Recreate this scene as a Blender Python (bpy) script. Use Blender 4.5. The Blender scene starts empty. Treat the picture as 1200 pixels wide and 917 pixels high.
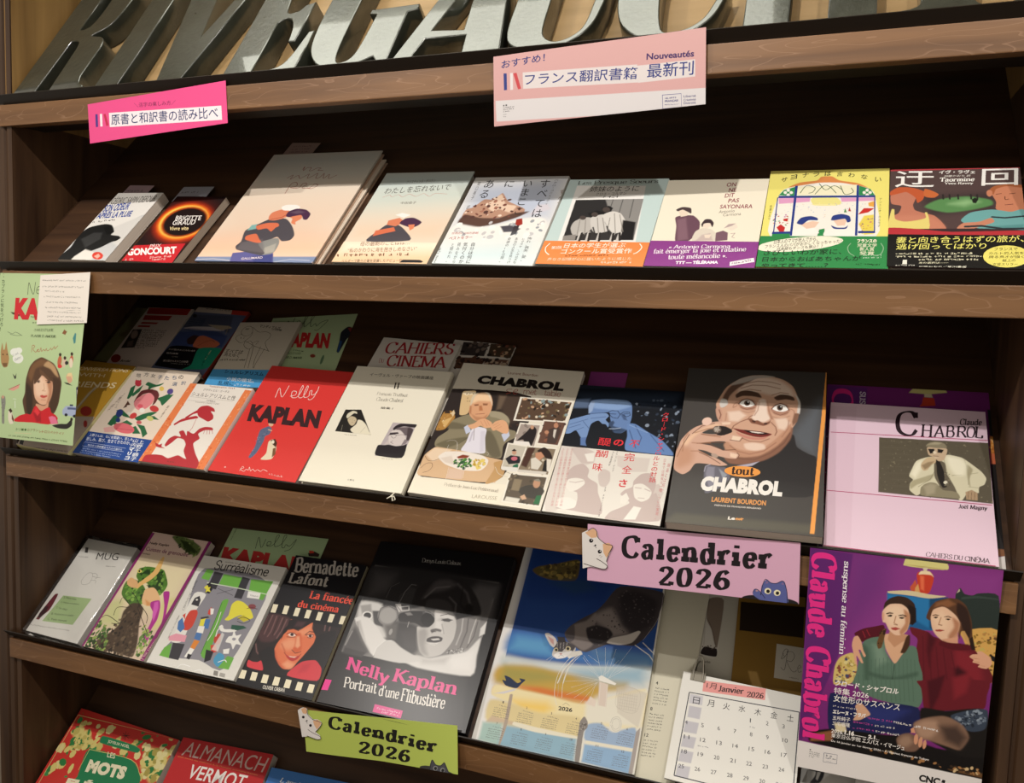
import bpy, bmesh, math, random
import numpy as np
from mathutils import Matrix, Vector

SC = bpy.context.scene
COL = SC.collection

# ------------------------------------------------------------------ camera, world, lights, exposure
BASE = 1.55                                   # height of the top display ledge above the floor (m)
cam_d = bpy.data.cameras.new('camera')
cam_d.lens = 28.392; cam_d.sensor_width = 36.0; cam_d.clip_start = 0.02
cam = bpy.data.objects.new('camera', cam_d); COL.objects.link(cam)
CR = Matrix(((0.934524, -0.062805, 0.350314), (0.354223, 0.068715, -0.932633), (0.034502, 0.995657, 0.086463)))
cam.matrix_world = Matrix.Translation((0, -0.963687, BASE - 0.320473)) @ CR.to_4x4()
SC.camera = cam

SC.view_settings.view_transform = 'Standard'
SC.view_settings.look = 'None'
SC.view_settings.gamma = 1.0
SC.view_settings.use_curve_mapping = False
SC.view_settings.exposure = 0.0

w = bpy.data.worlds.new('shop_air'); SC.world = w; w.use_nodes = True
w.node_tree.nodes['Background'].inputs[0].default_value = (1.0, 0.90, 0.77, 1)
w.node_tree.nodes['Background'].inputs[1].default_value = 0.62

def spot(name, x, y, z, tx, ty, tz, power, size=1.3, rad=0.012, col=(1, 0.95, 0.89)):
    d = bpy.data.lights.new(name, 'SPOT'); d.energy = power; d.color = col
    d.spot_size = size; d.spot_blend = 0.6; d.shadow_soft_size = rad
    o = bpy.data.objects.new(name, d); COL.objects.link(o)
    o.location = (x, y, z)
    o.rotation_euler = (Vector((tx, ty, tz)) - Vector((x, y, z))).to_track_quat('-Z', 'Y').to_euler()
    return o
LZ = BASE + 0.735
spot('track_spot', -1.30, -1.02, LZ, -0.75, 0, BASE - 0.35, 36, 1.7)
spot('track_spot', -0.40, -0.96, LZ, -0.35, 0, BASE - 0.50, 53, 1.7)
spot('track_spot', 0.45, -0.96, LZ, 0.05, 0, BASE - 0.40, 28, 1.7)

# ------------------------------------------------------------------ materials
def lin(h):
    c = [int(h[i:i + 2], 16) / 255 for i in (0, 2, 4)]
    return [(x / 12.92 if x <= .04045 else ((x + .055) / 1.055) ** 2.4) for x in c]
PRINT = 0.80                                  # reflectance of white coated paper
def mat(name, color, rough=0.5, spec=0.5, metal=0.0, coat=0.0):
    m = bpy.data.materials.new(name); m.use_nodes = True
    b = m.node_tree.nodes['Principled BSDF']
    c = lin(color) if isinstance(color, str) else color
    b.inputs['Base Color'].default_value = (*c, 1)
    b.inputs['Roughness'].default_value = rough
    b.inputs['Specular IOR Level'].default_value = spec
    b.inputs['Metallic'].default_value = metal
    b.inputs['Coat Weight'].default_value = coat
    return m
def print_mat(name, rough, spec, coat=0.0):
    m = mat(name, 'ffffff', rough, spec, 0, coat)
    nt = m.node_tree; a = nt.nodes.new('ShaderNodeAttribute'); a.attribute_name = 'ink'
    nt.links.new(a.outputs['Color'], nt.nodes['Principled BSDF'].inputs['Base Color'])
    return m
def wood_mat(name, dark, light, scale=(2.0, 40, 40), rough=0.45, spec=0.4, wave=0.0):
    m = mat(name, light, rough, spec); nt = m.node_tree; N = nt.nodes; L = nt.links
    tc = N.new('ShaderNodeTexCoord'); mp = N.new('ShaderNodeMapping'); mp.inputs['Scale'].default_value = scale
    n1 = N.new('ShaderNodeTexNoise'); n1.inputs['Scale'].default_value = 1.6; n1.inputs['Detail'].default_value = 7; n1.inputs['Distortion'].default_value = 0.6
    rp = N.new('ShaderNodeValToRGB'); rp.color_ramp.elements[0].color = (*lin(dark), 1); rp.color_ramp.elements[1].color = (*lin(light), 1)
    rp.color_ramp.elements[0].position = 0.3; rp.color_ramp.elements[1].position = 0.72
    L.new(tc.outputs['Object'], mp.inputs['Vector']); L.new(mp.outputs['Vector'], n1.inputs['Vector']); L.new(n1.outputs['Fac'], rp.inputs['Fac'])
    out = rp.outputs['Color']
    if wave:
        mp2 = N.new('ShaderNodeMapping'); mp2.inputs['Scale'].default_value = (6, 34, 34)
        n2 = N.new('ShaderNodeTexNoise'); n2.inputs['Scale'].default_value = 1.1; n2.inputs['Detail'].default_value = 2
        mt = N.new('ShaderNodeMath'); mt.operation = 'MULTIPLY'; mt.inputs[1].default_value = 9
        fr = N.new('ShaderNodeMath'); fr.operation = 'FRACT'
        r2 = N.new('ShaderNodeValToRGB'); r2.color_ramp.elements[0].position = 0.0; r2.color_ramp.elements[0].color = (1, 1, 1, 1)
        r2.color_ramp.elements[1].position = 0.10; r2.color_ramp.elements[1].color = (0, 0, 0, 1)
        ml = N.new('ShaderNodeMath'); ml.operation = 'MULTIPLY'; ml.inputs[1].default_value = wave
        mx = N.new('ShaderNodeMixRGB'); mx.blend_type = 'MIX'; mx.inputs['Color2'].default_value = (*lin('c9a184'), 1)
        L.new(tc.outputs['Object'], mp2.inputs['Vector']); L.new(mp2.outputs['Vector'], n2.inputs['Vector']); L.new(n2.outputs['Fac'], mt.inputs[0])
        L.new(mt.outputs[0], fr.inputs[0]); L.new(fr.outputs[0], r2.inputs['Fac']); L.new(r2.outputs['Color'], ml.inputs[0])
        L.new(ml.outputs[0], mx.inputs['Fac']); L.new(out, mx.inputs['Color1']); out = mx.outputs['Color']
    L.new(out, N['Principled BSDF'].inputs['Base Color'])
    bp = N.new('ShaderNodeBump'); bp.inputs['Strength'].default_value = 0.12; bp.inputs['Distance'].default_value = 0.002
    L.new(n1.outputs['Fac'], bp.inputs['Height']); L.new(bp.outputs['Normal'], N['Principled BSDF'].inputs['Normal'])
    return m
def pages_mat(name, color):
    m = mat(name, color, 0.8, 0.1); nt = m.node_tree; N = nt.nodes; L = nt.links
    tc = N.new('ShaderNodeTexCoord'); mp = N.new('ShaderNodeMapping'); mp.inputs['Scale'].default_value = (3, 3, 2600)
    n = N.new('ShaderNodeTexNoise'); n.inputs['Scale'].default_value = 1; n.inputs['Detail'].default_value = 2
    rp = N.new('ShaderNodeValToRGB'); c = lin(color)
    rp.color_ramp.elements[0].color = (*[x * .66 for x in c], 1); rp.color_ramp.elements[1].color = (*[min(1, x * 1.05) for x in c], 1)
    L.new(tc.outputs['Object'], mp.inputs['Vector']); L.new(mp.outputs['Vector'], n.inputs['Vector']); L.new(n.outputs['Fac'], rp.inputs['Fac'])
    L.new(rp.outputs['Color'], N['Principled BSDF'].inputs['Base Color'])
    return m
M_print = print_mat('printed_matte', 0.55, 0.25)
M_gloss = print_mat('printed_gloss', 0.36, 0.4)
M_wrap = print_mat('printed_in_film', 0.30, 0.4, 0.0)
M_pages = pages_mat('page_edges', 'e6dfd0')
M_edge = wood_mat('edge_wood', '573a21', '7b5735', (1.6, 26, 26), 0.42, 0.45, 0.16)
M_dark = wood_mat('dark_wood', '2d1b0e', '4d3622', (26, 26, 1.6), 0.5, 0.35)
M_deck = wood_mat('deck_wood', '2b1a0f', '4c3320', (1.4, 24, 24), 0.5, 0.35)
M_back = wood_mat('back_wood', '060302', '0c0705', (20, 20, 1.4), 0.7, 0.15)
M_lip = mat('lip_black', '191109', 0.5, 0.3)
M_pale = wood_mat('pale_ply', '806844', '957a54', (1.2, 22, 22), 0.5, 0.35)
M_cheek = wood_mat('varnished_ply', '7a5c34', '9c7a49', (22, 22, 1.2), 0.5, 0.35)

# ------------------------------------------------------------------ object helpers
def link(name, me, mats=(), parent=None, mw=None, label=None):
    o = bpy.data.objects.new(name, me); COL.objects.link(o)
    for m in (mats if isinstance(mats, (list, tuple)) else (mats,)): me.materials.append(m)
    if parent: o.parent = parent
    if mw is not None: o.matrix_local = mw
    if label: o['label'] = label
    return o
def tag(o, label=None, cat=None, group=None, kind=None):
    if label: o['label'] = label
    if cat: o['category'] = cat
    if group: o['group'] = group
    if kind: o['kind'] = kind
    return o
def empty(name, mw):
    o = bpy.data.objects.new(name, None); o.empty_display_size = 0.02; COL.objects.link(o); o.matrix_world = mw
    return o
def bm_box(bm, a, b):
    vs = [bm.verts.new((x, y, z)) for z in (a[2], b[2]) for y in (a[1], b[1]) for x in (a[0], b[0])]
    for f in ((0, 2, 3, 1), (4, 5, 7, 6), (0, 1, 5, 4), (2, 6, 7, 3), (0, 4, 6, 2), (1, 3, 7, 5)): bm.faces.new([vs[i] for i in f])
def box_mesh(name, a, b, bev=0.0):
    bm = bmesh.new(); bm_box(bm, a, b)
    if bev: bmesh.ops.bevel(bm, geom=bm.edges[:], offset=bev, segments=2, affect='EDGES', profile=0.6)
    me = bpy.data.meshes.new(name); bm.to_mesh(me); bm.free(); return me
def prism_mesh(name, prof, x0, x1, bev=0.0):
    """(y, z) outline swept along X"""
    bm = bmesh.new()
    a = [bm.verts.new((x0, y, z)) for y, z in prof]; b = [bm.verts.new((x1, y, z)) for y, z in prof]
    n = len(prof)
    bm.faces.new(a[::-1]); bm.faces.new(b)
    for i in range(n): bm.faces.new((a[i], a[(i + 1) % n], b[(i + 1) % n], b[i]))
    bmesh.ops.recalc_face_normals(bm, faces=bm.faces[:])
    if bev: bmesh.ops.bevel(bm, geom=bm.edges[:], offset=bev, segments=2, affect='EDGES')
    me = bpy.data.meshes.new(name); bm.to_mesh(me); bm.free(); return me
def tube(bm, pts, r, n=8):
    rings = []
    for i, p in enumerate(pts):
        p = Vector(p); t = (Vector(pts[min(i + 1, len(pts) - 1)]) - Vector(pts[max(i - 1, 0)])).normalized()
        u = t.orthogonal().normalized(); v = t.cross(u)
        if rings: 
            u = (pu - t * pu.dot(t)).normalized(); v = t.cross(u)
        pu = u
        rings.append([bm.verts.new(p + (u * math.cos(k * 2 * math.pi / n) + v * math.sin(k * 2 * math.pi / n)) * r) for k in range(n)])
    for a, b in zip(rings, rings[1:]):
        for k in range(n): bm.faces.new((a[k], a[(k + 1) % n], b[(k + 1) % n], b[k]))
    bm.faces.new(rings[0][::-1]); bm.faces.new(rings[-1])

# ------------------------------------------------------------------ lettering
_gl = {}
def sans(s, fat=0.0):
    if any('\u4e00' <= ch <= '\u9fff' for ch in s): fat = min(fat, .006)
    k = (s, fat)
    if k not in _gl:
        c = bpy.data.curves.new('t', 'FONT'); c.body = s; c.offset = fat; c.space_character = 1.08 if fat > .06 else 1.0; c.resolution_u = 3
        o = bpy.data.objects.new('t', c); COL.objects.link(o)
        ev = o.evaluated_get(bpy.context.evaluated_depsgraph_get()); me = ev.to_mesh()
        me.calc_loop_triangles()
        V = np.array([v.co[:2] for v in me.vertices], float); T = [tuple(t.vertices) for t in me.loop_triangles]
        ev.to_mesh_clear(); bpy.data.objects.remove(o); bpy.data.curves.remove(c)
        _gl[k] = (V, T)
    return _gl[k]
# skeleton letters: width | strokes ("~" = curved), x-height 6.4, capitals 10
SK = {
'A': "9|.3 0 4.5 10;4.5 10 8.7 0;1.9 3.4 7 3.4", 'B': "7.6|1.2 0 1.2 10;~1.2 10 5 10 6.4 7.7 5 5.3 1.2 5.3;~1.2 5.3 5.6 5.3 7.2 2.7 5.4 0 1.2 0",
'C': "8.6|~8 7.6 6.6 9.8 4 9.9 1.6 8.4 .8 5 1.6 1.6 4 .1 6.6 .3 8.2 2.4;8 7.6 8 9.8", 'D': "8.8|1.2 0 1.2 10;~1.2 10 4.6 10 7.2 8.6 8.1 5 7.2 1.4 4.6 0 1.2 0",
'E': "7.4|1.2 0 1.2 10;1.2 10 6.6 10;6.6 10 6.6 8.2;1.2 5.2 5 5.2;1.2 0 6.9 0;6.9 0 6.9 2", 'F': "7|1.2 0 1.2 10;1.2 10 6.5 10;6.5 10 6.5 8.2;1.2 5.2 4.8 5.2",
'G': "9|~8 7.6 6.6 9.8 4 9.9 1.6 8.4 .8 5 1.6 1.6 4 .1 6.6 .3 7.8 1.4;7.8 0 7.8 4.4;5.8 4.4 9 4.4", 'H': "9|1.3 0 1.3 10;7.7 0 7.7 10;1.3 5.2 7.7 5.2",
'I': "3.2|1.6 0 1.6 10", 'J': "5|3.6 10 3.6 2.5;~3.6 2.5 3 .4 1.4 0 .5 1.2", 'K': "8.6|1.3 0 1.3 10;1.3 4.2 7 10;3 5.8 8 0",
'L': "7|1.2 0 1.2 10;1.2 0 6.6 0;6.6 0 6.6 2.2", 'M': "11|1.3 0 1.3 10;1.3 10 5.5 1;5.5 1 9.7 10;9.7 10 9.7 0", 'N': "9|1.3 0 1.3 10;1.3 10 7.8 0;7.8 0 7.8 10",
'O': "9|~4.5 10 2 9.2 .8 5 2 .8 4.5 0 7 .8 8.2 5 7 9.2 4.5 10", 'P': "7.2|1.2 0 1.2 10;~1.2 10 5.2 10 6.8 7.4 5.2 4.7 1.2 4.7",
'R': "8.4|1.2 0 1.2 10;~1.2 10 5.2 10 6.7 7.5 5.2 5 1.2 5;4 5 7.8 0", 'S': "7|~6.2 7.8 5.2 9.7 2.8 9.9 1 8 2 5.8 5 4.6 6.4 2.6 5 .2 2.4 .1 .7 2.2",
'T': "8|4 0 4 10;.5 10 7.5 10;.5 10 .5 8;7.5 10 7.5 8", 'U': "8.8|1.3 10 1.3 3.4;~1.3 3.4 2.2 .6 4.4 0 6.6 .6 7.5 3.4;7.5 3.4 7.5 10", 'V': "8.8|.4 10 4.5 0;4.5 0 8.4 10", 'Y': "8.4|4.2 0 4.2 4.6;.4 10 4.2 4.6;4.2 4.6 8 10",
'a': "6|~.9 4.9 1.6 6.3 3.4 6.4 4.5 5.2 4.5 3.6;4.5 4.2 4.5 .8;~4.5 3.8 2 3.4 .7 1.8 1.8 .1 3.4 .4 4.5 2;4.5 .4 5.6 .2", 'b': "6.6|1.2 0 1.2 10;~1.2 4.6 2.8 6.4 5 6 6 3.2 5 .4 2.8 0 1.2 1.6",
'c': "5.6|~5 5 3.6 6.4 1.6 5.6 .7 3.2 1.6 .7 3.6 0 5.2 1.5", 'd': "6.8|5.4 0 5.4 10;~5.4 4.6 3.8 6.4 1.6 6 .7 3.2 1.6 .4 3.8 0 5.4 1.6",
'e': "5.8|.8 3.5 5.2 3.5;~5.2 3.5 4.8 5.7 3.2 6.4 1.5 5.7 .7 3.2 1.5 .6 3.4 0 5.2 1.5", 'f': "4|1.7 0 1.7 8;~1.7 8 2.2 9.7 3.3 10 4.2 9.2;.3 6.3 3.6 6.3",
'g': "6.2|~2.8 6.4 1 5.8 1 3 2.8 2.2 4.7 3 4.7 5.8 2.8 6.4;~1.6 2.4 1.2 1.2 4.6 .8 5.4 -1 3.4 -2.8 1 -2.2 1 -.8 2 .4;4.6 6 6 6.6", 'h': "7|1.2 0 1.2 10;~1.2 4.6 2.8 6.3 4.8 6.2 5.6 4.4;5.6 4.6 5.6 0",
'i': "3|1.4 0 1.4 6.4;1.4 8.4 1.4 9.6", 'j': "3|1.6 6.4 1.6 -1;~1.6 -1 1 -2.6 0 -2.4;1.6 8.4 1.6 9.6", 'k': "6.6|1.2 0 1.2 10;1.2 2.6 5 6.4;2.6 3.8 6 0", 'l': "3|1.4 0 1.4 10",
'm': "10.2|1.2 0 1.2 6.4;~1.2 4.6 2.6 6.3 4.2 6.2 5 4.4;5 4.6 5 0;~5 4.6 6.4 6.3 8 6.2 8.8 4.4;8.8 4.6 8.8 0", 'n': "7|1.2 0 1.2 6.4;~1.2 4.6 2.8 6.3 4.8 6.2 5.6 4.4;5.6 4.6 5.6 0",
'o': "6.2|~3.1 6.4 1.4 5.8 .7 3.2 1.4 .6 3.1 0 4.8 .6 5.5 3.2 4.8 5.8 3.1 6.4", 'p': "6.6|1.2 -3 1.2 6.4;~1.2 4.6 2.8 6.4 5 6 6 3.2 5 .4 2.8 0 1.2 1.6", 'q': "6.6|5.4 -3 5.4 6.4;~5.4 4.6 3.8 6.4 1.6 6 .7 3.2 1.6 .4 3.8 0 5.4 1.6",
'r': "5|1.2 0 1.2 6.4;~1.2 4.2 2.4 6 3.8 6.5 4.8 5.6", 's': "5|~4.5 5 3.6 6.3 1.7 6.2 .9 4.9 1.8 3.6 3.6 2.9 4.6 1.6 3.6 .1 1.6 .1 .5 1.5", 't': "4.2|1.7 9 1.7 1.5;~1.7 1.5 2.2 .1 3.4 .1 4.2 1.2;.3 6.3 3.8 6.3",
'u': "7|1.2 6.4 1.2 2;~1.2 2 2 .1 4 .1 5.6 1.8;5.6 6.4 5.6 0", 'v': "6|.4 6.4 3.1 0;3.1 0 5.7 6.4", 'x': "6|.5 6.4 5.5 0;.5 0 5.5 6.4", 'y': "6|.4 6.4 3.2 0;~5.8 6.4 3.2 0 2 -2.6 .6 -2.6", 'z': "5.4|.6 6.3 5 6.3;5 6.3 .6 0;.6 0 5 0",
'0': "7|~3.5 10 1.6 9 .8 5 1.6 1 3.5 0 5.4 1 6.2 5 5.4 9 3.5 10", '1': "5|2.6 0 2.6 10;1 8.2 2.6 10", '2': "7|~.9 7.4 1.6 9.4 3.6 10 5.6 8.8 5.4 6.4 .8 .3;.8 .2 6.2 .2;6.2 .2 6.4 2", '6': "7|~5.8 8.6 4.4 10 2.2 8.8 .9 5 1 2 3.4 0 5.8 1.4 5.8 4.4 3.4 5.8 1.2 4",
"'": "2.4|1.3 10 1 7.6", '-': "4|.5 3.4 3.5 3.4", '.': "2.4|1.2 0 1.2 .9", ',': "2.4|1.4 .8 .8 -1.6", '«': "5|2.4 5 .8 3.2;.8 3.2 2.4 1.4;4.4 5 2.8 3.2;2.8 3.2 4.4 1.4", '»': "5|.8 5 2.4 3.2;2.4 3.2 .8 1.4;2.8 5 4.4 3.2;4.4 3.2 2.8 1.4", ' ': "3.4|",
}
ACC = {'é': ('e', '2.4 7.8 4.2 9.6'), 'è': ('e', '3.6 7.8 1.8 9.6'), 'ë': ('e', '1.6 8 1.6 9;4 8 4 9'), 'É': ('E', '3 11 5 12.6'), 'ç': ('c', '3.2 0 2.8 -2')}
def spline(p, k=5):
    p = [np.array(q, float) for q in p]; closed = np.allclose(p[0], p[-1]); out = []
    n = len(p)
    for i in range(n - 1):
        a = p[i - 1] if i else (p[-2] if closed else 2 * p[0] - p[1]); d = p[i + 2] if i + 2 < n else (p[1] if closed else 2 * p[-1] - p[-2])
        b, c = p[i], p[i + 1]
        for j in range(k):
            t = j / k
            out.append(.5 * ((2 * b) + (c - a) * t + (2 * a - 5 * b + 4 * c - d) * t * t + (3 * b - a - 3 * c + d) * t ** 3))
    out.append(p[-1]); return out
def ribbon(V, T, pts, wfun, cap=0.0):
    n0 = None; pts = [np.array(q, float) for q in pts]
    for i, p in enumerate(pts):
        a, b = pts[max(i - 1, 0)], pts[min(i + 1, len(pts) - 1)]
        d = b - a; L = math.hypot(*d) or 1; d = d / L; nrm = np.array((-d[1], d[0])); h = wfun(d) / 2
        q = p - d * cap if i == 0 else (p + d * cap if i == len(pts) - 1 else p)
        V.append(q + nrm * h); V.append(q - nrm * h)
        if i: k = len(V); T.append((k - 4, k - 3, k - 1)); T.append((k - 4, k - 1, k - 2))
_sk = {}
def skel(s, thick=1.3, thin=0.4, serif=True, slab=False, phi=0.2):
    key = (s, thick, thin, serif, slab)
    if key in _sk: return _sk[key]
    V, T = [], []; x = 0.0; lift = []; nst = 0
    def done():
        nonlocal nst
        lift.extend([nst] * (len(V) - len(lift))); nst += 1
    wf = lambda d: thin + (thick - thin) * min(1.0, abs(math.sin(math.atan2(d[1], d[0]) - (phi if serif else 0))) ** 1.3)
    if not serif: wf = lambda d: thick
    for ch in s.replace('œ', 'oe'):
        base, extra = (ACC[ch][0], ACC[ch][1]) if ch in ACC else (ch, '')
        if base not in SK: x += 5; continue
        wd, st = SK[base].split('|')
        for st1 in [q for q in (st + ';' + extra).split(';') if q.strip()]:
            cur = st1[0] == '~'; f = [float(q) for q in st1.lstrip('~').split()]
            pts = [(x + f[i], f[i + 1]) for i in range(0, len(f), 2)]
            ribbon(V, T, spline(pts) if cur else pts, wf, 0.0 if cur else 0.08); done()
            if serif and not cur and abs(f[3] - f[1]) > 3.5 and ch not in "'.,":
                for (px, py) in (pts[0], pts[-1]):
                    if min(abs(py - q) for q in (0, 10, 6.4, -3)) > .05: continue
                    if ch == 'A' and py == 10 or ch in 'VvyMN' and py < 1.5 and not (ch in 'MN' and px - x < 2) and ch != 'M': continue
                    low = py in (10, 6.4) and ch in 'bdhiklmnrujp' 
                    th = thin * (1.9 if slab else 1.0); hw = thick * (.5 if slab else .42) + .75
                    yy = py + (th / 2 if py <= 0 else -th / 2)
                    ribbon(V, T, [(px - hw, yy), (px + (thick * .3 if low else hw), yy)], lambda d: th); done()
        x += float(wd) + (thick - 1.3) * .9 + (0.9 if slab else 0)
    A = np.array(V) if V else np.zeros((0, 2))
    _sk[key] = (np.column_stack([A, np.array(lift, float) * .007]) if V else A, T); return _sk[key]   # strokes lie on one another like ink on ink
STY = {'s': lambda s: sans(s), 'm': lambda s: sans(s, .012), 'b': lambda s: sans(s, .028), 'x': lambda s: sans(s, .048), 'X': lambda s: sans(s, .07), 'D': lambda s: skel(s, 3.3, 1.0),
       'r': lambda s: skel(s), 'f': lambda s: skel(s, 1.75, .6), 'F': lambda s: skel(s, 2.3, .85), 'l': lambda s: skel(s, .8, .35),
       'S': lambda s: skel(s, 2.75, 1.25, True, True), 'h': lambda s: skel(s, .62, .62, False), 'H': lambda s: skel(s, 1.1, 1.1, False), 'g': lambda s: skel(s, 2.3, 2.3, False)}

# ------------------------------------------------------------------ printing a picture onto a sheet
def sdf(px, py, poly):
    """signed distance to a polygon, negative inside"""
    P = np.asarray(poly, float).reshape(-1, 2); d = np.full(px.shape, 1e9); ins = np.zeros(px.shape, bool)
    for (ax, ay), (bx, by) in zip(P, np.roll(P, -1, 0)):
        ex, ey = bx - ax, by - ay; wx, wy = px - ax, py - ay
        t = np.clip((wx * ex + wy * ey) / (ex * ex + ey * ey + 1e-9), 0, 1)
        d = np.minimum(d, (wx - t * ex) ** 2 + (wy - t * ey) ** 2)
        c = ((ay > py) != (by > py)); 
        with np.errstate(divide='ignore', invalid='ignore'):
            ins ^= c & (px < ex * (py - ay) / (ey if ey else 1e-12) + ax)
    d = np.sqrt(d); return np.where(ins, -d, d)
def paint(img, U, Vv, col, poly, fe, alpha=1.0, stroke=0.0):
    P = np.asarray(poly, float).reshape(-1, 2); m = fe + stroke + .5
    i0, i1 = np.searchsorted(U, [P[:, 0].min() - m, P[:, 0].max() + m]); j0, j1 = np.searchsorted(Vv, [P[:, 1].min() - m, P[:, 1].max() + m])
    if i1 <= i0 or j1 <= j0: return
    gx, gy = np.meshgrid(U[i0:i1], Vv[j0:j1])
    if stroke:
        d = np.full(gx.shape, 1e9)
        for (ax, ay), (bx, by) in zip(P, P[1:]):
            ex, ey = bx - ax, by - ay; wx, wy = gx - ax, gy - ay
            t = np.clip((wx * ex + wy * ey) / (ex * ex + ey * ey + 1e-9), 0, 1)
            d = np.minimum(d, (wx - t * ex) ** 2 + (wy - t * ey) ** 2)
        d = np.sqrt(d) - stroke / 2
    else: d = sdf(gx, gy, poly)
    a = np.clip(.5 - d / max(fe, .05), 0, 1); a = (a * a * (3 - 2 * a) * alpha)[..., None]
    img[j0:j1, i0:i1] = img[j0:j1, i0:i1] * (1 - a) + np.array(col) * a
def ink(h): return [x * PRINT for x in lin(h)]
def mm(v): return [q * .25 for q in v]        # outlines are written in quarter millimetres
def unpack(o):
    o = list(o)
    for i, q in enumerate(o):
        if isinstance(q, list) and len(q) > 2 and o[0] in 'PKQGW' and isinstance(q[0], int): o[i] = mm(q)
    return o
def rounded(P):
    """a smooth closed line through the points of an outline of six or more"""
    P = np.asarray(P, float).reshape(-1, 2)
    if len(P) < 6: return P.ravel()
    a, b, c, d = np.roll(P, 1, 0), P, np.roll(P, -1, 0), np.roll(P, -2, 0)
    out = []
    m0, m1 = (c - a) * .35, (d - b) * .35
    L = np.linalg.norm(c - b, axis=1, keepdims=True)
    for v in (m0, m1):
        n_ = np.linalg.norm(v, axis=1, keepdims=True); v *= np.minimum(1, 1.0 * L / np.maximum(n_, 1e-6))
    for t in (0, .25, .5, .75):
        h1, h2, h3, h4 = 2 * t ** 3 - 3 * t * t + 1, t ** 3 - 2 * t * t + t, -2 * t ** 3 + 3 * t * t, t ** 3 - t * t
        out.append(h1 * b + h2 * m0 + h3 * c + h4 * m1)
    return np.stack(out, 1).reshape(-1, 2).ravel()
def art_mesh(name, w, h, base, ops, cell=1.1, z=0.0, thick=0.3, bend=None):
    """a printed sheet, w x h mm; the picture is in the mesh's colour attribute, flat artwork and lettering lie on it as ink"""
    ops = [unpack(o) for o in ops]; cell *= .66
    nx, ny = max(2, int(round(w / cell)) + 1), max(2, int(round(h / cell)) + 1)
    if not any(o[0] in 'PKQ' for o in ops) and not bend: nx = ny = 2
    U = np.linspace(0, w, nx); Vv = np.linspace(0, h, ny)
    img = np.tile(np.array(ink(base)), (ny, nx, 1))
    V, F, C = [], [], []; lay = []
    if bend: ops = [['P', o[1], .5, o[2]] if o[0] == 'G' else o for o in ops]
    for o in ops:
        k = o[0]
        if k == 'P': paint(img, U, Vv, ink(o[1]), rounded(o[3]), o[2], o[4] if len(o) > 4 else 1.0)
        elif k == 'K': paint(img, U, Vv, ink(o[1]), o[4], o[3], o[5] if len(o) > 5 else 1.0, o[2])
        elif k == 'Q':                                   # scattered dabs inside an outline
            rnd = random.Random(o[5]); P = np.array(o[2]).reshape(-1, 2); lo, hi = P.min(0), P.max(0); n = 0; tries = 0
            while n < o[3] and tries < o[3] * 6:
                tries += 1
                x, y = rnd.uniform(lo[0], hi[0]), rnd.uniform(lo[1], hi[1])
                if sdf(np.array([x]), np.array([y]), P)[0] > 0: continue
                n += 1; r = rnd.uniform(*o[4]); a0 = rnd.uniform(0, 6.28); e = rnd.uniform(.4, 1)
                pl = []
                for q in range(7):
                    t = q / 7 * 6.283; ux, uy = math.cos(t) * r, math.sin(t) * r * e
                    pl += [x + ux * math.cos(a0) - uy * math.sin(a0), y + ux * math.sin(a0) + uy * math.cos(a0)]
                paint(img, U, Vv, ink(rnd.choice(o[1])), pl, .6)
    idx = np.arange(nx * ny).reshape(ny, nx)
    gx, gy = np.meshgrid(U, Vv); bz = bend or (lambda x, y: 0 * x)
    top = np.stack([gx, gy, bz(gx, gy) + z], -1).reshape(-1, 3); V = [top]; C = [img.reshape(-1, 3)]
    quads = np.stack([idx[:-1, :-1], idx[:-1, 1:], idx[1:, 1:], idx[1:, :-1]], -1).reshape(-1, 4)
    F = quads.tolist(); nv = nx * ny
    ring = np.concatenate([idx[0, :], idx[1:, -1], idx[-1, -2::-1], idx[-2:0:-1, 0]])
    und = top[ring].copy(); und[:, 2] -= thick; V.append(und); C.append(img.reshape(-1, 3)[ring])
    m = len(ring); lo = [nv + i for i in range(m)]
    for i in range(m): F.append([int(ring[i]), lo[i], lo[(i + 1) % m], int(ring[(i + 1) % m])])
    if not bend: F.append(lo[::-1])
    else:
        b2 = top.copy(); b2[:, 2] -= thick; V.append(b2); C.append(img.reshape(-1, 3) * 0 + np.array(ink('e9e4da')))
        F += (quads[:, ::-1] + nv + m).tolist(); 
    tot = sum(len(q) for q in V)
    def add(pv, tris, col, level, lift=0.0):
        nonlocal tot
        pv = np.asarray(pv, float); q = np.zeros((len(pv), 3)); q[:, :2] = pv
        q[:, 0] = np.clip(q[:, 0], 0, w); q[:, 1] = np.clip(q[:, 1], 0, h)
        q[:, 2] = bz(q[:, 0], q[:, 1]) + z + .05 + .03 * level + lift
        V.append(q); C.append(np.tile(np.array(col), (len(q), 1)))
        a = tris
        for t in a: F.append([tot + i for i in t])
        tot += len(q)
    def level(pv):
        pv = np.asarray(pv); lo_, hi_ = pv.min(0), pv.max(0); L = 0
        for l2, a, b in lay:
            if lo_[0] < b[0] and a[0] < hi_[0] and lo_[1] < b[1] and a[1] < hi_[1]: L = max(L, l2 + 1)
        lay.append((L, lo_, hi_)); return L
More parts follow.
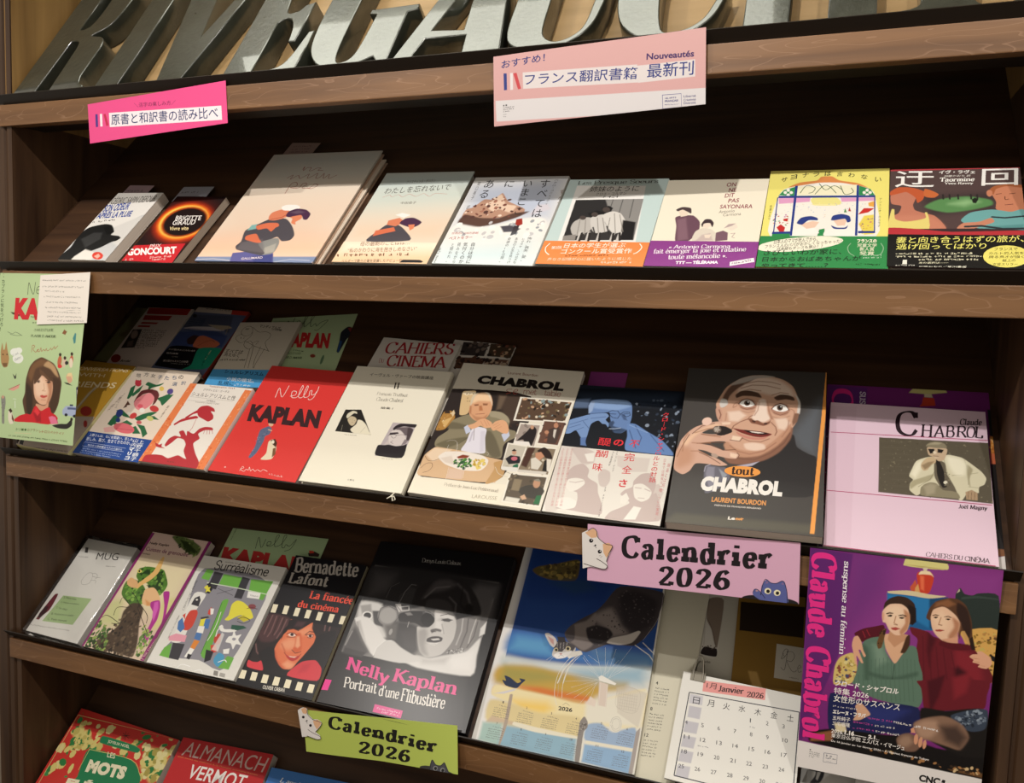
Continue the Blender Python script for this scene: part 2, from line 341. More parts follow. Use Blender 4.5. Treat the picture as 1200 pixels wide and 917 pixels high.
    for o in ops:
        if o[0] == 'G':                                  # flat shape
            pv = np.array(o[2], float).reshape(-1, 2)
            add(pv, [list(range(len(pv)))], ink(o[1]), level(pv))
        elif o[0] == 'T':
            gv, gt = STY[o[3]](o[2])
            if not len(gv): continue
            lf = gv[:, 2] if gv.shape[1] > 2 else 0.0; gv = gv[:, :2]
            lo_, hi_ = gv.min(0), gv.max(0); g = (gv - lo_) / np.maximum(hi_ - lo_, 1e-6)
            x0, y0, ux, uy, vx, vy = o[4]
            pv = np.stack([x0 + g[:, 0] * ux + g[:, 1] * vx, y0 + g[:, 0] * uy + g[:, 1] * vy], -1)
            if ux * vy - uy * vx < 0: gt = [t[::-1] for t in gt]
            add(pv, gt, ink(o[1]), level(pv), lf)
        elif o[0] == 'V':                                # upright characters down a column
            s = o[2]; x0, y0, dx, dy, wx, wy = o[4]; n = len(s)
            fl = math.hypot(dx, dy) / n
            for i, ch in enumerate(s):
                if ch == ' ': continue
                if ch == 'ー': ch = '｜'
                gv, gt = STY[o[3]](ch)
                if not len(gv): continue
                c0 = np.array((x0 + dx * (i + .5) / n, y0 + dy * (i + .5) / n))
                lo_, hi_ = gv.min(0), gv.max(0); g = gv - np.array((.5, .38)); kx = math.hypot(wx, wy)
                ex = np.array((wx, wy)); ey = -np.array((dx, dy)) / n * .96
                pv = c0 + g[:, :1] * ex + g[:, 1:] * ey
                add(pv, gt, ink(o[1]), level(pv))
        elif o[0] == 'W':                                # drawn line
            vv, tt = [], []; P = [tuple(o[3][i:i + 2]) for i in range(0, len(o[3]), 2)]
            ribbon(vv, tt, spline(P, 4) if len(P) > 2 and not (len(P) == 5 and P[0] == P[4]) else P, lambda d: o[2]); add(vv, tt, ink(o[1]), level(vv))
        elif o[0] == 'D':                                # a line of print too small to read
            rnd = random.Random(o[3]); x0, y0, ux, uy, vx, vy = o[2]; t = 0; vv, tt = [], []; L = math.hypot(ux, uy); hh = math.hypot(vx, vy)
            while t < 1:
                wd = rnd.uniform(.55, .95) * hh / L; e = min(1, t + wd)
                for _ in range(3):
                    if rnd.random() < .5: q = (t, e, (b0 := rnd.uniform(.05, .85)), b0 + .16)
                    else: q = ((a0 := rnd.uniform(t, e)), a0 + .17 * hh / L, rnd.uniform(0, .3), rnd.uniform(.6, 1))
                    k = len(vv)
                    for a, b in ((q[0], q[2]), (q[1], q[2]), (q[1], q[3]), (q[0], q[3])): vv.append((x0 + ux * a + vx * b, y0 + uy * a + vy * b))
                    tt.append((k, k + 1, k + 2, k + 3))
                t = e + rnd.choice((.18, .18, .25, .8)) * hh / L
            add(vv, tt, ink(o[1]), level(vv))
    me = bpy.data.meshes.new(name)
    VV = np.concatenate(V) * .001
    me.from_pydata(VV.tolist(), [], F); 
    at = me.color_attributes.new('ink', 'FLOAT_COLOR', 'POINT')
    cc = np.ones((len(VV), 4), np.float32); cc[:, :3] = np.concatenate(C); at.data.foreach_set('color', cc.ravel())
    me.update(); return me
def flat_mesh(name, a, b, color, bev=0.0):
    """a box (mm) printed in one colour"""
    me = box_mesh(name, [x * .001 for x in a], [x * .001 for x in b], bev * .001)
    at = me.color_attributes.new('ink', 'FLOAT_COLOR', 'POINT'); n = len(me.vertices)
    at.data.foreach_set('color', np.tile(np.array(ink(color) + [1.0], np.float32), n)); return me

# ------------------------------------------------------------------ where things lie: four display ledges leaning back 43.7 degrees
AL = 0.762547
LZs = [BASE, BASE - 0.2661, BASE - 0.575265, BASE - 0.891996, BASE - 1.20873]
def deck_frame(k, tilt=AL, oy=0.0, oz=0.0):
    """x along the ledge, y up the slope, z out of the slope"""
    s, c = math.sin(tilt), math.cos(tilt)
    return Matrix(((1, 0, 0, 0), (0, s, -c, oy), (0, c, s, LZs[k] + oz), (0, 0, 0, 1)))
def place(k, X, S, N, ang, **kw):
    return deck_frame(k, **kw) @ Matrix.Translation((X * .001, S * .001, N * .001)) @ Matrix.Rotation(ang, 4, 'Z')
PAGES = {}
def book(name, label, group, at, w, h, t, base, ops, spine='L', edge=None, pages='e6dfd0', hard=0.0, cell=0.9, finish='m', band=None, cat='book', flap=None, spine_col=None):
    """a book lying on its back: back cover, page block, spine and a printed front cover (and a paper band where it wears one)"""
    e = empty(name, place(*at)); tag(e, label, cat, group)
    ct = 2.2 if hard else .45; M = {'m': M_print, 'g': M_gloss, 'w': M_wrap}[finish]
    edge = edge or base; sc = spine_col or edge
    if pages not in PAGES: PAGES[pages] = pages_mat('page_edges', pages)
    link('front_cover', art_mesh('front_cover', w, h, base, ops, cell, t, ct), M, e)
    link('back_cover', flat_mesh('back_cover', (0, 0, 0), (w, h, ct), edge, .15), M, e)
    i = hard * 1.0
    pl = (ct if spine == 'L' else i + .3, i + .3 if not hard else i, ct); ph = (w - (ct if spine == 'R' else i + .3), h - i - .3, t - ct)
    link('page_block', box_mesh('page_block', [x * .001 for x in pl], [x * .001 for x in ph], .0002), PAGES[pages], e)
    # spine, slightly rounded
    bm = bmesh.new(); prof = []; n = 7
    x0 = 0 if spine == 'L' else w; sg = -1 if spine == 'L' else 1; bul = (.10 if hard else .05) * t
    out = [(x0 + sg * bul * math.sin(math.pi * q / n), t * q / n) for q in range(n + 1)]
    inn = [(x0 - sg * ct, t - ct * .9), (x0 - sg * ct, ct * .9)]
    pr = out + inn
    a = [bm.verts.new((x * .001, 0, z * .001)) for x, z in pr]; b = [bm.verts.new((x * .001, h * .001, z * .001)) for x, z in pr]
    bm.faces.new(a); bm.faces.new(b)
    for q in range(len(pr)): bm.faces.new((a[q], a[(q + 1) % len(pr)], b[(q + 1) % len(pr)], b[q]))
    bmesh.ops.recalc_face_normals(bm, faces=bm.faces[:])
    me = bpy.data.meshes.new('spine'); bm.to_mesh(me); bm.free()
    atr = me.color_attributes.new('ink', 'FLOAT_COLOR', 'POINT'); atr.data.foreach_set('color', np.tile(np.array(ink(sc) + [1.0], np.float32), len(me.vertices)))
    link('spine', me, M, e)
    if band:
        bh, bcol, bops = band
        o = link('paper_band', art_mesh('paper_band', w + .5, bh, bcol, bops, cell, t + .35, .3), M, e, Matrix.Translation((-.00025, -.0002, 0)))
        link('band_fold', flat_mesh('band_fold', (-.45 if spine == 'L' else w + .15, 0, .2), (-.15 if spine == 'L' else w + .45, bh, t + .2), bcol), M, o)
    return e
def sheet(name, label, group, mw, w, h, base, ops, cat, cell=0.9, finish='m', thick=.3, bend=None, tone=1.0):
    M = {'m': M_print, 'g': M_gloss, 'w': M_wrap}[finish]
    global PRINT
    PRINT *= tone                              # scales all the sheet's ink colours to offset weaker or stronger light
    o = link(name, art_mesh(name, w, h, base, ops, cell, thick, thick, bend), M)
    PRINT /= tone; o.matrix_world = mw
    return tag(o, label, cat, group)

def film_mat():
    m = bpy.data.materials.new('clear_film'); m.use_nodes = True; nt = m.node_tree; N = nt.nodes; L = nt.links
    N.remove(N['Principled BSDF']); t = N.new('ShaderNodeBsdfTransparent'); t.inputs[0].default_value = (.93, .93, .93, 1)
    g = N.new('ShaderNodeBsdfGlossy'); g.inputs['Roughness'].default_value = .12; mx = N.new('ShaderNodeMixShader'); fr = N.new('ShaderNodeFresnel'); fr.inputs[0].default_value = 1.45
    L.new(fr.outputs[0], mx.inputs[0]); L.new(t.outputs[0], mx.inputs[1]); L.new(g.outputs[0], mx.inputs[2]); L.new(mx.outputs[0], N['Material Output'].inputs['Surface'])
    return m
M_film = film_mat()
M_chrome = mat('clip_steel', 'a8a398', 0.38, 0.5, 1.0)
M_clip = mat('clip_plate', '7d786c', 0.6, 0.4, 0.6)
def cutout(label, mw, outline, ops):
    """a flat paper cat cut along its outline"""
    P = [(outline[i], outline[i + 1]) for i in range(0, len(outline), 2)]
    me = art_mesh('cat', 60, 60, 'ece6e2', [['G', 'ece6e2', [int(round(q * 4)) for q in outline]]] + ops, 1.1, 0.0, .3)
    bm = bmesh.new(); bm.from_mesh(me)
    # drop the blank carrier sheet, keep the ink; give the paper its own cut shape
    keep = 8
    bm.verts.ensure_lookup_table(); bmesh.ops.delete(bm, geom=[bm.verts[i] for i in range(keep)], context='VERTS')
    lay = bm.verts.layers.float_color['ink']; n = len(P)
    a = [bm.verts.new((x * .001, y * .001, 0.00002)) for x, y in P]; b = [bm.verts.new((x * .001, y * .001, -.0003)) for x, y in P]
    for v in a + b: v[lay] = (*ink('ece6e2'), 1)
    fs = [bm.faces.new(a), bm.faces.new(b[::-1])]
    for i in range(n): fs.append(bm.faces.new((a[i], b[i], b[(i + 1) % n], a[(i + 1) % n])))
    bmesh.ops.recalc_face_normals(bm, faces=fs)
    bm.to_mesh(me); bm.free()
    o = link('paper_cat', me, M_print); o.matrix_world = mw
    return tag(o, label, 'paper cutout', 'white paper cats')

def clear_bag(label, mw, w, h):
    """a loose clear film sleeve round a booklet: a puffed front, a flat back"""
    bm = bmesh.new(); nx, ny = 46, 60
    def z(u, v, top): 
        e = min(u * w, (1 - u) * w, v * h, (1 - v) * h) / 3.2
        return (.0138 + .0010 * math.sin(7 * u + 3 * v) * math.sin(9 * v)) * min(1, e) + .0006 if top else .0004
    g = [[[bm.verts.new((u / nx * w * .001, v / ny * h * .001, z(u / nx, v / ny, t))) for u in range(nx + 1)] for v in range(ny + 1)] for t in (1, 0)]
    for t in (0, 1):
        for v in range(ny):
            for u in range(nx):
                f = (g[t][v][u], g[t][v][u + 1], g[t][v + 1][u + 1], g[t][v + 1][u]); bm.faces.new(f if t == 0 else f[::-1])
    me = bpy.data.meshes.new('clear_bag'); bm.to_mesh(me); bm.free()
    for p in me.polygons: p.use_smooth = True
    o = link('clear_bag', me, M_film); o.matrix_world = mw; return tag(o, label, 'plastic bag')
def binder_clip(label, mw):
    e = empty('binder_clip', mw); tag(e, label, 'binder clip')
    bm = bmesh.new(); w = .0095
    prof = [(.001, -.0052), (.0035, -.0072), (.0035, .0022), (.001, .0012), (-.008, .0004), (-.008, .0010), (.0006, .0018), (.004, .0028), (.0042, -.0078), (.0006, -.0060), (-.008, -.0068), (-.008, -.0062)]
    a = [bm.verts.new((-w, y, z)) for y, z in prof]; b = [bm.verts.new((w, y, z)) for y, z in prof]; n = len(prof)
    for i in range(n): bm.faces.new((a[i], a[(i + 1) % n], b[(i + 1) % n], b[i]))
    bm.faces.new(a[::-1]); bm.faces.new(b); bmesh.ops.recalc_face_normals(bm, faces=bm.faces[:])
    me = bpy.data.meshes.new('clip_body'); bm.to_mesh(me); bm.free(); link('clip_body', me, M_clip, e)
    for sg in (1, -1):
        bm = bmesh.new(); p = []
        for x, y, z in ((-.006, -.007, .0012), (-.0062, .004, .004), (-.0045, .018, .008), (-.002, .023, .0095), (.002, .023, .0095), (.0045, .018, .008), (.0062, .004, .004), (.006, -.007, .0012)):
            p.append((x, y, z if sg > 0 else -.0052 - z * .45))
        tube(bm, p, .0009); me = bpy.data.meshes.new('wire_handle'); bm.to_mesh(me); bm.free(); link('wire_handle', me, M_chrome, e)
    return e

# ------------------------------------------------------------------ setting
def floor_mesh(a, b): return box_mesh('floor', a, b)
M_floor = wood_mat('floor_boards', '2e2118', '5a4230', (1.0, 9, 9), 0.4, 0.4)
M_wall = mat('wall_paint', '8a7f70', 0.8, 0.2)
o = link('floor', box_mesh('floor', (-2.6, -2.4, -0.05), (1.6, 0.6, 0.0)), M_floor); o['kind'] = 'structure'
o = link('wall_back', box_mesh('wall_back', (-2.6, 0.42, 0.0), (1.6, 0.5, 2.9)), M_wall); o['kind'] = 'structure'
o = link('ceiling', box_mesh('ceiling', (-2.6, -2.4, 2.96), (1.6, 0.6, 3.0)), mat('ceiling_paint', 'd8d2c6', 0.8, 0.2)); o['kind'] = 'structure'
lamp = empty('ceiling_lamp', Matrix.Translation((-.98, -0.12, 2.96))); tag(lamp, 'long white ceiling lamp above the bookcase', 'lamp')
link('rim', box_mesh('rim', (-.85, -.20, -.05), (.85, .20, -.0005), .006), mat('lamp_rim', 'e8e6e0', 0.4), lamp)
me = box_mesh('diffuser', (-.82, -.17, -.062), (.82, .17, -.0502), .004)
md = mat('lamp_diffuser', 'ffffff', 0.6); md.node_tree.nodes['Principled BSDF'].inputs['Emission Color'].default_value = (1, 1, .86, 1); md.node_tree.nodes['Principled BSDF'].inputs['Emission Strength'].default_value = 6.5
link('diffuser', me, md, lamp)

# ------------------------------------------------------------------ bookcase
XL, XR = -1.246, 0.2078
case = empty('bookcase', Matrix()); tag(case, 'dark wooden display bookcase with sloping ledges holding all the books', 'bookcase')
TOP = 2.35
for nm, x0, x1 in (('side_panel', XL - 0.022, XL), ('side_panel', XR, XR + 0.022)):
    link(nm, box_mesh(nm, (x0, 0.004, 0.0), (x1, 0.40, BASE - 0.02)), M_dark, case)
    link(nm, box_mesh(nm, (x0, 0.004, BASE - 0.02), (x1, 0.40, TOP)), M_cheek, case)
# moulded posts in front of the side panels
for sx, x0 in ((-1, XL), (1, XR)):
    bm = bmesh.new()
    prof = [(0, .006), (0, -.001), (.010, -.001), (.012, .002), (.015, .002), (.017, -.002), (.026, -.002), (.030, .003), (.034, -.001), (.055, -.001), (.055, .01)]
    ring = [[bm.verts.new((x0 + sx * (a + (.0004)), y + .0025, z)) for a, y in prof] for z in (0.0, TOP)]
    n = len(prof)
    for i in range(n): bm.faces.new((ring[0][i], ring[0][(i + 1) % n], ring[1][(i + 1) % n], ring[1][i]))
    bm.faces.new(ring[0]); bm.faces.new(ring[1]); bmesh.ops.recalc_face_normals(bm, faces=bm.faces[:])
    me = bpy.data.meshes.new('post'); bm.to_mesh(me); bm.free(); link('post', me, M_dark, case)
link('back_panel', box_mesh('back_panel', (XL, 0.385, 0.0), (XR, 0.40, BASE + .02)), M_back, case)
s45, c45 = math.sin(AL), math.cos(AL)
for k, z in enumerate(LZs):
    fx0, fx1 = XL - 0.022, XR + 0.004
    link('front_rail', box_mesh('front_rail', (fx0, -0.0035, z - 0.0335), (fx1, 0.014, z), .0012), M_edge, case)
    a = 0.0018; b = 0.0053; hN = 0.0163
    def sn(s, n): return (s * s45 - n * c45, z + s * c45 + n * s45)
    link('stop_lip', prism_mesh('stop_lip', [sn(a, -.002), sn(b + .001, -.002), sn(b, hN), sn(b - .0016, hN)], fx0 - .006, fx1 + .002), M_lip, case)
    if k:
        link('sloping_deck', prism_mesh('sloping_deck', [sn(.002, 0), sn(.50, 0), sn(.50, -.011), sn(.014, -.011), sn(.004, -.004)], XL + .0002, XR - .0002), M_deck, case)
# the top of the case: a pale sloping panel behind the metal letters
T34 = math.radians(34); s34, c34 = math.sin(T34), math.cos(T34)
def tn(s, n): return (-0.0035 + s * s34 - n * c34, BASE + 0.0145 + s * c34 + n * s34)
link('letter_panel', prism_mesh('letter_panel', [tn(-.012, -.0335), tn(.62, -.0335), tn(.62, -.046), tn(-.012, -.046)], XL + .0002, XR - .0002), M_pale, case)
link('letter_ledge', box_mesh('letter_ledge', (XL + .0002, 0.0145, BASE - .03), (XR - .0002, 0.06, BASE - .0038)), M_lip, case)

# ------------------------------------------------------------------ metal letters
def letter_mat():
    m = mat('dark_enamel', '3c4238', 0.30, 0.7, 0.2, 0.6); nt = m.node_tree; N = nt.nodes; L = nt.links
    tc = N.new('ShaderNodeTexCoord'); n = N.new('ShaderNodeTexNoise'); n.inputs['Scale'].default_value = 55; n.inputs['Detail'].default_value = 5
    r = N.new('ShaderNodeValToRGB'); r.color_ramp.elements[0].color = (*lin('1e201a'), 1); r.color_ramp.elements[1].color = (*lin('3b3e34'), 1)
    L.new(tc.outputs['Object'], n.inputs['Vector']); L.new(n.outputs['Fac'], r.inputs['Fac']); L.new(r.outputs['Color'], N['Principled BSDF'].inputs['Base Color'])
    n2 = N.new('ShaderNodeTexNoise'); n2.inputs['Scale'].default_value = 120; n2.inputs['Detail'].default_value = 3
    b = N.new('ShaderNodeBump'); b.inputs['Strength'].default_value = 0.25; b.inputs['Distance'].default_value = 0.0015
    L.new(tc.outputs['Object'], n2.inputs['Vector']); L.new(n2.outputs['Fac'], b.inputs['Height']); L.new(b.outputs['Normal'], N['Principled BSDF'].inputs['Normal'])
    n3 = N.new('ShaderNodeTexNoise'); n3.inputs['Scale'].default_value = 14; r3 = N.new('ShaderNodeMapRange'); r3.inputs['To Min'].default_value = .2; r3.inputs['To Max'].default_value = .42
    L.new(tc.outputs['Object'], n3.inputs['Vector']); L.new(n3.outputs['Fac'], r3.inputs['Value']); L.new(r3.outputs['Result'], N['Principled BSDF'].inputs['Roughness'])
    return m
M_letter = letter_mat()
def crv(p, k=4):
    """outline with points flagged 1 for rounded runs: list of (x, y) or [(x, y), ...] splined"""
    out = []
    for q in p:
        if isinstance(q, list): out += [tuple(t) for t in spline(q, k)]
        else: out.append(q)
    return out
def letter(ch, label, outs, first):
    """solid letter, outlines in mm on the sloping panel; the first is the body, the others are holes"""
    cu = bpy.data.curves.new('letter', 'CURVE'); cu.dimensions = '2D'; cu.fill_mode = 'BOTH'
    cu.extrude = 0.0145; cu.bevel_depth = 0.0016; cu.bevel_resolution = 2; cu.offset = -0.0012
    x0 = sum(p[0] for p in crv(outs[0])) / len(crv(outs[0]))
    for o_ in outs:
        pts = crv(o_); sp = cu.splines.new('POLY'); sp.points.add(len(pts) - 1); sp.use_cyclic_u = True
        for i, (x, y) in enumerate(pts): sp.points[i].co = ((x - x0) * .001, y * .001, 0, 1)
    t = bpy.data.objects.new('letter', cu); COL.objects.link(t)
    me = bpy.data.meshes.new_from_object(t.evaluated_get(bpy.context.evaluated_depsgraph_get())); bpy.data.objects.remove(t)
    o = link('metal_letter', me, M_letter); 
    o.matrix_world = deck_frame(0, T34, -0.0035, 0.0145) @ Matrix.Translation((x0 * .001, 0, -0.0165))
    return tag(o, label, 'letter', 'metal letters along the top of the bookcase')
ST = 290
letter('R', 'dark metal letter R, leftmost of the big letters', [
    [(-1238, .6), (-1236, ST), [(-1165, ST), (-1128, ST - 14), (-1111, ST - 50), (-1110, 215), (-1115, 176), (-1126, 150), (-1148, 134)], [(-1148, 130), (-1122, 124), (-1110, 106), (-1110, 70)], [(-1111, 34), (-1104, 16), (-1092, 8)], (-1094, .6), (-1160, .6), (-1163, 98), [(-1163, 98), (-1167, 117), (-1176, 122), (-1187, 122)], (-1191, .6)],
    [(-1187, 150), (-1187, ST - 26), [(-1175, ST - 28), (-1164, ST - 36), (-1160, ST - 60), (-1160, 190), (-1165, 160), (-1176, 150)]]], 1)
letter('I', 'dark metal letter I with bright worn edges, second of the big letters', [[(-1064, .6), (-1062, ST), (-1012, ST), (-1018, .6)]], 0)
letter('V', 'dark metal letter V, third of the big letters', [[(-942, .6), (-990, ST), (-936, ST), (-906, 92), (-850, ST), (-836, ST), (-897, .6)]], 0)
letter('E', 'shiny dark metal letter E between the V and the G', [[(-820, .6), (-818, ST), (-712, ST), [(-712, ST - 50), (-722, ST - 36), (-742, ST - 24), (-770, ST - 22)], (-770, 166), [(-768, 158), (-764, 134), (-756, 127), (-742, 130)], (-735, 142), (-720, 147), (-722, 62), [(-733, 62), (-738, 92), (-748, 112), (-760, 116), (-771, 107)], (-771, 4), [(-742, 4), (-724, 12), (-714, 34), (-705, 79)], (-696, 81), (-698, .6)]], 0)
letter('G', 'shiny dark metal letter G, fifth of the big letters', [[[(-556, 220), (-566, 262), (-590, ST - 2), (-628, ST), (-664, ST - 20), (-686, 220), (-692, 145), (-692, 80), (-684, 34), (-660, 4), (-630, .6), (-600, 2), (-578, 13)], (-569, .6), (-554, .6), (-554, 100), (-540, 103), (-540, 114), (-614, 112), (-614, 104), (-602, 102), [(-602, 102), (-606, 40), (-612, 14), (-624, 6), (-634, 10), (-640, 40), (-640, 137), (-638, 210), (-630, 250), (-612, 268), (-590, 262), (-572, 240), (-564, 214)]]], 0)
letter('A', 'shiny dark metal letter A, sixth of the big letters', [[(-546, .6), (-462, ST), (-436, ST), (-394, .6), (-446, .6), (-449, 38), (-508, 38), (-519, .6)], [(-503, 53), (-455, 48), (-462, 190)]], 0)
letter('U', 'shiny dark metal letter U, seventh of the big letters, above the pink and white sign', [[(-392, ST), [(-392, 100), (-392, 40), (-384, 13), (-366, 1), (-340, .6), (-312, 2), (-292, 16), (-279, 40), (-273, 76)], (-270, ST), (-284, ST), [(-285, 84), (-290, 36), (-302, 16), (-320, 8), (-335, 14), (-344, 34), (-345, 90)], (-345, ST)]], 0)
letter('C', 'shiny dark metal letter C, eighth of the big letters', [[[(-124, 210), (-134, 258), (-158, ST - 4), (-188, ST), (-222, ST - 20), (-246, 230), (-256, 150), (-256, 80), (-246, 34), (-222, 4), (-190, .6), (-160, 3), (-138, 24), (-127, 54), (-122, 84)], (-132, 84), [(-136, 54), (-146, 26), (-162, 10), (-180, 6), (-194, 12), (-203, 66), (-205, 145), (-200, 230), (-188, 262), (-166, 266), (-146, 244), (-134, 210)]]], 0)
letter('H', 'dark metal letter H, ninth of the big letters', [[(-101, .6), (-101, ST), (-53, ST), (-53, 150), (-12, 150), (-12, ST), (36, ST), (36, .6), (-12, .6), (-12, 126), (-53, 126), (-53, .6)]], 0)
letter('E', 'dark unlit metal letter E at the far right of the big letters', [[(60, .6), (60, 5), [(68, 6), (77, 12), (79, 24)], (79, 270), [(79, 270), (76, 284), (60, ST)], (186, ST), (186, ST - 60), [(184, ST - 50), (170, ST - 22), (128, ST - 20)], (128, 160), (156, 160), (156, 130), (128, 130), (127, 14), [(127, 14), (136, 4), (160, 4), (178, 20), (188, 60)], (196, 60), (192, .6)]], 0)

# ------------------------------------------------------------------ the goods on display
book('book', 'white paperback with a black dog photograph', 'books on the top display ledge', (1, -1138.7, 9.2, 1, -0.0274), 100.8, 167.7, 17.25, 'ece8e2',
  [['P','c9c9c9',4.0,[6,194,314,347,383,438,447,413,400,2,-6,-13]],['P','dcd9d4',7.9,[159,260,380,430,447,413,431,122]],['P','141414',1.7,[-9,-9,18,110,-10,236,24,311,130,345,203,335,270,272,267,241,338,232,371,212,356,185,322,170,272,118,215,75,239,0]],['P','3a3a3a',5.3,[43,194,104,259,178,260,208,198,146,114],0.8],['P','e5e0d8',3.8,[121,32,159,98,250,76,292,2,116,-6]],['P','050505',1.8,[146,313,198,329,269,262,230,240]],['P','d8402f',1.2,[354,44,362,28,358,16,346,8,326,8,302,14,280,26,263,40,255,56,258,69,271,76,292,77,315,70,338,58]],['P','e9b0a0',1.3,[282,37,302,62,334,39,327,15]],['T','57514a','CÉDRIC SAPIN DEFOUR','s',[4.1,137.6,92.7,6.6,-4.3,21.3]],['T','3a4f9e','SON ODEUR','b',[3.1,116.2,51.3,7.4,-4.9,19.7]],['T','3a4f9e','APRÈS LA PLUIE','b',[2.8,99.6,70.7,6.0,-5.8,19.4]],['D','5a5550',[3.0,88.6,44.1,5.9,-2.0,4.9],2]], spine='L', cell=1.0, pages='e2d3c4')
book('book', 'red and black paperback with a glowing ring and red banner', 'books on the top display ledge', (1, -1010.5, 11.1, 1, -0.0454), 102.5, 157.4, 13.5, '1c0a0a',
  [['P','5a1408',46.0,[416,474,461,411,484,346,482,284,458,231,412,192,350,169,276,166,198,182,122,216,55,267,5,329,-23,396,-26,462,-1,520,47,562,114,585,193,586,275,566,352,527]],['P','d23a10',18.4,[400,464,439,409,458,352,456,296,433,249,391,213,334,192,268,188,198,202,130,232,72,276,28,331,5,390,4,448,27,499,71,537,132,559,202,561,275,544,343,511]],['P','ff8a25',9.9,[382,460,418,411,434,359,432,309,410,266,372,234,320,214,260,210,196,222,135,249,83,289,44,338,24,391,25,443,46,489,86,523,141,543,205,546,271,531,332,502]],['P','ffd45a',4.9,[373,457,406,411,421,363,418,316,398,275,362,245,313,226,256,222,196,234,139,258,90,296,54,341,36,391,36,440,57,483,95,515,146,534,206,536,268,524,326,496]],['P','c9500f',6.1,[375,452,406,409,420,363,417,318,397,280,362,250,316,233,261,229,204,239,150,262,104,297,71,340,54,387,55,433,75,474,112,505,161,523,218,526,276,514,330,488]],['P','1a0606',6.2,[369,447,397,407,410,365,406,324,388,289,355,262,311,245,261,241,209,250,159,271,117,303,87,342,72,385,74,427,93,464,127,493,172,510,225,513,278,502,328,480]],['P','c8202a',0.8,[-19,139,389,177,407,0,-8,-23]],['T','f4ece6','BRIGITTE','m',[38.0,97.3,51.5,1.4,-4.7,11.5]],['T','f4ece6','GIRAUD','m',[40.4,85.3,44.2,2.9,-4.6,11.9]],['T','f2d9a0','Vivre vite','m',[43.5,72.4,37.5,2.4,-4.4,9.2]],['T','f6e4de','PRIX','s',[33.3,31.5,20.8,2.5,-2.9,7.4]],['T','fff6f0','GONCOURT','x',[2.9,11.2,92.4,9.6,-10.6,15.9]],['D','f0c8c0',[7.1,-0.3,19.7,3.0,-2.4,4.7],3],['D','f0c8c0',[51.8,7.0,39.0,4.9,-2.3,4.7],4],['D','f0c8c0',[60.2,2.6,24.4,3.2,-1.9,4.2],5]], spine='L', cell=0.9, pages='b9a795')
book('book', 'large comic lying under another copy of itself, only its right edge showing', 'books on the top display ledge', (1, -857.9, 12.1, 0.6, -0.0283), 201.3, 249.2, 8.0, 'e9d9c6',
  [], spine='L', hard=3, cell=1.2, pages='d9cfc2', edge='d6b59c', spine_col='c98f78')
book('book', 'large pale comic of an embracing couple, upper copy of its pile', 'books on the top display ledge', (1, -865.9, 8.8, 8.7, -0.0116), 205.6, 260.6, 8.8, 'e9d9c6',
  [['P','c0c8c6',99.5,[12,1036,828,1054,834,898,23,891]],['P','d3d2c8',98.2,[23,891,834,898,832,749,21,745]],['P','e6cbb4',165.6,[-2,497,829,544,833,54,-28,39]],['P','edbc9c',87.8,[-94,192,861,199,837,45,-38,29]],['P','7d8bab',3.4,[-22,35,848,51,815,-8,-11,-26]],['K','c9c3c9',1.55,1.5,[6,11,127,19,290,4]],['K','b3b6c6',1.55,1.4,[548,-5,663,24,794,18]],['K','4d5c86',1.24,1.4,[52,-12,218,-3]],['P','5d5b94',1.1,[235,72,376,92,519,76,567,-12,261,-18]],['P','3f4480',3.2,[386,46,524,67,560,-12,436,-14]],['P','8b8a86',1.5,[373,176,478,206,516,159,519,76,426,56,375,120]],['P','a9a49a',3.2,[435,121,496,159,522,85,450,66]],['P','4f4a50',1.1,[210,272,271,331,337,381,446,380,527,311,582,234,577,188,523,178,473,215,438,196,369,158,460,75,442,54,249,100,221,133,236,175]],['P','6f676a',4.4,[241,166,378,196,460,75,247,104],0.6],['P','7fb0ac',1.5,[223,272,229,322,263,331,280,288]],['P','d9714f',0.9,[266,312,328,341,405,341,431,315,414,296,402,263,355,292,300,280]],['P','d9714f',0.9,[246,224,305,243,355,195,386,167,350,163,258,191]],['P','d9805e',1.1,[310,407,316,441,368,467,439,450,438,394,376,366,327,371]],['K','9c3b2d',1.24,0.8,[340,375,407,394,432,420]],['P','f3ede6',0.9,[355,492,383,512,454,510,494,485,465,460,387,460]],['P','e08560',0.9,[458,400,498,425,542,413,555,379,530,350,542,326,504,340,491,380]],['P','4b2c48',0.9,[432,406,429,446,473,474,546,464,598,424,600,373,573,373,538,413,493,405,461,394]],['P','6d5868',3.4,[444,440,496,459,552,438,498,425],0.7],['W','9a4a3c',0.99,[314,867,316,900,326,855,340,886,373,884,372,853,395,857,416,878,449,877,436,855,476,853]],['W','9a4a3c',0.99,[240,781,272,813,271,769,292,790,316,807,340,775,368,798,390,820,396,776,425,796,451,824,460,773,487,783,500,822,518,769,544,811,557,767,604,800]],['W','9a4a3c',0.99,[309,622,305,720,338,734,357,697,317,681,382,679,392,722,426,716,406,678,462,676,482,714,512,700,482,668,446,677]],['T','ead8d8','GALLIMARD','m',[82.4,3.5,35.5,3.4,-1.9,4.6]]], spine='L', hard=3, cell=1.2, pages='d9cfc2', edge='d6b59c', spine_col='c98f78')
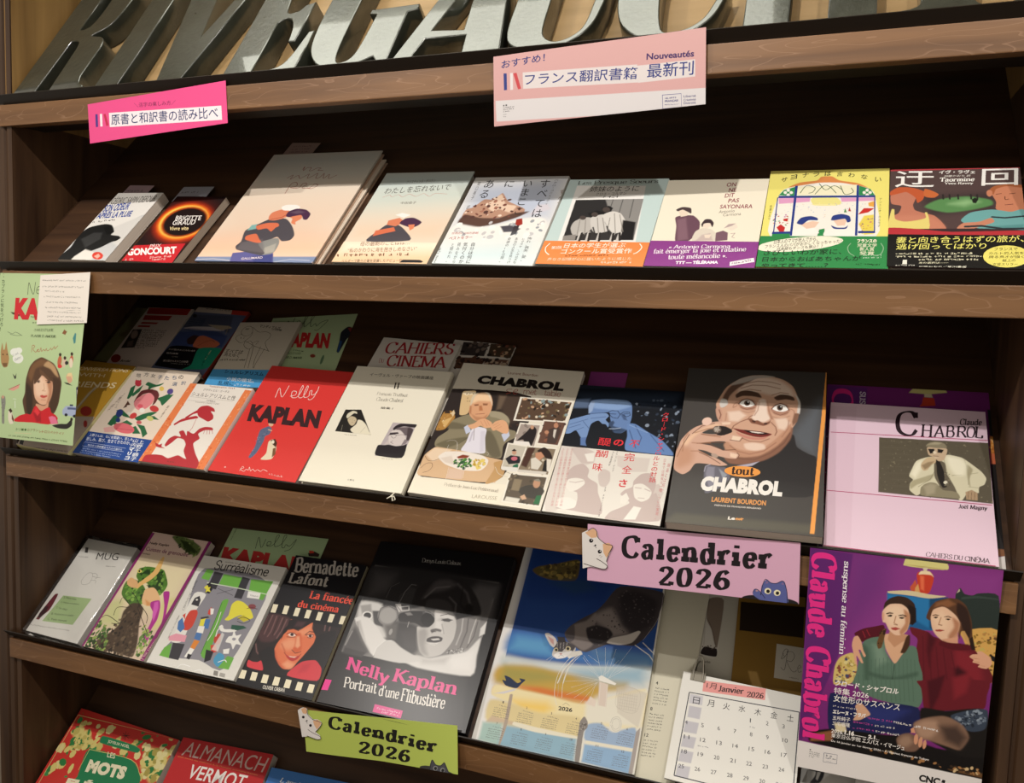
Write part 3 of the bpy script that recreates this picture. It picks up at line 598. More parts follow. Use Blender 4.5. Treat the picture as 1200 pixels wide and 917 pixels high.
book('book', 'smaller book of an embracing couple, right of the large pale comic', 'books on the top display ledge', (1, -630.1, 9.6, 1, -0.0218), 145.4, 198.6, 15.75, 'dfdacb',
  [['P','bcd0d4',85.3,[-16,786,615,799,623,660,-7,632]],['P','cdd6cc',82.6,[-7,632,623,660,644,525,-22,472]],['P','eccdb0',102.3,[-17,337,619,377,595,164,-14,152]],['P','4f4a50',1.1,[175,264,208,314,281,314,346,266,407,184,140,172]],['P','d9714f',1.1,[157,264,262,294,286,261,222,240,160,216]],['P','d9805e',1.1,[202,351,264,376,316,339,268,302,208,314]],['P','f3ede6',0.9,[226,401,264,419,326,401,291,376]],['P','4b2c48',1.0,[285,326,304,369,355,376,418,340,408,310,372,291]],['P','e08560',0.9,[344,315,383,320,391,286,373,266]],['T','6a5f52','クリスティンヌ・デパラン','s',[44.0,172.3,46.7,3.0,-1.2,7.5]],['T','4f4a44','わたしを忘れないで','s',[16.2,147.9,104.7,8.2,-0.7,14.8]],['W','c98a7c',0.62,[73,560,110,583,134,564,167,585,204,563,240,589,290,567,331,593,378,566,405,592,484,586]],['T','5f564a','中田俊子','s',[54.8,123.9,24.5,1.1,-1.0,5.8]]], spine='L', hard=2, pages='d8d0c4', edge='8d8378', spine_col='c8bfae', band=[41.8,'f0c7a0',[['P','f6e6cf',33.8,[-31,188,641,200,613,96,20,81]],['T','8a5a3c','母の最期のことばは…','s',[29.9,32.1,75.3,5.2,-2.6,9.5]],['T','8a5a3c','“私のかわりに海を抱きしめなさい”','s',[16.0,18.8,105.1,6.2,-2.7,9.4]],['D','7a5034',[1.8,9.2,112.8,5.4,-2.0,7.0],6],['T','33271f','ベルギーで数々の賞を受賞したデビュー作','b',[15.5,-1.2,92.8,3.8,-1.5,6.0]],['P','1c1a1c',0.6,[418,6,432,29,534,30,557,19,554,9]]]])
book('book', 'white book with a painted mountain and upright black Japanese title', 'books on the top display ledge', (1, -478.8, 9.8, 1, -0.0242), 140.5, 182.4, 14.25, 'ece9e2',
  [['P','bfc6d6',49.7,[12,654,536,701,553,373,41,316]],['P','b98f78',1.3,[42,440,79,462,121,528,180,527,213,585,265,517,327,480,388,443,380,390,275,372,118,353,41,370]],['P','e7c9b0',2.8,[160,471,209,574,262,489,330,471,310,416,239,444,207,425]],['P','5d4238',3.8,[50,398,149,371,262,371,325,407,418,425,361,372,255,318,139,290,32,325]],['Q',['7a4a3e','efd8c4','a87460','5a3a34'],[42,440,217,574,377,440,336,372,47,370],46,[1.35,4.04],3],['P','d5cfd6',5.5,[450,479,509,486,534,443,428,390]],['P','f1ede6',5.6,[41,316,177,291,282,310,388,363,506,372,544,321,532,202,389,166,74,159,10,262]],['Q',['c9c4c4','f7f4ee','9fa3a8'],[35,316,534,355,543,202,48,193],40,[1.97,5.27],5],['P','4e4a52',2.7,[291,301,344,310,413,282,396,259,325,253]],['P','a03024',0.7,[365,358,396,368,413,320,392,302,371,319]],['P','3b3338',0.9,[369,305,398,311,401,242,371,224]],['P','cfe0e4',68.6,[-14,122,495,168,544,5,2,-15]],['V','26211f','すべては','s',[108.6,176.7,9.1,-84.5,16.3,-0.4]],['V','26211f','いまここ','s',[83.2,177.3,7.1,-79.9,15.9,-0.4]],['V','26211f','に','s',[56.3,176.0,1.0,-18.4,16.9,-0.4]],['V','26211f','ある','s',[26.0,178.7,0.6,-45.4,17.2,-0.4]],['V','5b5550','パオロ・コニェッティ','s',[124.3,176.3,0.5,-56.5,5.6,-0.1]],['V','5b5550','関口英子 訳','s',[9.6,173.1,2.4,-63.1,4.7,-0.1]],['T','b02a22','世界的に200万部超','s',[7.0,57.7,38.8,1.5,-0.1,4.4]],['T','b02a22','ベストセラー','m',[7.1,46.4,33.3,3.2,-1.0,6.0]],['V','2f2a28','怖れ、喪失、愛、','s',[121.4,54.5,3.4,-46.9,6.5,0.1]],['V','2f2a28','ヒマラヤ、この壮大な','s',[113.2,52.3,2.0,-49.1,4.7,0.0]],['V','2f2a28','本当の人生を見つけ','s',[103.4,53.3,3.8,-50.3,4.7,0.1]],['V','2f2a28','奇跡の10日間。','s',[93.6,53.2,2.3,-48.6,4.8,0.0]],['V','2f2a28','自分は何に','m',[45.4,42.4,6.1,-41.4,6.8,0.2]],['V','2f2a28','気付くのか','m',[34.7,42.2,6.7,-41.6,6.7,0.1]],['V','2f2a28','挑みながら','s',[25.4,42.0,6.0,-41.7,4.9,0.1]],['V','2f2a28','と問われ、','s',[16.5,40.5,5.1,-38.5,5.0,0.1]],['D','5a5550',[-0.3,30.7,1.9,-29.4,3.5,-0.8],7],['V','7d5a44','すべてはいまここにある','s',[138.4,153.9,17.4,-143.3,6.1,-0.1]]], spine='R', hard=2, cell=0.9, pages='d8d0c4', spine_col='eae6df')
book('book', 'pale blue book with an old photo of children seen from behind and an orange band', 'books on the top display ledge', (1, -335.1, 10.2, 1, -0.0283), 135.1, 169.8, 14.5, 'c3d5d2',
  [['P','ece9e4',0.7,[54,626,431,620,472,150,71,139]],['P','33302f',0.7,[79,503,440,510,455,190,92,178]],['P','2b2929',0.6,[79,503,253,508,262,375,108,222,92,178]],['P','8d8a86',2.6,[242,504,440,510,456,197,388,309,268,444]],['K','5a5856',1.24,0.6,[334,506,338,359]],['K','5a5856',1.24,0.6,[390,507,399,360]],['K','5a5856',1.24,0.6,[282,506,283,427]],['P','1a1818',1.1,[236,436,271,456,298,436,289,401,250,401]],['P','1a1818',1.1,[172,392,217,418,261,401,252,367,198,358]],['P','b8b3ad',1.1,[115,323,152,357,198,358,222,307,214,249,144,214,111,272]],['P','cdc8c2',1.1,[198,358,248,384,278,376,279,325,317,259,250,238,217,282]],['P','d6d1ca',1.1,[256,375,299,410,347,393,381,343,415,285,350,235,306,283]],['P','1c1a1a',2.5,[370,342,439,326,455,190,388,189]],['P','8e8882',1.1,[87,213,152,226,158,183,92,178]],['K','c9c4be',4.34,0.5,[175,182,173,240]],['K','c9c4be',4.34,0.5,[219,185,218,240]],['K','c9c4be',4.34,0.5,[274,186,274,242]],['K','c9c4be',4.34,0.5,[344,188,345,243]],['K','c9c4be',4.34,0.5,[377,188,378,244]],['P','4a403c',0.6,[284,424,284,414,280,407,273,403,264,403,255,407,248,414,243,424,243,432,247,440,254,444,264,444,273,440,280,432]],['P','4a403c',0.6,[230,384,230,376,227,369,220,365,212,365,204,369,198,375,194,384,193,392,197,398,203,402,212,402,220,398,226,392]],['P','4a403c',0.6,[172,358,172,350,168,344,162,341,155,341,147,344,141,350,137,357,137,365,140,371,146,374,154,374,162,371,168,365]],['K','8a857e',0.99,0.5,[143,349,158,223]],['K','8a857e',0.99,0.5,[174,340,198,224]],['K','8a857e',0.99,0.5,[232,358,266,241]],['K','8a857e',0.99,0.5,[260,358,298,245]],['K','8a857e',0.99,0.5,[314,393,354,240]],['K','8a857e',0.99,0.5,[344,384,390,252]],['K','8a857e',0.99,0.5,[299,359,306,283]],['K','2a2624',3.1,0.6,[181,236,182,177]],['K','2a2624',3.1,0.5,[222,237,229,178]],['K','2a2624',3.1,0.5,[276,238,284,180]],['K','2a2624',3.1,0.5,[345,235,352,182]],['K','2a2624',3.1,0.5,[376,240,388,187]],['K','2a2726',1.86,1.1,[228,282,253,225]],['K','2a2726',1.86,1.1,[298,292,324,230]],['T','4a4642','Les Presque Sœurs','r',[13.6,156.4,109.5,2.0,-0.6,10.3]],['T','37332f','姉妹のように','s',[33.9,142.3,66.1,1.2,-0.2,12.4]],['T','4a4642','クロエ・コルマン','s',[44.5,135.0,40.9,1.5,-0.3,5.9]],['D','4a4642',[55.6,128.7,24.0,1.6,0.0,4.9],8]], spine='R', cell=0.9, pages='d8d0c4', hard=2, band=[43.4,'e98a4a',[['T','fdf1e4','日本の学生が選ぶ','b',[28.7,30.1,78.1,3.1,0.3,9.0]],['T','fdf1e4','ゴンクール賞受賞作','b',[27.8,18.9,89.2,3.7,-0.4,9.6]],['T','fdf1e4','第2回','m',[13.3,27.3,13.0,1.2,-0.7,5.6]],['W','fdf1e4',1.24,[35,154,21,121,30,89,54,67]],['W','fdf1e4',1.24,[495,163,511,135,497,101,479,88]],['D','8a4a24',[35.4,13.6,55.0,3.5,-0.2,3.9],9],['T','fbe0c8','声なき記憶が心に届いたように感じた','s',[13.8,5.7,105.8,4.7,-0.2,5.6]],['D','fbe0c8',[83.1,2.9,37.7,2.3,-0.1,3.9],10]]])
book('book', 'cream book with a drawing of three people and a violet paper band', 'books on the top display ledge', (1, -198.7, 9.0, 1, -0.0203), 126.0, 164.7, 13.5, 'f0e7d2',
  [['P','6b4a58',0.8,[87,356,116,372,173,372,212,323,216,244,174,177,118,176,103,290]],['P','8d6a76',3.9,[100,339,140,356,176,196,127,183],0.7],['P','e8d6c2',0.6,[87,419,122,430,146,408,144,372,114,362]],['P','4a3a3c',0.7,[81,419,110,439,152,430,160,388,139,402,113,418,92,405]],['P','ead8c6',0.5,[227,323,257,331,275,300,255,276,233,283]],['P','3f2f34',0.6,[222,307,235,343,262,343,280,316,277,284,262,315,234,310,230,283]],['P','ddd2c2',0.8,[202,251,234,278,276,268,301,237,298,182,198,181]],['P','b9a0a0',3.0,[237,228,275,241,292,190,213,184],0.6],['P','ead8c6',0.8,[247,228,281,232,275,205,255,205]],['P','7a5a66',0.8,[300,244,332,260,356,245,361,191,305,182]],['P','e9dccb',0.6,[347,300,386,311,397,284,372,258,348,276]],['P','b8a4a0',0.6,[332,276,351,308,385,314,368,295]],['K','b49c98',0.87,0.5,[370,238,389,242,378,214,391,207]],['T','8e2f45','ON','m',[75.4,149.5,11.6,0.6,0.2,8.3]],['T','8e2f45','NE','m',[79.4,138.7,9.2,0.7,0.2,8.2]],['T','8e2f45','DIT','m',[76.2,127.7,11.2,0.7,0.2,8.1]],['T','8e2f45','PAS','m',[81.6,117.6,12.7,0.7,0.3,7.9]],['T','8e2f45','SAYONARA','m',[73.2,106.1,38.6,0.6,0.2,7.8]],['T','8a8276','Antonio','s',[73.2,97.0,18.4,2.4,-0.1,5.8]],['T','8a8276','Carmona','s',[79.0,91.3,20.9,2.4,0.0,5.7]]], spine='L', cell=0.9, pages='d8d0c4', band=[45.3,'8d3f8b',[['T','f4e6f0','« Antonio Carmona','f',[24.1,30.8,71.3,2.3,0.0,7.0]],['T','f4e6f0','fait émerger la joie et ratatine','f',[7.7,19.3,106.7,6.1,-0.7,10.4]],['T','f4e6f0','toute mélancolie ».','f',[26.7,11.9,67.1,4.1,-0.5,8.3]],['T','fff4fa','TTT — TÉLÉRAMA','x',[36.6,4.0,48.7,2.2,-0.1,6.3]],['G','efe6ea',[395,11,393,38,496,70,502,42]],['D','6a4a66',[100.7,5.3,20.5,6.0,-0.2,3.6],11]]])
book('book', 'yellow book with a drawn window and two girls, green paper band', 'books on the top display ledge', (1, -71.0, 8.1, 1, -0.0128), 135.6, 177.0, 14.5, 'eee27a',
  [['P','f0ebe0',0.5,[54,505,79,562,146,586,252,616,386,595,453,560,481,511,486,193,49,190]],['P','d98a4e',0.6,[93,574,145,611,222,625,240,653,288,655,324,622,405,598,453,560,420,574,329,603,233,606,146,586]],['P','2f8a4e',0.5,[54,513,75,554,128,578,125,506]],['P','2f8a4e',0.5,[413,578,462,552,483,503,412,505]],['P','f0ebe0',0.5,[90,534,90,528,88,524,85,522,82,522,78,525,76,529,75,534,75,539,77,543,80,545,84,545,87,543,89,539]],['P','f0ebe0',0.5,[118,533,118,528,116,524,113,522,109,522,106,524,104,528,102,533,103,538,104,542,108,544,111,544,114,542,117,538]],['P','f0ebe0',0.5,[103,552,102,546,101,542,98,540,94,540,91,543,88,547,87,552,88,557,89,561,92,563,96,563,99,561,102,557]],['P','f0ebe0',0.5,[106,515,105,510,104,506,100,504,97,504,94,506,91,510,90,515,90,520,92,524,95,526,99,526,102,524,104,520]],['P','f0ebe0',0.5,[443,525,443,520,441,516,438,514,435,514,432,516,430,520,429,525,429,530,431,534,434,536,437,536,440,534,442,530]],['P','f0ebe0',0.5,[469,524,468,519,466,516,464,514,460,514,458,516,455,520,454,524,455,530,457,533,460,536,463,535,466,533,468,529]],['P','f0ebe0',0.5,[456,542,455,537,453,534,450,531,447,532,444,534,442,538,441,543,442,548,444,552,446,554,450,554,453,551,455,547]],['P','f0ebe0',0.5,[457,507,456,502,454,498,451,496,448,496,445,498,443,502,442,507,443,512,444,516,448,518,451,518,454,516,456,512]],['P','efe9c8',0.5,[132,578,405,586,406,505,128,506]],['W','3a5a36',0.87,[151,527,176,584,216,567,208,534,190,526]],['W','3a5a36',0.87,[219,517,254,582,283,573,314,523]],['W','3a5a36',0.87,[330,580,352,514,388,530,378,562]],['W','3a5a36',0.87,[233,600,265,549,302,581,341,547]],['P','dfa0c4',1.0,[55,496,201,493,199,461,60,447]],['P','dfa0c4',1.0,[334,490,482,487,480,464,340,458]],['P','e9df8e',0.5,[202,477,220,493,315,491,340,450,318,432,224,433]],['P','efe4a0',0.5,[204,443,341,441,318,430,224,432]],['Q',['e9ded0','c8a0c8','8ab0d0','e0c0a0'],[59,455,482,448,476,340,49,344],90,[0.32,0.74],8],['Q',['c03a3a','4a9a5a','e0a040','b060a0'],[42,375,114,374,112,281,45,281],26,[0.63,1.58],9],['P','c02a2a',0.7,[65,273,82,296,103,273,101,243,82,238]],['P','c02a2a',0.5,[90,335,112,340,109,315,92,320]],['P','c8302a',0.7,[414,364,438,410,483,409,457,379]],['P','e9a84a',1.0,[455,448,484,464,482,417,458,425]],['P','e8d25a',2.1,[419,296,440,356,482,363,484,229,444,222]],['Q',['7a3a7a','e0c040','c05a7a'],[424,296,476,356,482,236,417,229],22,[0.73,1.46],4],['P','4a8a4a',0.5,[353,380,358,411,366,380]],['P','b03a3a',0.5,[371,388,376,418,384,387]],['P','2f8a4e',0.5,[50,235,129,238,128,190,49,190]],['P','2f8a4e',0.5,[253,258,276,266,278,214,247,213]],['G','263a86',[125,586,137,586,138,214,128,214]],['G','263a86',[402,583,412,582,416,216,406,216]],['G','263a86',[54,508,483,503,484,489,54,492]],['G','263a86',[49,241,129,244,130,229,48,226]],['G','263a86',[418,248,487,248,487,234,418,233]],['W','263a86',1.24,[51,496,55,232]],['W','263a86',1.24,[482,503,486,234]],['P','f4efe6',0.7,[138,250,178,273,234,266,255,233,136,213]],['P','eac6ae',0.6,[167,296,222,319,250,311,234,273,198,263]],['P','2b3c82',0.6,[152,304,169,343,210,355,239,342,242,324,203,324,177,293]],['P','f4efe6',0.7,[281,251,326,273,380,273,403,236,400,214,278,214]],['P','eac6ae',0.6,[309,326,336,342,368,326,361,288,330,284]],['P','2b3c82',0.6,[300,326,308,357,344,369,378,354,385,318,371,308,359,334,314,323]],['P','2b3c82',0.5,[302,288,326,273,362,273,374,288,366,263,317,263]],['T','3a3a2a','サ','m',[13.8,153.0,7.3,2.7,0.0,9.0]],['T','3a3a2a','ヨ','m',[24.6,158.2,7.3,2.1,0.1,9.0]],['T','3a3a2a','ナ','m',[38.0,162.0,7.3,1.6,0.1,9.0]],['T','3a3a2a','ラ','m',[50.2,163.7,7.3,1.1,0.2,9.0]],['T','3a3a2a','は','m',[63.6,164.5,7.2,0.5,0.2,8.9]],['T','3a3a2a','言','m',[76.9,163.5,7.2,0.1,0.4,8.9]],['T','3a3a2a','わ','m',[90.2,161.4,7.1,-0.5,0.4,8.8]],['T','3a3a2a','な','m',[104.5,157.5,7.1,-0.9,0.5,8.8]],['T','3a3a2a','い','m',[119.8,152.1,7.0,-1.4,0.5,8.6]],['V','4a4632','佐藤かおり','s',[6.4,109.9,0.3,-28.7,3.0,0.0]],['V','4a4632','アントニオ・カルモナ','s',[126.8,121.3,-0.9,-53.0,3.2,-0.1]]], spine='R', hard=2, cell=0.8, pages='d8d0c4', band=[52.7,'2f8648',[['G','f0ead4',[360,183,355,170,338,156,310,142,274,129,230,118,183,109,135,103,90,100,50,102,18,107,-2,115,-10,126,-6,140,11,154,40,168,78,182,123,194,171,202,220,208,265,210,304,208,334,203,353,194]],['P','2f8648',0.7,[-750,896,-749,896,-748,894]],['T','4a463a','日本人のママが死んでから、','m',[16.1,38.5,46.6,5.6,0.2,8.2]],['T','4a463a','フランス人のパパがおかしくなっちゃった！','m',[6.7,30.6,81.5,10.9,0.1,6.3]],['T','4a463a','日本語もダンスも禁止！？','m',[20.4,27.1,48.3,5.8,0.4,5.5]],['T','1c2a1c','さびしいわが家に、','b',[6.3,18.5,82.7,3.7,0.4,9.5]],['T','1c2a1c','日本からおばあちゃんが','b',[5.9,8.0,103.0,3.8,0.6,8.3]],['T','1c2a1c','やってきて……？','b',[5.5,-1.6,70.3,2.2,0.6,7.1]],['T','f4ead0','フランスの','x',[104.3,41.6,19.9,0.2,0.2,6.2]],['T','f4ead0','児童文学','x',[104.5,34.5,19.9,0.2,0.2,6.1]],['T','f4ead0','新人賞','x',[107.3,28.1,14.6,0.3,0.2,6.1]],['T','f4ead0','受賞','x',[107.5,21.5,14.6,0.2,0.2,5.9]],['W','8ab08a',0.99,[392,163,380,134,388,99,409,78]],['W','8ab08a',0.99,[514,165,525,134,517,97,499,80]],['D','cfe0c8',[110.8,19.8,18.1,0.3,0.1,2.4],12],['D','cfe0c8',[110.9,15.6,18.1,1.1,0.1,2.4],13],['D','1c3a1c',[103.7,5.1,17.0,0.4,0.4,2.7],14],['D','16301a',[116.5,3.7,11.6,0.6,0.4,3.1],15]]])
book('book', 'dark brown book with a painted couple in a car and black paper band', 'books on the top display ledge', (1, 63.9, 9.5, 1, -0.0236), 133.1, 169.9, 15.5, '54413f',
  [['P','b03a40',0.5,[-2,680,550,689,549,676,-2,667]],['P','3f3232',17.6,[133,475,423,502,418,382,167,338]],['P','5a8a52',3.5,[146,398,202,451,314,473,404,449,411,412,336,380,235,360]],['P','8fb880',11.9,[245,420,313,450,362,434,303,405]],['K','2c2624',1.86,0.9,[220,486,221,455]],['K','2c2624',1.86,0.9,[246,486,247,455]],['K','2c2624',1.86,0.9,[280,485,281,455]],['K','2c2624',1.86,0.9,[331,485,332,454]],['K','2c2624',1.86,0.9,[356,484,356,454]],['P','1c2018',0.9,[334,450,347,465,359,450,350,424,337,427]],['P','c07a62',0.6,[4,476,17,524,62,531,115,522,107,452,98,414,107,376,150,353,184,338,213,294,224,240,4,237,2,323,38,353,50,406,10,422]],['P','d08a6e',8.6,[2,308,64,338,133,338,192,309,217,251,3,249],0.5],['P','c05a34',0.6,[3,511,35,542,80,542,115,530,146,506,138,452,116,429,107,467,71,507,44,499,4,484]],['P','c86a3a',0.6,[146,529,172,518,203,489,185,466,159,467,142,482]],['P','e4d27a',0.5,[2,315,11,383,22,380,26,315,65,296,116,306,150,323,146,360,155,360,163,309,154,239,3,246]],['P','c98262',0.5,[414,487,420,532,450,547,516,549,540,530,530,375,474,360,426,382,428,434]],['P','a8603a',0.5,[410,494,408,525,434,550,500,558,541,548,540,530,475,544,432,524,421,487]],['P','c98262',0.5,[416,494,415,484,411,475,406,471,401,471,397,476,394,484,393,494,394,505,398,514,403,518,408,518,413,513,416,505]],['W','5a3226',0.81,[429,486,452,492]],['W','5a3226',0.81,[480,489,505,494]],['W','5a3226',0.81,[463,471,464,449,478,453]],['W','6a2e2a',0.81,[460,412,492,417]],['P','6fa8a6',0.5,[288,309,327,360,402,380,442,375,482,365,530,379,522,241,364,250,308,281]],['P','4d8684',3.8,[397,267,524,282,522,241,372,246],0.7],['P','c9866a',0.5,[271,252,296,288,358,298,403,324,414,296,365,267,307,241]],['K','2c3438',3.1,0.5,[304,264,365,270,444,251,523,254]],['K','2c3438',2.48,0.5,[408,330,456,324,528,336]],['P','3a2a2c',0.5,[116,247,364,253,522,244,520,213,167,219]],['P','b8343a',0.5,[3,254,116,247,250,229,522,241,520,213,4,208]],['T','f4f0ea','迂','m',[5.1,136.0,40.9,-0.7,0.8,30.6]],['T','f4f0ea','回','m',[93.7,137.2,35.8,0.8,2.0,30.7]],['T','f0ece4','イヴ・ラヴェ','b',[51.1,160.0,37.0,-0.3,0.7,6.9]],['T','e0dad0','加藤かおり 訳','m',[56.1,153.8,27.1,0.1,0.7,4.0]],['T','f0ece4','Taormine','F',[51.6,145.1,35.6,0.0,0.7,8.0]],['T','f0ece4','Yves Ravey','F',[56.1,139.1,29.2,-0.2,0.7,5.1]]], spine='R', hard=2, cell=0.8, pages='d8d0c4', band=[52.1,'14110e',[['T','f0e878','妻と向き合うはずの旅が、','b',[8.2,37.1,121.1,4.6,1.1,10.7]],['T','f0e878','逃げ回ってばかり','b',[8.3,26.6,85.9,3.5,1.2,9.5]],['D','e6e0c0',[8.1,18.3,72.6,2.7,0.3,3.4],16],['D','e6e0c0',[8.2,13.5,81.1,3.1,0.3,3.4],17],['D','e6e0c0',[30.3,9.4,55.9,2.2,0.6,3.4],18],['T','e6e0c0','夫の選択は——','m',[30.5,4.7,28.2,1.3,0.6,3.0]],['G','e9e4d6',[60,14,62,41,78,42,78,14]],['D','e9e4d6',[8.2,0.6,18.3,0.6,0.1,2.0],19],['T','f0ecd8','加藤かおり／早川書房','b',[30.5,-2.3,44.6,1.7,0.4,3.7]],['G','e8dc70',[536,77,530,56,517,37,498,22,474,11,447,7,421,9,397,18,379,32,367,51,364,72,369,94,382,113,402,129,427,140,454,144,481,141,504,132,522,117,533,98]],['T','3a3418','フランスで','m',[101.5,27.3,21.2,0.9,0.6,4.4]],['T','3a3418','カルト的人気を','m',[96.3,20.8,31.8,1.3,0.6,4.4]],['T','3a3418','誇る鬼才が描く','m',[96.1,15.2,31.6,1.3,0.6,4.3]],['T','3a3418','極上の','m',[108.0,10.0,11.8,0.7,0.6,4.3]],['T','3a3418','文芸スリラー','m',[98.9,3.8,22.5,1.2,0.6,4.3]]]])
sheet('paper_slip', 'pink paper slip poking out of the white dog paperback', 'paper slips in books', place(1, -1141.6, 172.3, 8.7, -0.0601), 56.7, 39.1, 'b59aa0',
  [['D','6a6068',[4.5,19.9,38.7,1.4,-2.2,5.9],20]], 'paper slip', thick=0.3)
sheet('paper_slip', 'grey paper slip poking out of the red and black ring paperback', 'paper slips in books', place(1, -1015.2, 161.8, 8.7, -0.0323), 64.5, 39.5, '9a9aa2',
  [['D','6a6068',[4.2,22.0,36.2,0.4,-1.6,5.7],21]], 'paper slip', thick=0.3)
sheet('paper_slip', 'pink paper slip poking out above the large pale comic', 'paper slips in books', place(1, -859.2, 276.1, 7.7, -0.086), 58.6, 40.8, 'a88f86',
  [['D','7a5a58',[9.6,28.1,36.4,2.3,-1.5,3.6],22],['D','7a5a58',[10.0,20.2,36.3,2.4,-1.4,3.6],23],['D','7a5a58',[10.4,12.4,36.2,2.5,-1.4,3.6],24]], 'paper slip', thick=0.3)
sheet('booklet', 'dim greenish booklet at the far left behind the front row', 'books showing behind the front row', place(2, -1240.0, 217.5, 0.5, -0.0599), 41.9, 136.2, '7a7a52',
  [['P','4a3424',14.0,[46,264,83,327,-11,500,62,538,163,336,170,220],0.6]], 'booklet', thick=0.3)
book('booklet', 'white booklet with red title bars and a small portrait photo, behind the front row', 'books showing behind the front row', (2, -1200.1, 201.2, 0.9, -0.0113), 109.1, 150.7, 3.6, 'cfc0b4',
  [['G','a8281c',[8,599,411,603,412,539,26,534]],['G','a8281c',[22,519,282,525,278,477,32,470]],['G','a8281c',[44,449,200,452,192,434,40,431]],['G','a8281c',[34,414,149,417,148,399,34,397]],['P','241c18',0.6,[11,369,94,378,148,198,30,181]],['P','9a8478',2.7,[95,307,94,292,87,282,74,279,58,285,42,298,30,316,23,334,24,350,31,361,45,363,61,357,76,344,89,326]],['P','6a5850',2.7,[50,248,90,268,118,210,72,200]],['D','4a3a34',[28.3,90.2,54.8,1.5,-1.6,3.9],25],['D','4a3a34',[28.4,85.2,54.7,1.7,-1.7,3.9],26],['D','4a3a34',[28.4,80.4,54.6,1.7,-1.6,3.8],27],['D','4a3a34',[28.5,75.5,54.5,1.8,-1.6,3.9],28],['D','4a3a34',[28.5,70.6,54.4,1.9,-1.6,3.9],29],['D','4a3a34',[28.6,65.8,54.3,1.9,-1.6,3.8],30],['D','4a3a34',[28.6,61.0,54.2,1.9,-1.6,3.8],31],['D','4a3a34',[28.7,56.2,54.0,2.0,-1.6,3.8],32],['D','4a3a34',[28.7,51.4,54.0,2.1,-1.6,3.8],33],['D','4a3a34',[28.8,46.7,32.5,1.2,-1.6,3.7],34],['G','8a2418',[87,102,101,85,105,68,100,54,86,46,66,44,44,50,24,63,11,79,6,96,12,111,26,120,46,121,68,114]],['T','2a1c18','Bordas','b',[27.8,13.4,22.7,1.1,1.9,5.6]]], spine='L', cat='booklet')
book('book', 'blue illustrated book with a red spine, black and green bands, behind the tulip book', 'books showing behind the front row', (2, -1089.1, 198.0, 0.9, -0.0671), 119.7, 156.1, 7.1, '59617e',
  [['P','cfc0b0',0.6,[-13,633,316,638,340,582,1,574]],['P','b83a2c',0.6,[316,638,504,620,514,586,340,582]],['D','5a4a44',[20.5,151.4,56.9,0.5,-1.3,4.3],35],['P','4a4e62',2.7,[-43,540,368,570,438,408,269,444,8,414]],['P','3a4258',2.7,[3,516,151,518,166,440,36,432]],['D','6a6a74',[3.2,125.5,27.2,0.1,-0.8,1.8],36],['D','6a6a74',[4.1,120.5,27.1,0.1,-0.8,1.7],37],['D','6a6a74',[5.0,115.5,27.1,0.2,-0.7,1.7],38],['D','6a6a74',[5.9,110.5,27.0,0.2,-0.7,1.7],39],['P','1c1618',1.2,[47,538,50,531,50,524,44,521,37,520,27,522,18,527,11,534,8,542,9,548,14,552,22,552,31,550,40,545]],['P','b8b0b4',1.1,[14,408,92,431,268,447,384,430,353,419,140,401]],['P','a89a84',1.1,[202,465,394,473,437,457,360,427,303,434]],['K','8a7a64',1.24,0.6,[398,467,417,392]],['K','8a7a64',0.82,0.5,[360,427,354,398]],['P','3c4a78',3.5,[-12,369,292,412,444,381,465,274,22,232]],['P','2f3c62',5.1,[23,394,64,414,374,408,428,365,324,366],0.6],['P','3a2420',2.5,[121,307,148,352,207,346,227,299,197,268,156,269]],['P','c06a4a',1.1,[212,256,199,338,237,359,313,344,395,320,430,297,399,259,282,240]],['W','4a2018',0.63,[254,261,299,308,340,324,376,311]],['P','0c0a0c',0.6,[24,229,282,240,320,134,294,45,33,42,12,52]],['T','cfc4bc','かつて描かれたことのない境地','s',[8.1,47.9,58.9,3.5,-1.9,3.9]],['T','cfc4bc','傑作短篇','s',[9.1,39.1,26.4,1.4,-1.6,3.9]],['D','8a827c',[27.5,33.3,13.0,0.4,-1.7,3.2],40],['T','cfc4bc','選び抜かれた十二の物語','s',[14.8,21.5,54.7,4.0,-1.7,4.5]],['D','8a827c',[35.6,18.3,40.4,2.8,-1.4,3.1],41],['P','1c8a6c',0.5,[282,240,478,256,482,104,434,64,318,48,271,42,316,94]],['V','0c3a2c','この一瞬を','s',[95.5,52.4,7.6,-28.9,4.1,0.5]],['V','d8d0a0','見よ','s',[98.5,59.5,1.9,-23.2,3.0,0.4]]], spine='R', spine_col='8a3226')
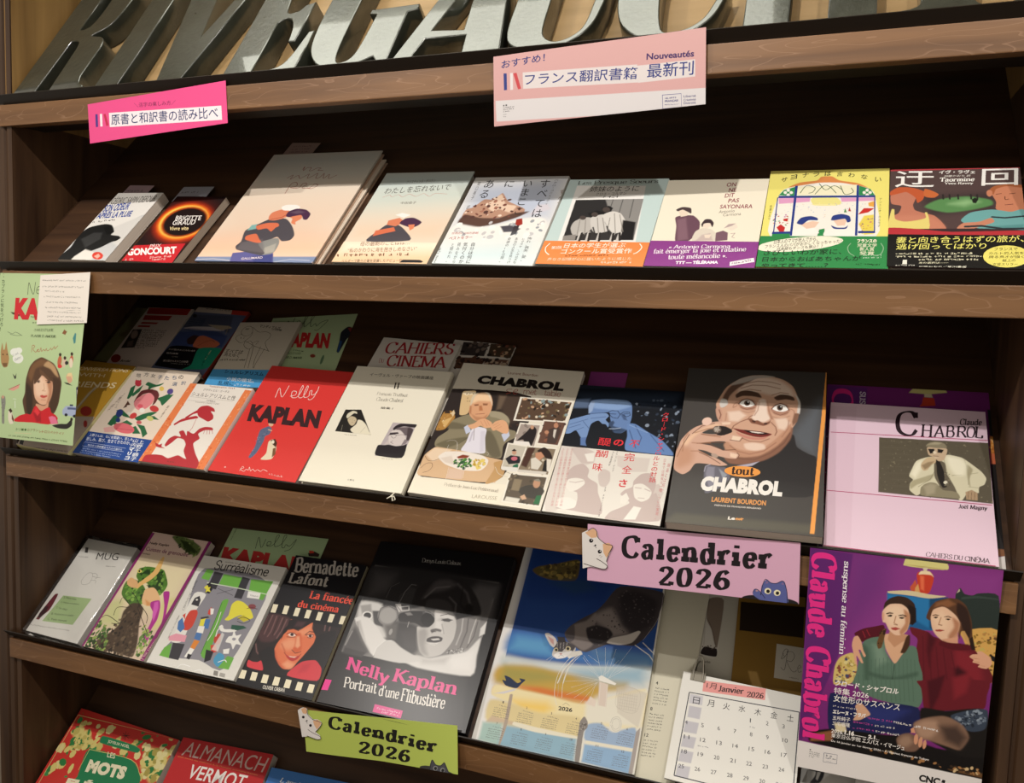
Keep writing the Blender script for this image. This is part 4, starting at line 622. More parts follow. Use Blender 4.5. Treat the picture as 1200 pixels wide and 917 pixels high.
book('book', 'grey book with a line-drawn flower figure and blue band, behind the front row', 'books showing behind the front row', (2, -953.7, 170.0, 0.9, 0.0534), 123.3, 148.1, 8.1, 'd0c6b4',
  [['W','37302a',0.62,[96,555,57,536,56,489,102,461,142,479,135,526,96,555]],['W','37302a',0.62,[126,546,197,498,251,502,302,479,311,442,298,396,363,316]],['W','37302a',0.62,[69,480,38,461,40,432,94,396,126,414,151,461,149,498]],['W','37302a',0.62,[126,414,240,360,369,319]],['P','d0c6b4',0.9,[-1782,870,-1782,869,-1782,868,-1782,868,-1783,868,-1784,868,-1786,869,-1786,870,-1787,871,-1787,872,-1786,872,-1786,872,-1784,872,-1783,871]],['W','37302a',0.62,[126,414,140,368,196,336,207,378,166,414,143,396]],['W','37302a',0.62,[198,396,237,414,231,378]],['W','37302a',0.62,[201,341,242,164]],['W','37302a',0.62,[220,369,272,165]],['W','37302a',0.62,[279,360,288,244,311,165]],['W','37302a',0.62,[319,342,313,209,318,166]],['D','4a423a',[18.6,129.3,7.7,0.9,-1.1,4.7],42],['D','4a423a',[19.0,108.2,8.1,0.0,-0.5,4.2],43],['T','37302a','マンディアルグ','m',[45.0,135.8,44.7,-6.7,-0.8,7.6]],['T','37302a','小詩集','b',[73.0,129.1,21.9,-2.9,-0.6,4.7]],['T','37302a','すべては','s',[3.1,75.9,36.9,-3.3,0.4,8.7]],['T','37302a','消えゆく','s',[5.1,68.2,32.8,-4.1,-2.7,9.0]],['D','37302a',[1.5,57.4,52.9,-0.2,-0.7,4.5],44]], spine='R', edge='bdb4a4', band=[38.1,'4d9fd6',[['T','1f3a5a','シュルレアリスム','b',[27.1,29.6,79.6,-4.9,-2.0,7.8]],['T','f0f4f6','小説の極北。','b',[39.4,13.5,55.6,-3.8,-2.5,8.5]],['T','16304a','乱視に','b',[26.9,3.8,31.9,-1.7,-2.2,9.4]],['V','1f3a5a','生田耕作訳','s',[-5.3,42.2,2.4,-30.5,5.6,0.0]],['D','e0ecf4',[60.4,2.6,31.1,-1.3,-1.1,4.6],45]]])
sheet('leaflet', 'pale green leaflet with black script and red capitals, standing behind the red book', 'books showing behind the front row', place(2, -889.8, 175.0, 0.3, 0.1085), 166.4, 164.9, 'b3c79a',
  [['T','c0282a','KAPLAN','X',[47.6,93.5,88.9,-8.0,-6.8,35.6]],['W','26261f',0.99,[136,535,137,626,173,554,180,652]],['W','26261f',0.99,[214,578,240,590,228,621,210,606,232,562,265,592,280,657,262,647,286,558,315,600,332,658,313,644,338,556,363,586,382,559,404,594,453,613,432,565,404,520,378,521]],['D','3a4a2a',[70.8,83.6,20.7,-4.0,0.1,3.1],46],['T','4a5a3a','CHARLES ET LUCIE','r',[54.1,76.7,35.4,-3.1,-0.5,4.6]],['T','3a4a2a','PLAISIR D’AMOUR','f',[51.4,67.2,43.6,-3.9,-0.7,5.1]],['P','20242c',1.2,[594,488,628,538,666,525,681,452,658,422,639,302,619,312,608,404]],['P','7a2a2a',0.8,[632,527,664,530,666,483]],['P','2a4a7a',0.8,[610,414,630,403,639,302,623,310]],['P','8a3a2a',0.8,[473,279,473,272,470,267,463,264,454,264,444,268,436,274,432,281,431,288,435,293,442,296,451,296,460,292,468,286]],['P','5a7a5a',1.5,[546,238,546,221,544,208,540,202,535,204,530,213,527,229,525,247,525,264,527,278,531,284,536,282,541,272,545,256]]], 'leaflet', thick=0.3)
book('magazine', 'white magazine with large red serif title letters, behind the cream book', 'books showing behind the front row', (2, -674.4, 118.8, 5.2, -0.0624), 141.0, 179.1, 4.3, 'd9d2c8',
  [['T','a8262c','CAHIERS','f',[16.0,144.8,119.3,11.7,-3.2,25.6]],['T','a8262c','CINEMA','f',[31.6,119.4,103.7,9.2,-4.7,24.3]],['T','a8262c','DU','r',[16.2,125.5,9.0,0.2,-2.6,8.8]]], spine='L', hard=0, cat='magazine')
book('magazine', 'magazine covered with small dark film photos, behind the dining man book', 'books showing behind the front row', (2, -551.8, 117.2, 0.9, -0.0686), 105.3, 186.5, 4.1, 'd9d2c8',
  [['P','3a3230',0.7,[66,734,240,745,248,636,83,626]],['Q',['3a3230','5a4a44','1c1614','7a6a60'],[66,734,240,745,248,636,83,626],26,[1.48,5.2],322],['P','4a3a2c',0.7,[253,743,427,753,447,648,270,639]],['Q',['4a3a2c','c8a888','241a16','7a4a3a'],[253,743,427,753,447,648,270,639],26,[1.45,5.08],444],['P','5a3a2a',0.7,[75,606,257,622,267,532,90,514]],['Q',['5a3a2a','2a1c18','8a6a5a'],[75,606,257,622,267,532,90,514],26,[1.44,5.03],293],['P','6a4a3a',0.7,[263,620,446,630,446,590,270,573]],['Q',['6a4a3a','c8b098','2a2220'],[263,620,446,630,446,590,270,573],26,[1.41,4.93],418]], spine='L', cat='magazine')
sheet('flyer', 'dim purple leaflet showing above the blue photo book', 'flyers of the two seated women', place(2, -304.5, 150.0, 0.3, 0.0196), 54.6, 106.2, '8a3a7c',
  [], 'flyer', thick=0.3)
book('book', 'mustard book half hidden by the green leaflet at the left end of the middle ledge', 'front books on the middle display ledge', (2, -1243.1, 13.2, 2.5, -0.0557), 120.9, 189.4, 15.5, 'c0922f',
  [['T','f0e2bc','CONVERSATIONS','s',[-9.1,164.8,122.0,9.3,1.3,8.2]],['T','f0e2bc','WITH','s',[12.3,153.2,60.3,3.8,-2.7,7.6]],['T','f0e2bc','FRIENDS','m',[7.2,127.5,105.6,10.3,-2.9,12.6]],['K','c8bca4',5.58,3.8,[268,313,272,482,294,556]],['K','8a7a64',1.24,1.7,[276,354,287,514]],['P','a03028',1.6,[413,344,422,327,420,312,406,302,385,299,360,303,335,314,316,330,306,347,308,362,321,373,343,376,369,371,394,360]],['P','b9aa9c',1.3,[44,250,475,305,542,2,-62,-6,-204,184]],['P','a03028',1.6,[458,242,467,230,470,220,468,214,461,213,450,217,437,226,426,237,417,249,414,259,416,265,423,266,434,262,447,254]],['G','2c2a2a',[-32,8,-53,42,-11,40,10,6]],['G','2c2a2a',[25,8,8,39,44,38,64,3]],['D','5a5048',[39.8,-2.7,79.0,5.0,-1.6,3.4],47],['D','5a5048',[63.0,-4.8,29.7,1.8,-1.7,2.9],48]], spine='L', pages='efe2a8', edge='e8d680')
book('book', 'beige book with a woman drawn among tulips and a blue band', 'front books on the middle display ledge', (2, -1113.6, 10.5, 9.2, -0.0294), 138.5, 185.9, 8.05, 'ead9c6',
  [['P','2f6a44',0.7,[112,465,78,556,101,585,137,502,130,464]],['P','2f6a44',0.7,[129,502,139,546,166,592,175,532,148,486]],['P','c83a48',0.9,[146,594,146,584,140,576,129,574,114,577,99,585,87,596,80,607,79,618,85,625,96,627,111,624,126,616,138,606]],['P','c83a48',0.7,[74,614,72,632,103,614,111,636,132,617]],['P','2f6a44',0.7,[182,594,189,621,271,604,324,627,309,599,256,576,234,548,219,584]],['P','e0c060',0.8,[358,578,362,570,361,563,356,558,348,557,338,560,328,566,320,574,316,583,316,590,321,595,330,596,340,593,350,587]],['P','5a4a8c',0.9,[437,578,446,568,451,558,450,548,444,541,434,538,422,540,410,546,401,555,396,566,397,576,403,583,413,586,426,584]],['P','2f6a44',0.7,[358,494,387,514,433,544,437,502,436,444,399,473]],['P','2f6a44',0.7,[407,533,469,540,451,471,439,440]],['P','6a2f30',0.8,[181,490,186,542,248,563,314,556,358,519,370,461,358,435,335,491,272,531,217,512,204,459,192,440]],['P','e58a8e',0.8,[198,433,196,475,225,512,272,531,330,499,347,450,328,406,285,385,242,396]],['P','d85a68',1.4,[287,422,290,414,287,408,281,404,271,403,260,405,250,410,243,416,240,423,242,429,249,433,258,434,270,432,280,428]],['K','b03a48',0.74,0.7,[207,459,233,471]],['P','5a3a2c',0.8,[139,384,136,434,132,450,185,414]],['P','e9d8c8',1.4,[154,411,195,424,226,394,182,372]],['P','2f6a44',0.7,[106,247,107,313,141,359,177,289,149,236]],['P','2f6a44',0.7,[95,362,137,375,206,342,281,310,186,323]],['P','2f6a44',0.7,[200,259,240,297,309,273,275,228]],['P','2f6a44',0.7,[291,320,330,357,382,380,435,386,393,340,338,301]],['P','2f6a44',0.7,[339,277,411,270,476,215,460,182,402,237]],['P','2f6a44',0.7,[315,242,343,261,424,208,363,200]],['P','2f6a44',0.7,[98,279,200,259,274,252,207,228]],['P','2f6a44',0.7,[372,346,434,354,493,329,435,329]],['P','2c3c7a',0.8,[171,333,170,320,163,312,152,310,138,314,124,324,114,337,108,352,109,364,116,372,128,375,142,370,156,360,166,347]],['P','2c3c7a',0.8,[188,290,192,282,192,276,187,271,178,270,168,272,158,278,150,286,146,294,147,301,152,305,160,306,170,304,180,298]],['P','f0ece0',0.8,[327,390,331,382,329,374,323,370,313,369,302,371,291,377,283,384,280,393,281,400,287,404,297,406,308,403,319,397]],['P','c8403e',0.8,[435,406,436,396,427,389,412,386,394,388,374,395,359,405,350,416,350,426,358,433,373,436,392,433,411,426,426,417]],['P','c8403e',0.8,[282,354,291,345,295,334,294,324,287,316,276,312,263,312,251,318,242,327,237,338,239,348,246,357,257,361,270,360]],['P','c85a5e',0.8,[370,294,373,288,370,282,364,279,354,278,343,279,334,283,328,288,325,294,328,300,335,304,344,305,355,303,364,299]],['P','c9c878',0.8,[446,326,445,319,438,314,426,313,412,316,398,322,386,329,380,338,381,344,388,349,400,350,415,347,429,342,440,334]],['P','f0ece0',0.7,[228,353,230,348,230,344,226,342,221,341,214,342,208,345,203,350,201,355,202,359,205,361,210,362,217,361,224,357]],['P','de6c74',0.8,[357,226,356,210,337,198,304,194,262,196,221,206,187,220,169,238,170,254,189,266,223,271,265,268,307,258,339,243]],['W','b04a54',0.74,[202,224,278,224,344,226]],['P','eab4ae',1.4,[98,214,165,238,214,197,131,182]],['T','4a4a4a','地','m',[13.0,162.7,10.6,0.2,-3.7,8.6]],['T','4a4a4a','方','m',[28.3,166.1,10.5,0.2,-3.6,8.5]],['T','4a4a4a','女','m',[44.5,165.1,10.3,0.2,-3.6,8.5]],['T','3f5a7a','子','m',[61.1,163.3,10.2,0.2,-3.5,8.5]],['T','3f5a7a','た','m',[76.3,163.2,10.2,0.2,-3.3,8.4]],['T','3f5a7a','ち','m',[91.0,165.6,10.1,0.2,-3.3,8.4]],['T','4a4a4a','の','m',[103.9,167.8,10.1,0.2,-3.2,8.4]],['T','3f5a7a','選','m',[101.0,152.4,10.0,0.2,-3.2,8.2]],['T','3f5a7a','択','m',[117.3,156.3,10.0,0.2,-3.1,8.3]],['V','8a7a6c','上野千鶴子','s',[15.8,127.8,-8.6,-41.5,5.7,0.7]],['V','7a6a5c','山内マリコ','s',[12.9,118.9,5.9,-24.9,5.7,0.6]],['V','7a6a5c','聞き書き','s',[122.5,112.6,0.1,-26.5,5.0,0.6]]], spine='L', hard=0, pages='d8ccc0', cell=0.8, edge='b5a497', band=[43.4,'264a92',[['T','f0f2f4','上野さんは、なにを間違い、苦しみ、','b',[8.4,34.4,94.5,2.4,-2.1,5.3]],['T','f0f2f4','悲しみ、喜び、生きてきたのか。','b',[8.6,25.6,93.2,3.3,-2.9,6.8]],['W','d0d8ea',0.5,[33,90,391,87,394,61,36,58,33,90]],['T','e0e6f0','地方から首都圏まで六人の道のり','m',[19.9,16.1,73.7,0.1,-1.8,3.7]],['D','b0bedc',[14.8,9.1,82.8,-0.8,-1.2,2.6],49],['D','b0bedc',[14.6,5.2,82.6,-0.7,-1.2,2.5],50],['D','b0bedc',[14.4,1.3,66.3,-0.5,-1.2,2.5],51],['V','f0f2f4','上野千鶴子','x',[118.1,41.1,9.3,-39.8,12.7,1.7]],['V','f0f2f4','山内マリコ','x',[105.8,42.2,8.6,-40.9,11.2,1.5]]]])
book('book', 'white book with red silhouettes and orange edges beside the tulip book', 'front books on the middle display ledge', (2, -973.0, 8.2, 9.5, -0.0133), 127.1, 157.9, 10.5, 'ece4da',
  [['P','e8824e',0.7,[-8,642,55,640,66,-12,0,-14]],['P','e8824e',0.6,[455,618,514,615,510,-6,444,-1]],['Q',['f0a070','d86a38'],[-8,642,55,640,66,-12,0,-14],40,[1.1,2.57],2],['Q',['f0a070','d86a38'],[455,618,514,615,510,-6,444,-1],40,[1.03,2.39],3],['P','b8323a',0.8,[228,377,192,421,202,454,250,466,308,449,332,423,300,424,336,396,351,367,327,344,278,359]],['P','b8323a',0.7,[136,359,172,403,202,430,224,408,181,388,151,350]],['P','b8323a',0.7,[82,298,116,341,166,362,211,378,237,362,179,343,124,318,95,290]],['K','b8323a',0.74,0.6,[227,353,240,284,232,237]],['P','b8323a',0.8,[234,222,218,258,276,242,296,283,330,302,383,303,402,284,345,278,312,246,344,212,321,172,380,104,444,47,427,30,359,43,286,108,269,158,231,191,180,197,159,160,134,126,116,139,118,185,147,212,196,210,160,244,187,258]],['K','b8323a',0.74,0.6,[384,300,416,258]],['K','b8323a',0.74,0.6,[375,292,394,253]],['K','b8323a',0.74,0.6,[356,290,375,250]],['K','b8323a',0.74,0.6,[342,283,350,250]],['P','b8323a',0.6,[35,145,74,134,91,144,102,122,136,112,98,112,62,118]],['P','b8323a',1.0,[25,46,86,60,148,61,205,46,262,75,318,60,400,48,444,47,448,-3,48,-8,26,1]],['T','3a2a24','グザヴィエル・ゴーチエ','s',[34.6,144.9,52.5,0.1,-1.0,5.0]],['T','2c221c','シュルレアリスムと性','s',[17.6,132.5,88.5,-1.1,-1.0,9.0]],['D','9a4a44',[42.3,153.2,50.5,0.6,-1.2,3.3],52],['W','6a5a50',0.31,[70,523,421,518]],['W','6a5a50',0.31,[68,493,329,490]],['T','3a2a24','三好郁朗 訳','s',[53.6,124.5,18.9,-0.6,-1.5,3.5]],['D','6a5a50',[34.4,120.1,47.5,-0.1,-0.2,1.6],53],['D','5a3a34',[54.2,4.1,15.0,0.4,-1.1,2.8],54]], spine='R', finish='g', pages='d8ccc0', cell=0.8)
book('book', 'red book with a black block title and a small man with a dog', 'front books on the middle display ledge', (2, -843.1, 9.7, 1.2, -0.0212), 157.7, 209.2, 13.55, 'dc3c38',
  [['T','3c2528','KAPLAN','X',[15.9,95.4,131.3,0.9,-9.1,33.2]],['W','f0d8d0',1.12,[168,581,158,661,215,590,219,686]],['W','f0d8d0',1.12,[270,604,302,617,296,644,267,641,287,597,325,605,330,675,316,696,320,646,335,602,365,609,366,679,353,696,357,641,375,606,403,617,392,654,404,664,418,629,444,650,438,701]],['W','f0d8d0',1.12,[440,659,443,614,425,590,407,599]],['P','5f6a86',0.8,[200,329,241,360,273,347,280,305,258,285,268,244,264,160,245,121,226,128,229,205,208,279]],['Q',['8a94ac','414c68'],[200,329,241,360,273,347,258,285,254,134,226,135,208,270],40,[0.51,1.01],5],['P','e0b090',0.7,[266,381,269,373,267,366,262,362,255,361,246,364,238,369,232,377,229,385,230,392,235,396,243,397,252,394,260,388]],['P','d9d0c0',0.7,[220,388,239,397,264,388,246,378]],['K','e0b090',1.49,0.7,[254,336,282,331]],['P','e6d6b8',0.8,[304,248,324,271,358,255,389,193,392,136,351,122,317,124,332,169]],['P','4a2f20',0.8,[312,263,338,276,368,248,376,216,340,236]],['P','7a5436',0.8,[360,206,376,216,399,170,387,144]],['P','f0e6d0',0.7,[344,254,346,248,346,243,343,240,339,240,334,242,329,246,325,251,323,257,323,262,326,264,330,265,335,263,340,259]],['W','f0d8d0',0.68,[221,24,223,56,239,49,222,37,253,25,259,42,278,38,273,60,296,34,304,48,328,36,336,49,365,41,376,55,410,47]],['D','f0c8c0',[107.6,6.1,24.3,-1.2,-0.6,3.1],55],['P','f0c8c0',0.7,[112,38,112,36,112,34,111,33,109,32,106,33,104,34,102,36,102,38,102,40,103,41,105,42,108,41,110,40]]], spine='L', finish='w', cell=0.9, pages='c8b8b0')
book('book', 'cream hardback with two small black and white portraits', 'front books on the middle display ledge', (2, -677.5, 7.3, 9.7, -0.0054), 164.8, 217.2, 10.55, 'eee7d4',
  [['T','37302a','イーヴェル・ヴァーブの映画講座','m',[30.0,198.8,109.1,1.1,-1.3,6.8]],['T','37302a','II','r',[80.1,177.3,9.6,-0.1,-2.3,12.2]],['T','6a6258','François Truffaut','l',[57.5,162.1,52.1,0.3,-0.3,7.0]],['T','6a6258','Claude Chabrol','l',[61.1,151.9,44.8,0.7,-0.7,7.0]],['T','37302a','編集 I','m',[74.7,137.7,20.3,0.3,-0.2,4.3]],['T','5a5248','七藝社','s',[75.3,9.9,11.5,-0.1,0.0,3.0]],['P','201c18',0.5,[70,524,176,533,318,358,73,360]],['P','d8d0b8',0.6,[99,475,101,498,126,519,152,514,162,500,140,502,124,477,111,461]],['P','c9b898',1.3,[117,454,130,478,160,473,180,453,178,419,164,410,142,423]],['P','2c2620',1.3,[127,432,148,408,173,398,179,415,181,457,192,446,189,409,171,388,148,401]],['P','e8e0c8',1.3,[179,371,168,388,189,424,188,457,217,453,255,427,294,383,314,360,204,359]],['K','9a927c',0.41,0.6,[243,370,258,412]],['K','c9c0a8',0.25,0.5,[112,368,102,411]],['Q',['6a604c','948a70'],[122,466,160,473,173,430,147,427],12,[0.32,0.63],3],['P','b9aeb0',0.5,[421,461,575,462,573,225,400,221]],['P','2a2228',0.6,[439,417,449,440,475,457,574,462,575,440,548,438,501,440,469,424,449,407]],['P','6a5e62',1.7,[467,427,541,438,561,419,550,382,510,384,465,401]],['P','d6ccc8',1.7,[430,383,449,407,487,411,523,386,560,340,546,311,506,299,464,308,443,334]],['P','4a3e42',1.6,[531,430,556,432,570,420,570,348,554,340,544,381]],['W','2a2026',0.49,[429,362,436,376,454,378,476,374,479,358,465,352,448,364]],['W','2a2026',0.5,[476,372,512,381,558,379]],['P','3a2e34',0.5,[432,387,480,396,490,386,456,375,432,369]],['K','5a4c50',0.62,0.6,[472,334,461,322,481,314]],['P','c9bdba',1.2,[430,305,440,334,455,314,446,289,430,282]],['P','1e181e',0.5,[392,293,430,298,459,304,506,299,552,311,568,320,573,225,416,222,395,238]],['P','8a7e82',1.2,[542,352,565,344,560,323,535,306]],['D','8a8274',[36.4,84.9,20.1,0.3,-0.5,1.8],56],['D','8a8274',[113.7,50.7,17.6,0.7,-0.4,1.7],57],['P','cfc6b2',3.2,[671,554,686,548,690,150,676,155],0.4]], spine='R', hard=2, pages='d8d0c4', finish='g', cell=0.8)
book('book', 'cookbook with a man dining at a restaurant table and small film photos', 'front books on the middle display ledge', (2, -505.5, 10.7, 9.7, -0.0224), 190.4, 233.9, 8.8, 'e9e1cf',
  [['T','26201e','CHABROL','X',[33.4,196.1,135.1,-1.3,0.4,16.7]],['T','8a4a3a','Laurent Bourdon','s',[77.1,218.7,47.0,-0.7,-1.0,5.2]],['W','a03c30',0.93,[370,764,343,761,343,748,371,739,344,728]],['W','a03c30',0.93,[384,749,407,756,397,767,383,752,394,730,414,742]],['T','a03c30','met à table','h',[111.9,183.9,56.0,0.6,-1.6,11.1]],['P','2c2320',0.5,[2,731,498,724,531,372,466,130,19,116,-8,678]],['P','d8b98a',0.6,[74,712,106,724,156,725,160,612,158,558,111,550]],['P','f0dcb8',0.6,[74,704,100,722,158,720,156,704,104,690]],['Q',['5a4a34','3a2c22'],[98,706,147,712,142,644,122,641],8,[0.66,1.32],1],['P','4a3a30',11.3,[300,719,465,720,466,542,432,522,380,556]],['P','6a5848',5.7,[309,712,351,712,347,617,323,606]],['P','b0813f',1.9,[10,554,55,567,93,522,61,438,10,423,6,471]],['P','d8b070',1.8,[20,489,77,528,58,445]],['P','3a2a20',0.6,[12,566,40,570,54,550,20,545]],['P','e0c8a0',1.4,[66,577,82,554,77,528,58,551]],['Q',['2c1e18','c89a58','e9d2a8'],[-20,509,76,570,86,522,22,409],16,[0.64,1.59],3],['Q',['e0c090','5a3a2a'],[432,522,486,521,480,496,439,499],6,[0.61,1.22],2],['P','8c8268',0.6,[35,339,41,379,84,432,82,496,124,534,173,556,222,537,286,593,355,593,404,566,427,537,437,484,480,473,498,437,452,393,443,361,454,288,388,286,209,300,154,300,53,310]],['P','6f6650',3.6,[75,447,84,489,141,487,203,471,182,452,102,442]],['P','a59a80',2.3,[287,590,355,593,404,566,427,526,341,551,305,555]],['P','5f573f',3.6,[48,325,96,363,164,387,220,402,219,386,167,340,116,311],0.7],['K','4f4836',0.65,1.3,[179,346,216,394]],['P','4c4434',3.4,[308,444,338,456,390,400,449,302,401,288,341,348],0.6],['P','e4e0ea',0.6,[220,441,236,475,307,468,321,407,353,312,330,301,211,304,220,363]],['P','b0a8b8',1.7,[230,434,238,451,244,374,234,365],0.6],['P','cfc9d6',2.6,[280,448,306,452,344,318,321,307],0.6],['K','7a6a60',0.67,0.6,[234,470,258,383]],['P','c8cde0',0.6,[171,463,188,483,224,442,201,417]],['P','c8cde0',0.6,[407,441,442,468,458,439,439,395]],['P','dba47c',0.6,[164,571,151,628,148,686,175,713,215,720,255,706,283,659,293,602,286,553,255,521,222,517,185,541]],['P','f2cda4',5.7,[151,678,176,710,216,719,248,705,268,666,235,662,194,658,166,638]],['P','b8805c',2.2,[164,571,154,620,167,613,183,557]],['P','e8d8c0',1.9,[214,723,244,718,275,666,289,635,268,666,242,704]],['P','d8c8ac',2.3,[144,677,152,708,174,716,162,688,161,629,154,620]],['P','a06a4a',1.8,[175,630,201,637,208,626,186,619]],['P','a06a4a',1.8,[226,644,258,646,259,632,232,630]],['K','5a3a2c',0.69,0.6,[181,624,201,627]],['K','5a3a2c',0.69,0.6,[232,633,254,636]],['P','b87850',2.2,[210,622,225,628,244,593,222,588]],['K','8a4a3c',0.88,0.6,[210,562,236,567,261,573]],['P','b07a58',3.7,[186,558,219,545,260,546,280,568,279,532,228,518],0.7],['P','e2ac84',0.6,[190,477,222,497,246,528,277,537,326,514,330,482,298,474,266,486,251,472,222,457]],['P','e2ac84',0.6,[328,486,343,524,379,540,410,528,438,484,440,453,414,450,384,461,368,467,350,461]],['K','b87c58',0.45,0.6,[273,527,307,487]],['K','b87c58',0.43,0.6,[290,529,319,493]],['K','b87c58',0.45,0.6,[256,517,284,484]],['K','b87c58',0.44,0.6,[339,495,365,518]],['K','b87c58',0.43,0.6,[350,481,379,508]],['K','b87c58',0.42,0.6,[361,470,390,494]],['P','d4ae86',0.5,[10,258,479,269,472,130,20,112]],['P','d9b48c',0.6,[7,250,48,306,102,309,235,303,376,284,464,274,477,254,466,130,19,116,6,182]],['P','ecd2b4',3.4,[14,251,49,304,153,304,127,244,70,213]],['W','5a3a20',0.54,[15,160,36,193,68,201,81,177,68,149,39,134]],['W','5a3a20',0.52,[10,243,41,216,75,218,102,236]],['P','f0e6da',0.6,[92,246,119,284,183,296,263,300,348,288,388,264,388,227,366,194,311,183,238,184,149,205]],['P','dccbbb',2.6,[108,241,168,264,208,209,145,216],0.7],['Q',['2f6a34','4a8a3a','1f4a28','6aa040'],[194,230,218,256,291,258,312,209,276,189,217,203],60,[1.24,2.78],7],['P','8a3a24',1.3,[200,261,230,280,271,278,263,262,213,251]],['Q',['d8b848','e9d070','c09a30'],[300,252,368,268,386,234,350,203,315,209],30,[1.49,3.27],8],['W','f0ece8',0.28,[124,335,123,273]],['W','f0ece8',0.26,[168,356,186,289]],['W','e0d8d0',0.27,[104,352,130,367,168,356,186,297,148,261,123,273]],['W','f6f2ee',0.27,[321,307,331,241]],['W','e8e0d8',0.25,[348,318,374,310,373,292]],['W','f0ece8',0.25,[178,190,190,104]],['W','f0ece8',0.25,[268,210,283,132]],['P','e2c8bc',2.5,[184,184,272,181,279,124,188,118],0.5],['P','c49a64',1.6,[425,254,485,270,502,178,454,128,419,116,439,212]],['W','d8cbb4',0.69,[441,227,473,188,528,174]],['W','5a4a34',0.41,[473,268,476,217,540,197]],['P','efe6d2',0.5,[23,106,498,110,517,53,71,-14]],['P','efe6d2',0.7,[-22,99,440,115,539,122,537,11,766,4,-2,-18]],['T','8a7a68','Préface de Jean-Luc Petitrenaud','l',[48.4,17.2,78.3,1.0,-0.5,5.0]],['T','b0a48c','LAROUSSE','s',[93.6,4.8,35.0,1.9,-0.7,5.5]],['P','efe8da',0.7,[436,715,756,715,752,561,446,544]],['P','5a4434',0.5,[450,706,746,706,740,569,456,554]],['Q',['5a4434','2a2018','c8a080','7a6a4a','e0d0b8','8a9a9a'],[450,706,746,706,740,569,456,554],70,[1.27,3.81],3],['P','efe8da',0.7,[489,535,614,538,624,364,494,370]],['P','a89a90',0.5,[498,526,609,528,616,372,499,380]],['Q',['a89a90','c8beb4','8a7c74'],[498,526,609,528,616,372,499,380],16,[1.22,3.66],5],['P','241c1c',0.8,[546,477,565,523,598,499,605,454,599,385,560,387,542,423,507,411]],['P','c89a7c',0.9,[578,512,579,506,578,501,574,498,570,498,565,500,561,504,558,510,558,516,559,521,562,524,567,524,572,522,576,518]],['P','efe8e0',1.1,[494,409,578,412,600,381,503,380]],['P','efe8da',0.7,[617,570,754,573,752,403,625,402]],['P','6a4a3c',0.5,[626,562,748,564,744,411,630,412]],['Q',['6a4a3c','8a5a44','4a3430'],[626,562,748,564,744,411,630,412],24,[1.21,3.64],6],['P','4a3a34',1.1,[667,508,711,536,737,508,730,417,679,418]],['P','c08a6c',0.8,[712,541,713,533,711,526,707,522,702,522,696,524,690,530,687,538,686,546,688,552,692,556,698,557,703,554,708,548]],['P','d8cfc4',0.8,[694,511,710,513,714,452,702,466]],['P','c08a6c',1.1,[672,490,672,484,670,480,666,477,660,476,654,478,650,482,647,487,647,492,649,496,654,500,659,500,665,498,669,495]],['P','efe8da',0.7,[461,392,580,387,582,204,475,220]],['P','c8c0b0',0.5,[469,383,576,378,574,213,480,228]],['Q',['c8c0b0','b8ae9c'],[469,383,576,378,574,213,480,228],8,[1.19,3.57],7],['P','1c1a22',0.8,[480,287,504,313,556,312,576,271,510,254]],['P','c89a80',0.8,[530,336,531,328,529,322,526,318,520,317,514,320,508,325,505,332,504,340,506,346,510,350,515,351,521,348,526,343]],['P','2a1c18',0.6,[499,342,510,357,528,346,516,340]],['P','c86a7a',1.1,[547,296,547,290,544,286,538,282,530,281,522,282,516,286,512,292,512,298,516,302,522,306,530,307,538,306,544,302]],['P','1f6a4a',1.1,[537,251,558,266,584,221,535,214]],['P','e6e2da',1.1,[477,236,566,240,568,212,482,214]],['P','efe8da',0.7,[572,387,746,394,750,211,566,210]],['P','8a7a64',0.5,[582,378,740,384,741,219,572,220]],['Q',['8a7a64','b8a890','cfc4b0'],[582,378,740,384,741,219,572,220],16,[1.17,3.5],8],['P','4a2c20',2.5,[582,375,627,378,614,247,580,257]],['P','2c1c16',0.8,[642,361,675,388,714,363,738,322,708,318,669,342]],['P','c89070',1.1,[636,345,665,356,691,330,669,298,647,310]],['P','ddd6c8',1.1,[622,306,644,317,691,287,679,242,641,244]],['P','1c1816',0.8,[699,302,720,320,737,236,705,238]],['P','e6ded0',1.1,[708,318,736,315,743,236,729,242]],['P','d8d0c4',0.5,[569,229,731,235,730,218,574,213]],['P','efe8da',0.6,[531,202,747,211,756,22,543,20]],['P','5a4c3c',0.5,[542,194,740,201,746,30,550,30]],['Q',['5a4c3c','7a6a54','3a3024','4a4030'],[542,194,740,201,746,30,550,30],40,[1.13,3.39],9],['P','3a342c',1.0,[647,138,706,147,751,119,730,68,655,70,608,104]],['P','c09070',1.0,[717,154,716,143,711,134,703,130,694,131,686,138,680,148,678,160,679,171,684,180,692,184,700,182,709,176,715,166]],['P','8a8474',1.0,[673,177,701,188,718,170,687,172]],['P','1f6a3a',1.0,[718,86,745,91,745,35,714,36]],['P','d0a888',1.0,[632,67,651,83,671,59,649,49]],['P','e0dacc',2.3,[560,56,636,54,632,26,556,30]],['P','8a7a60',2.4,[569,169,613,168,616,99,572,99]]], spine='L', pages='d8d0c4', finish='g', cell=0.9)
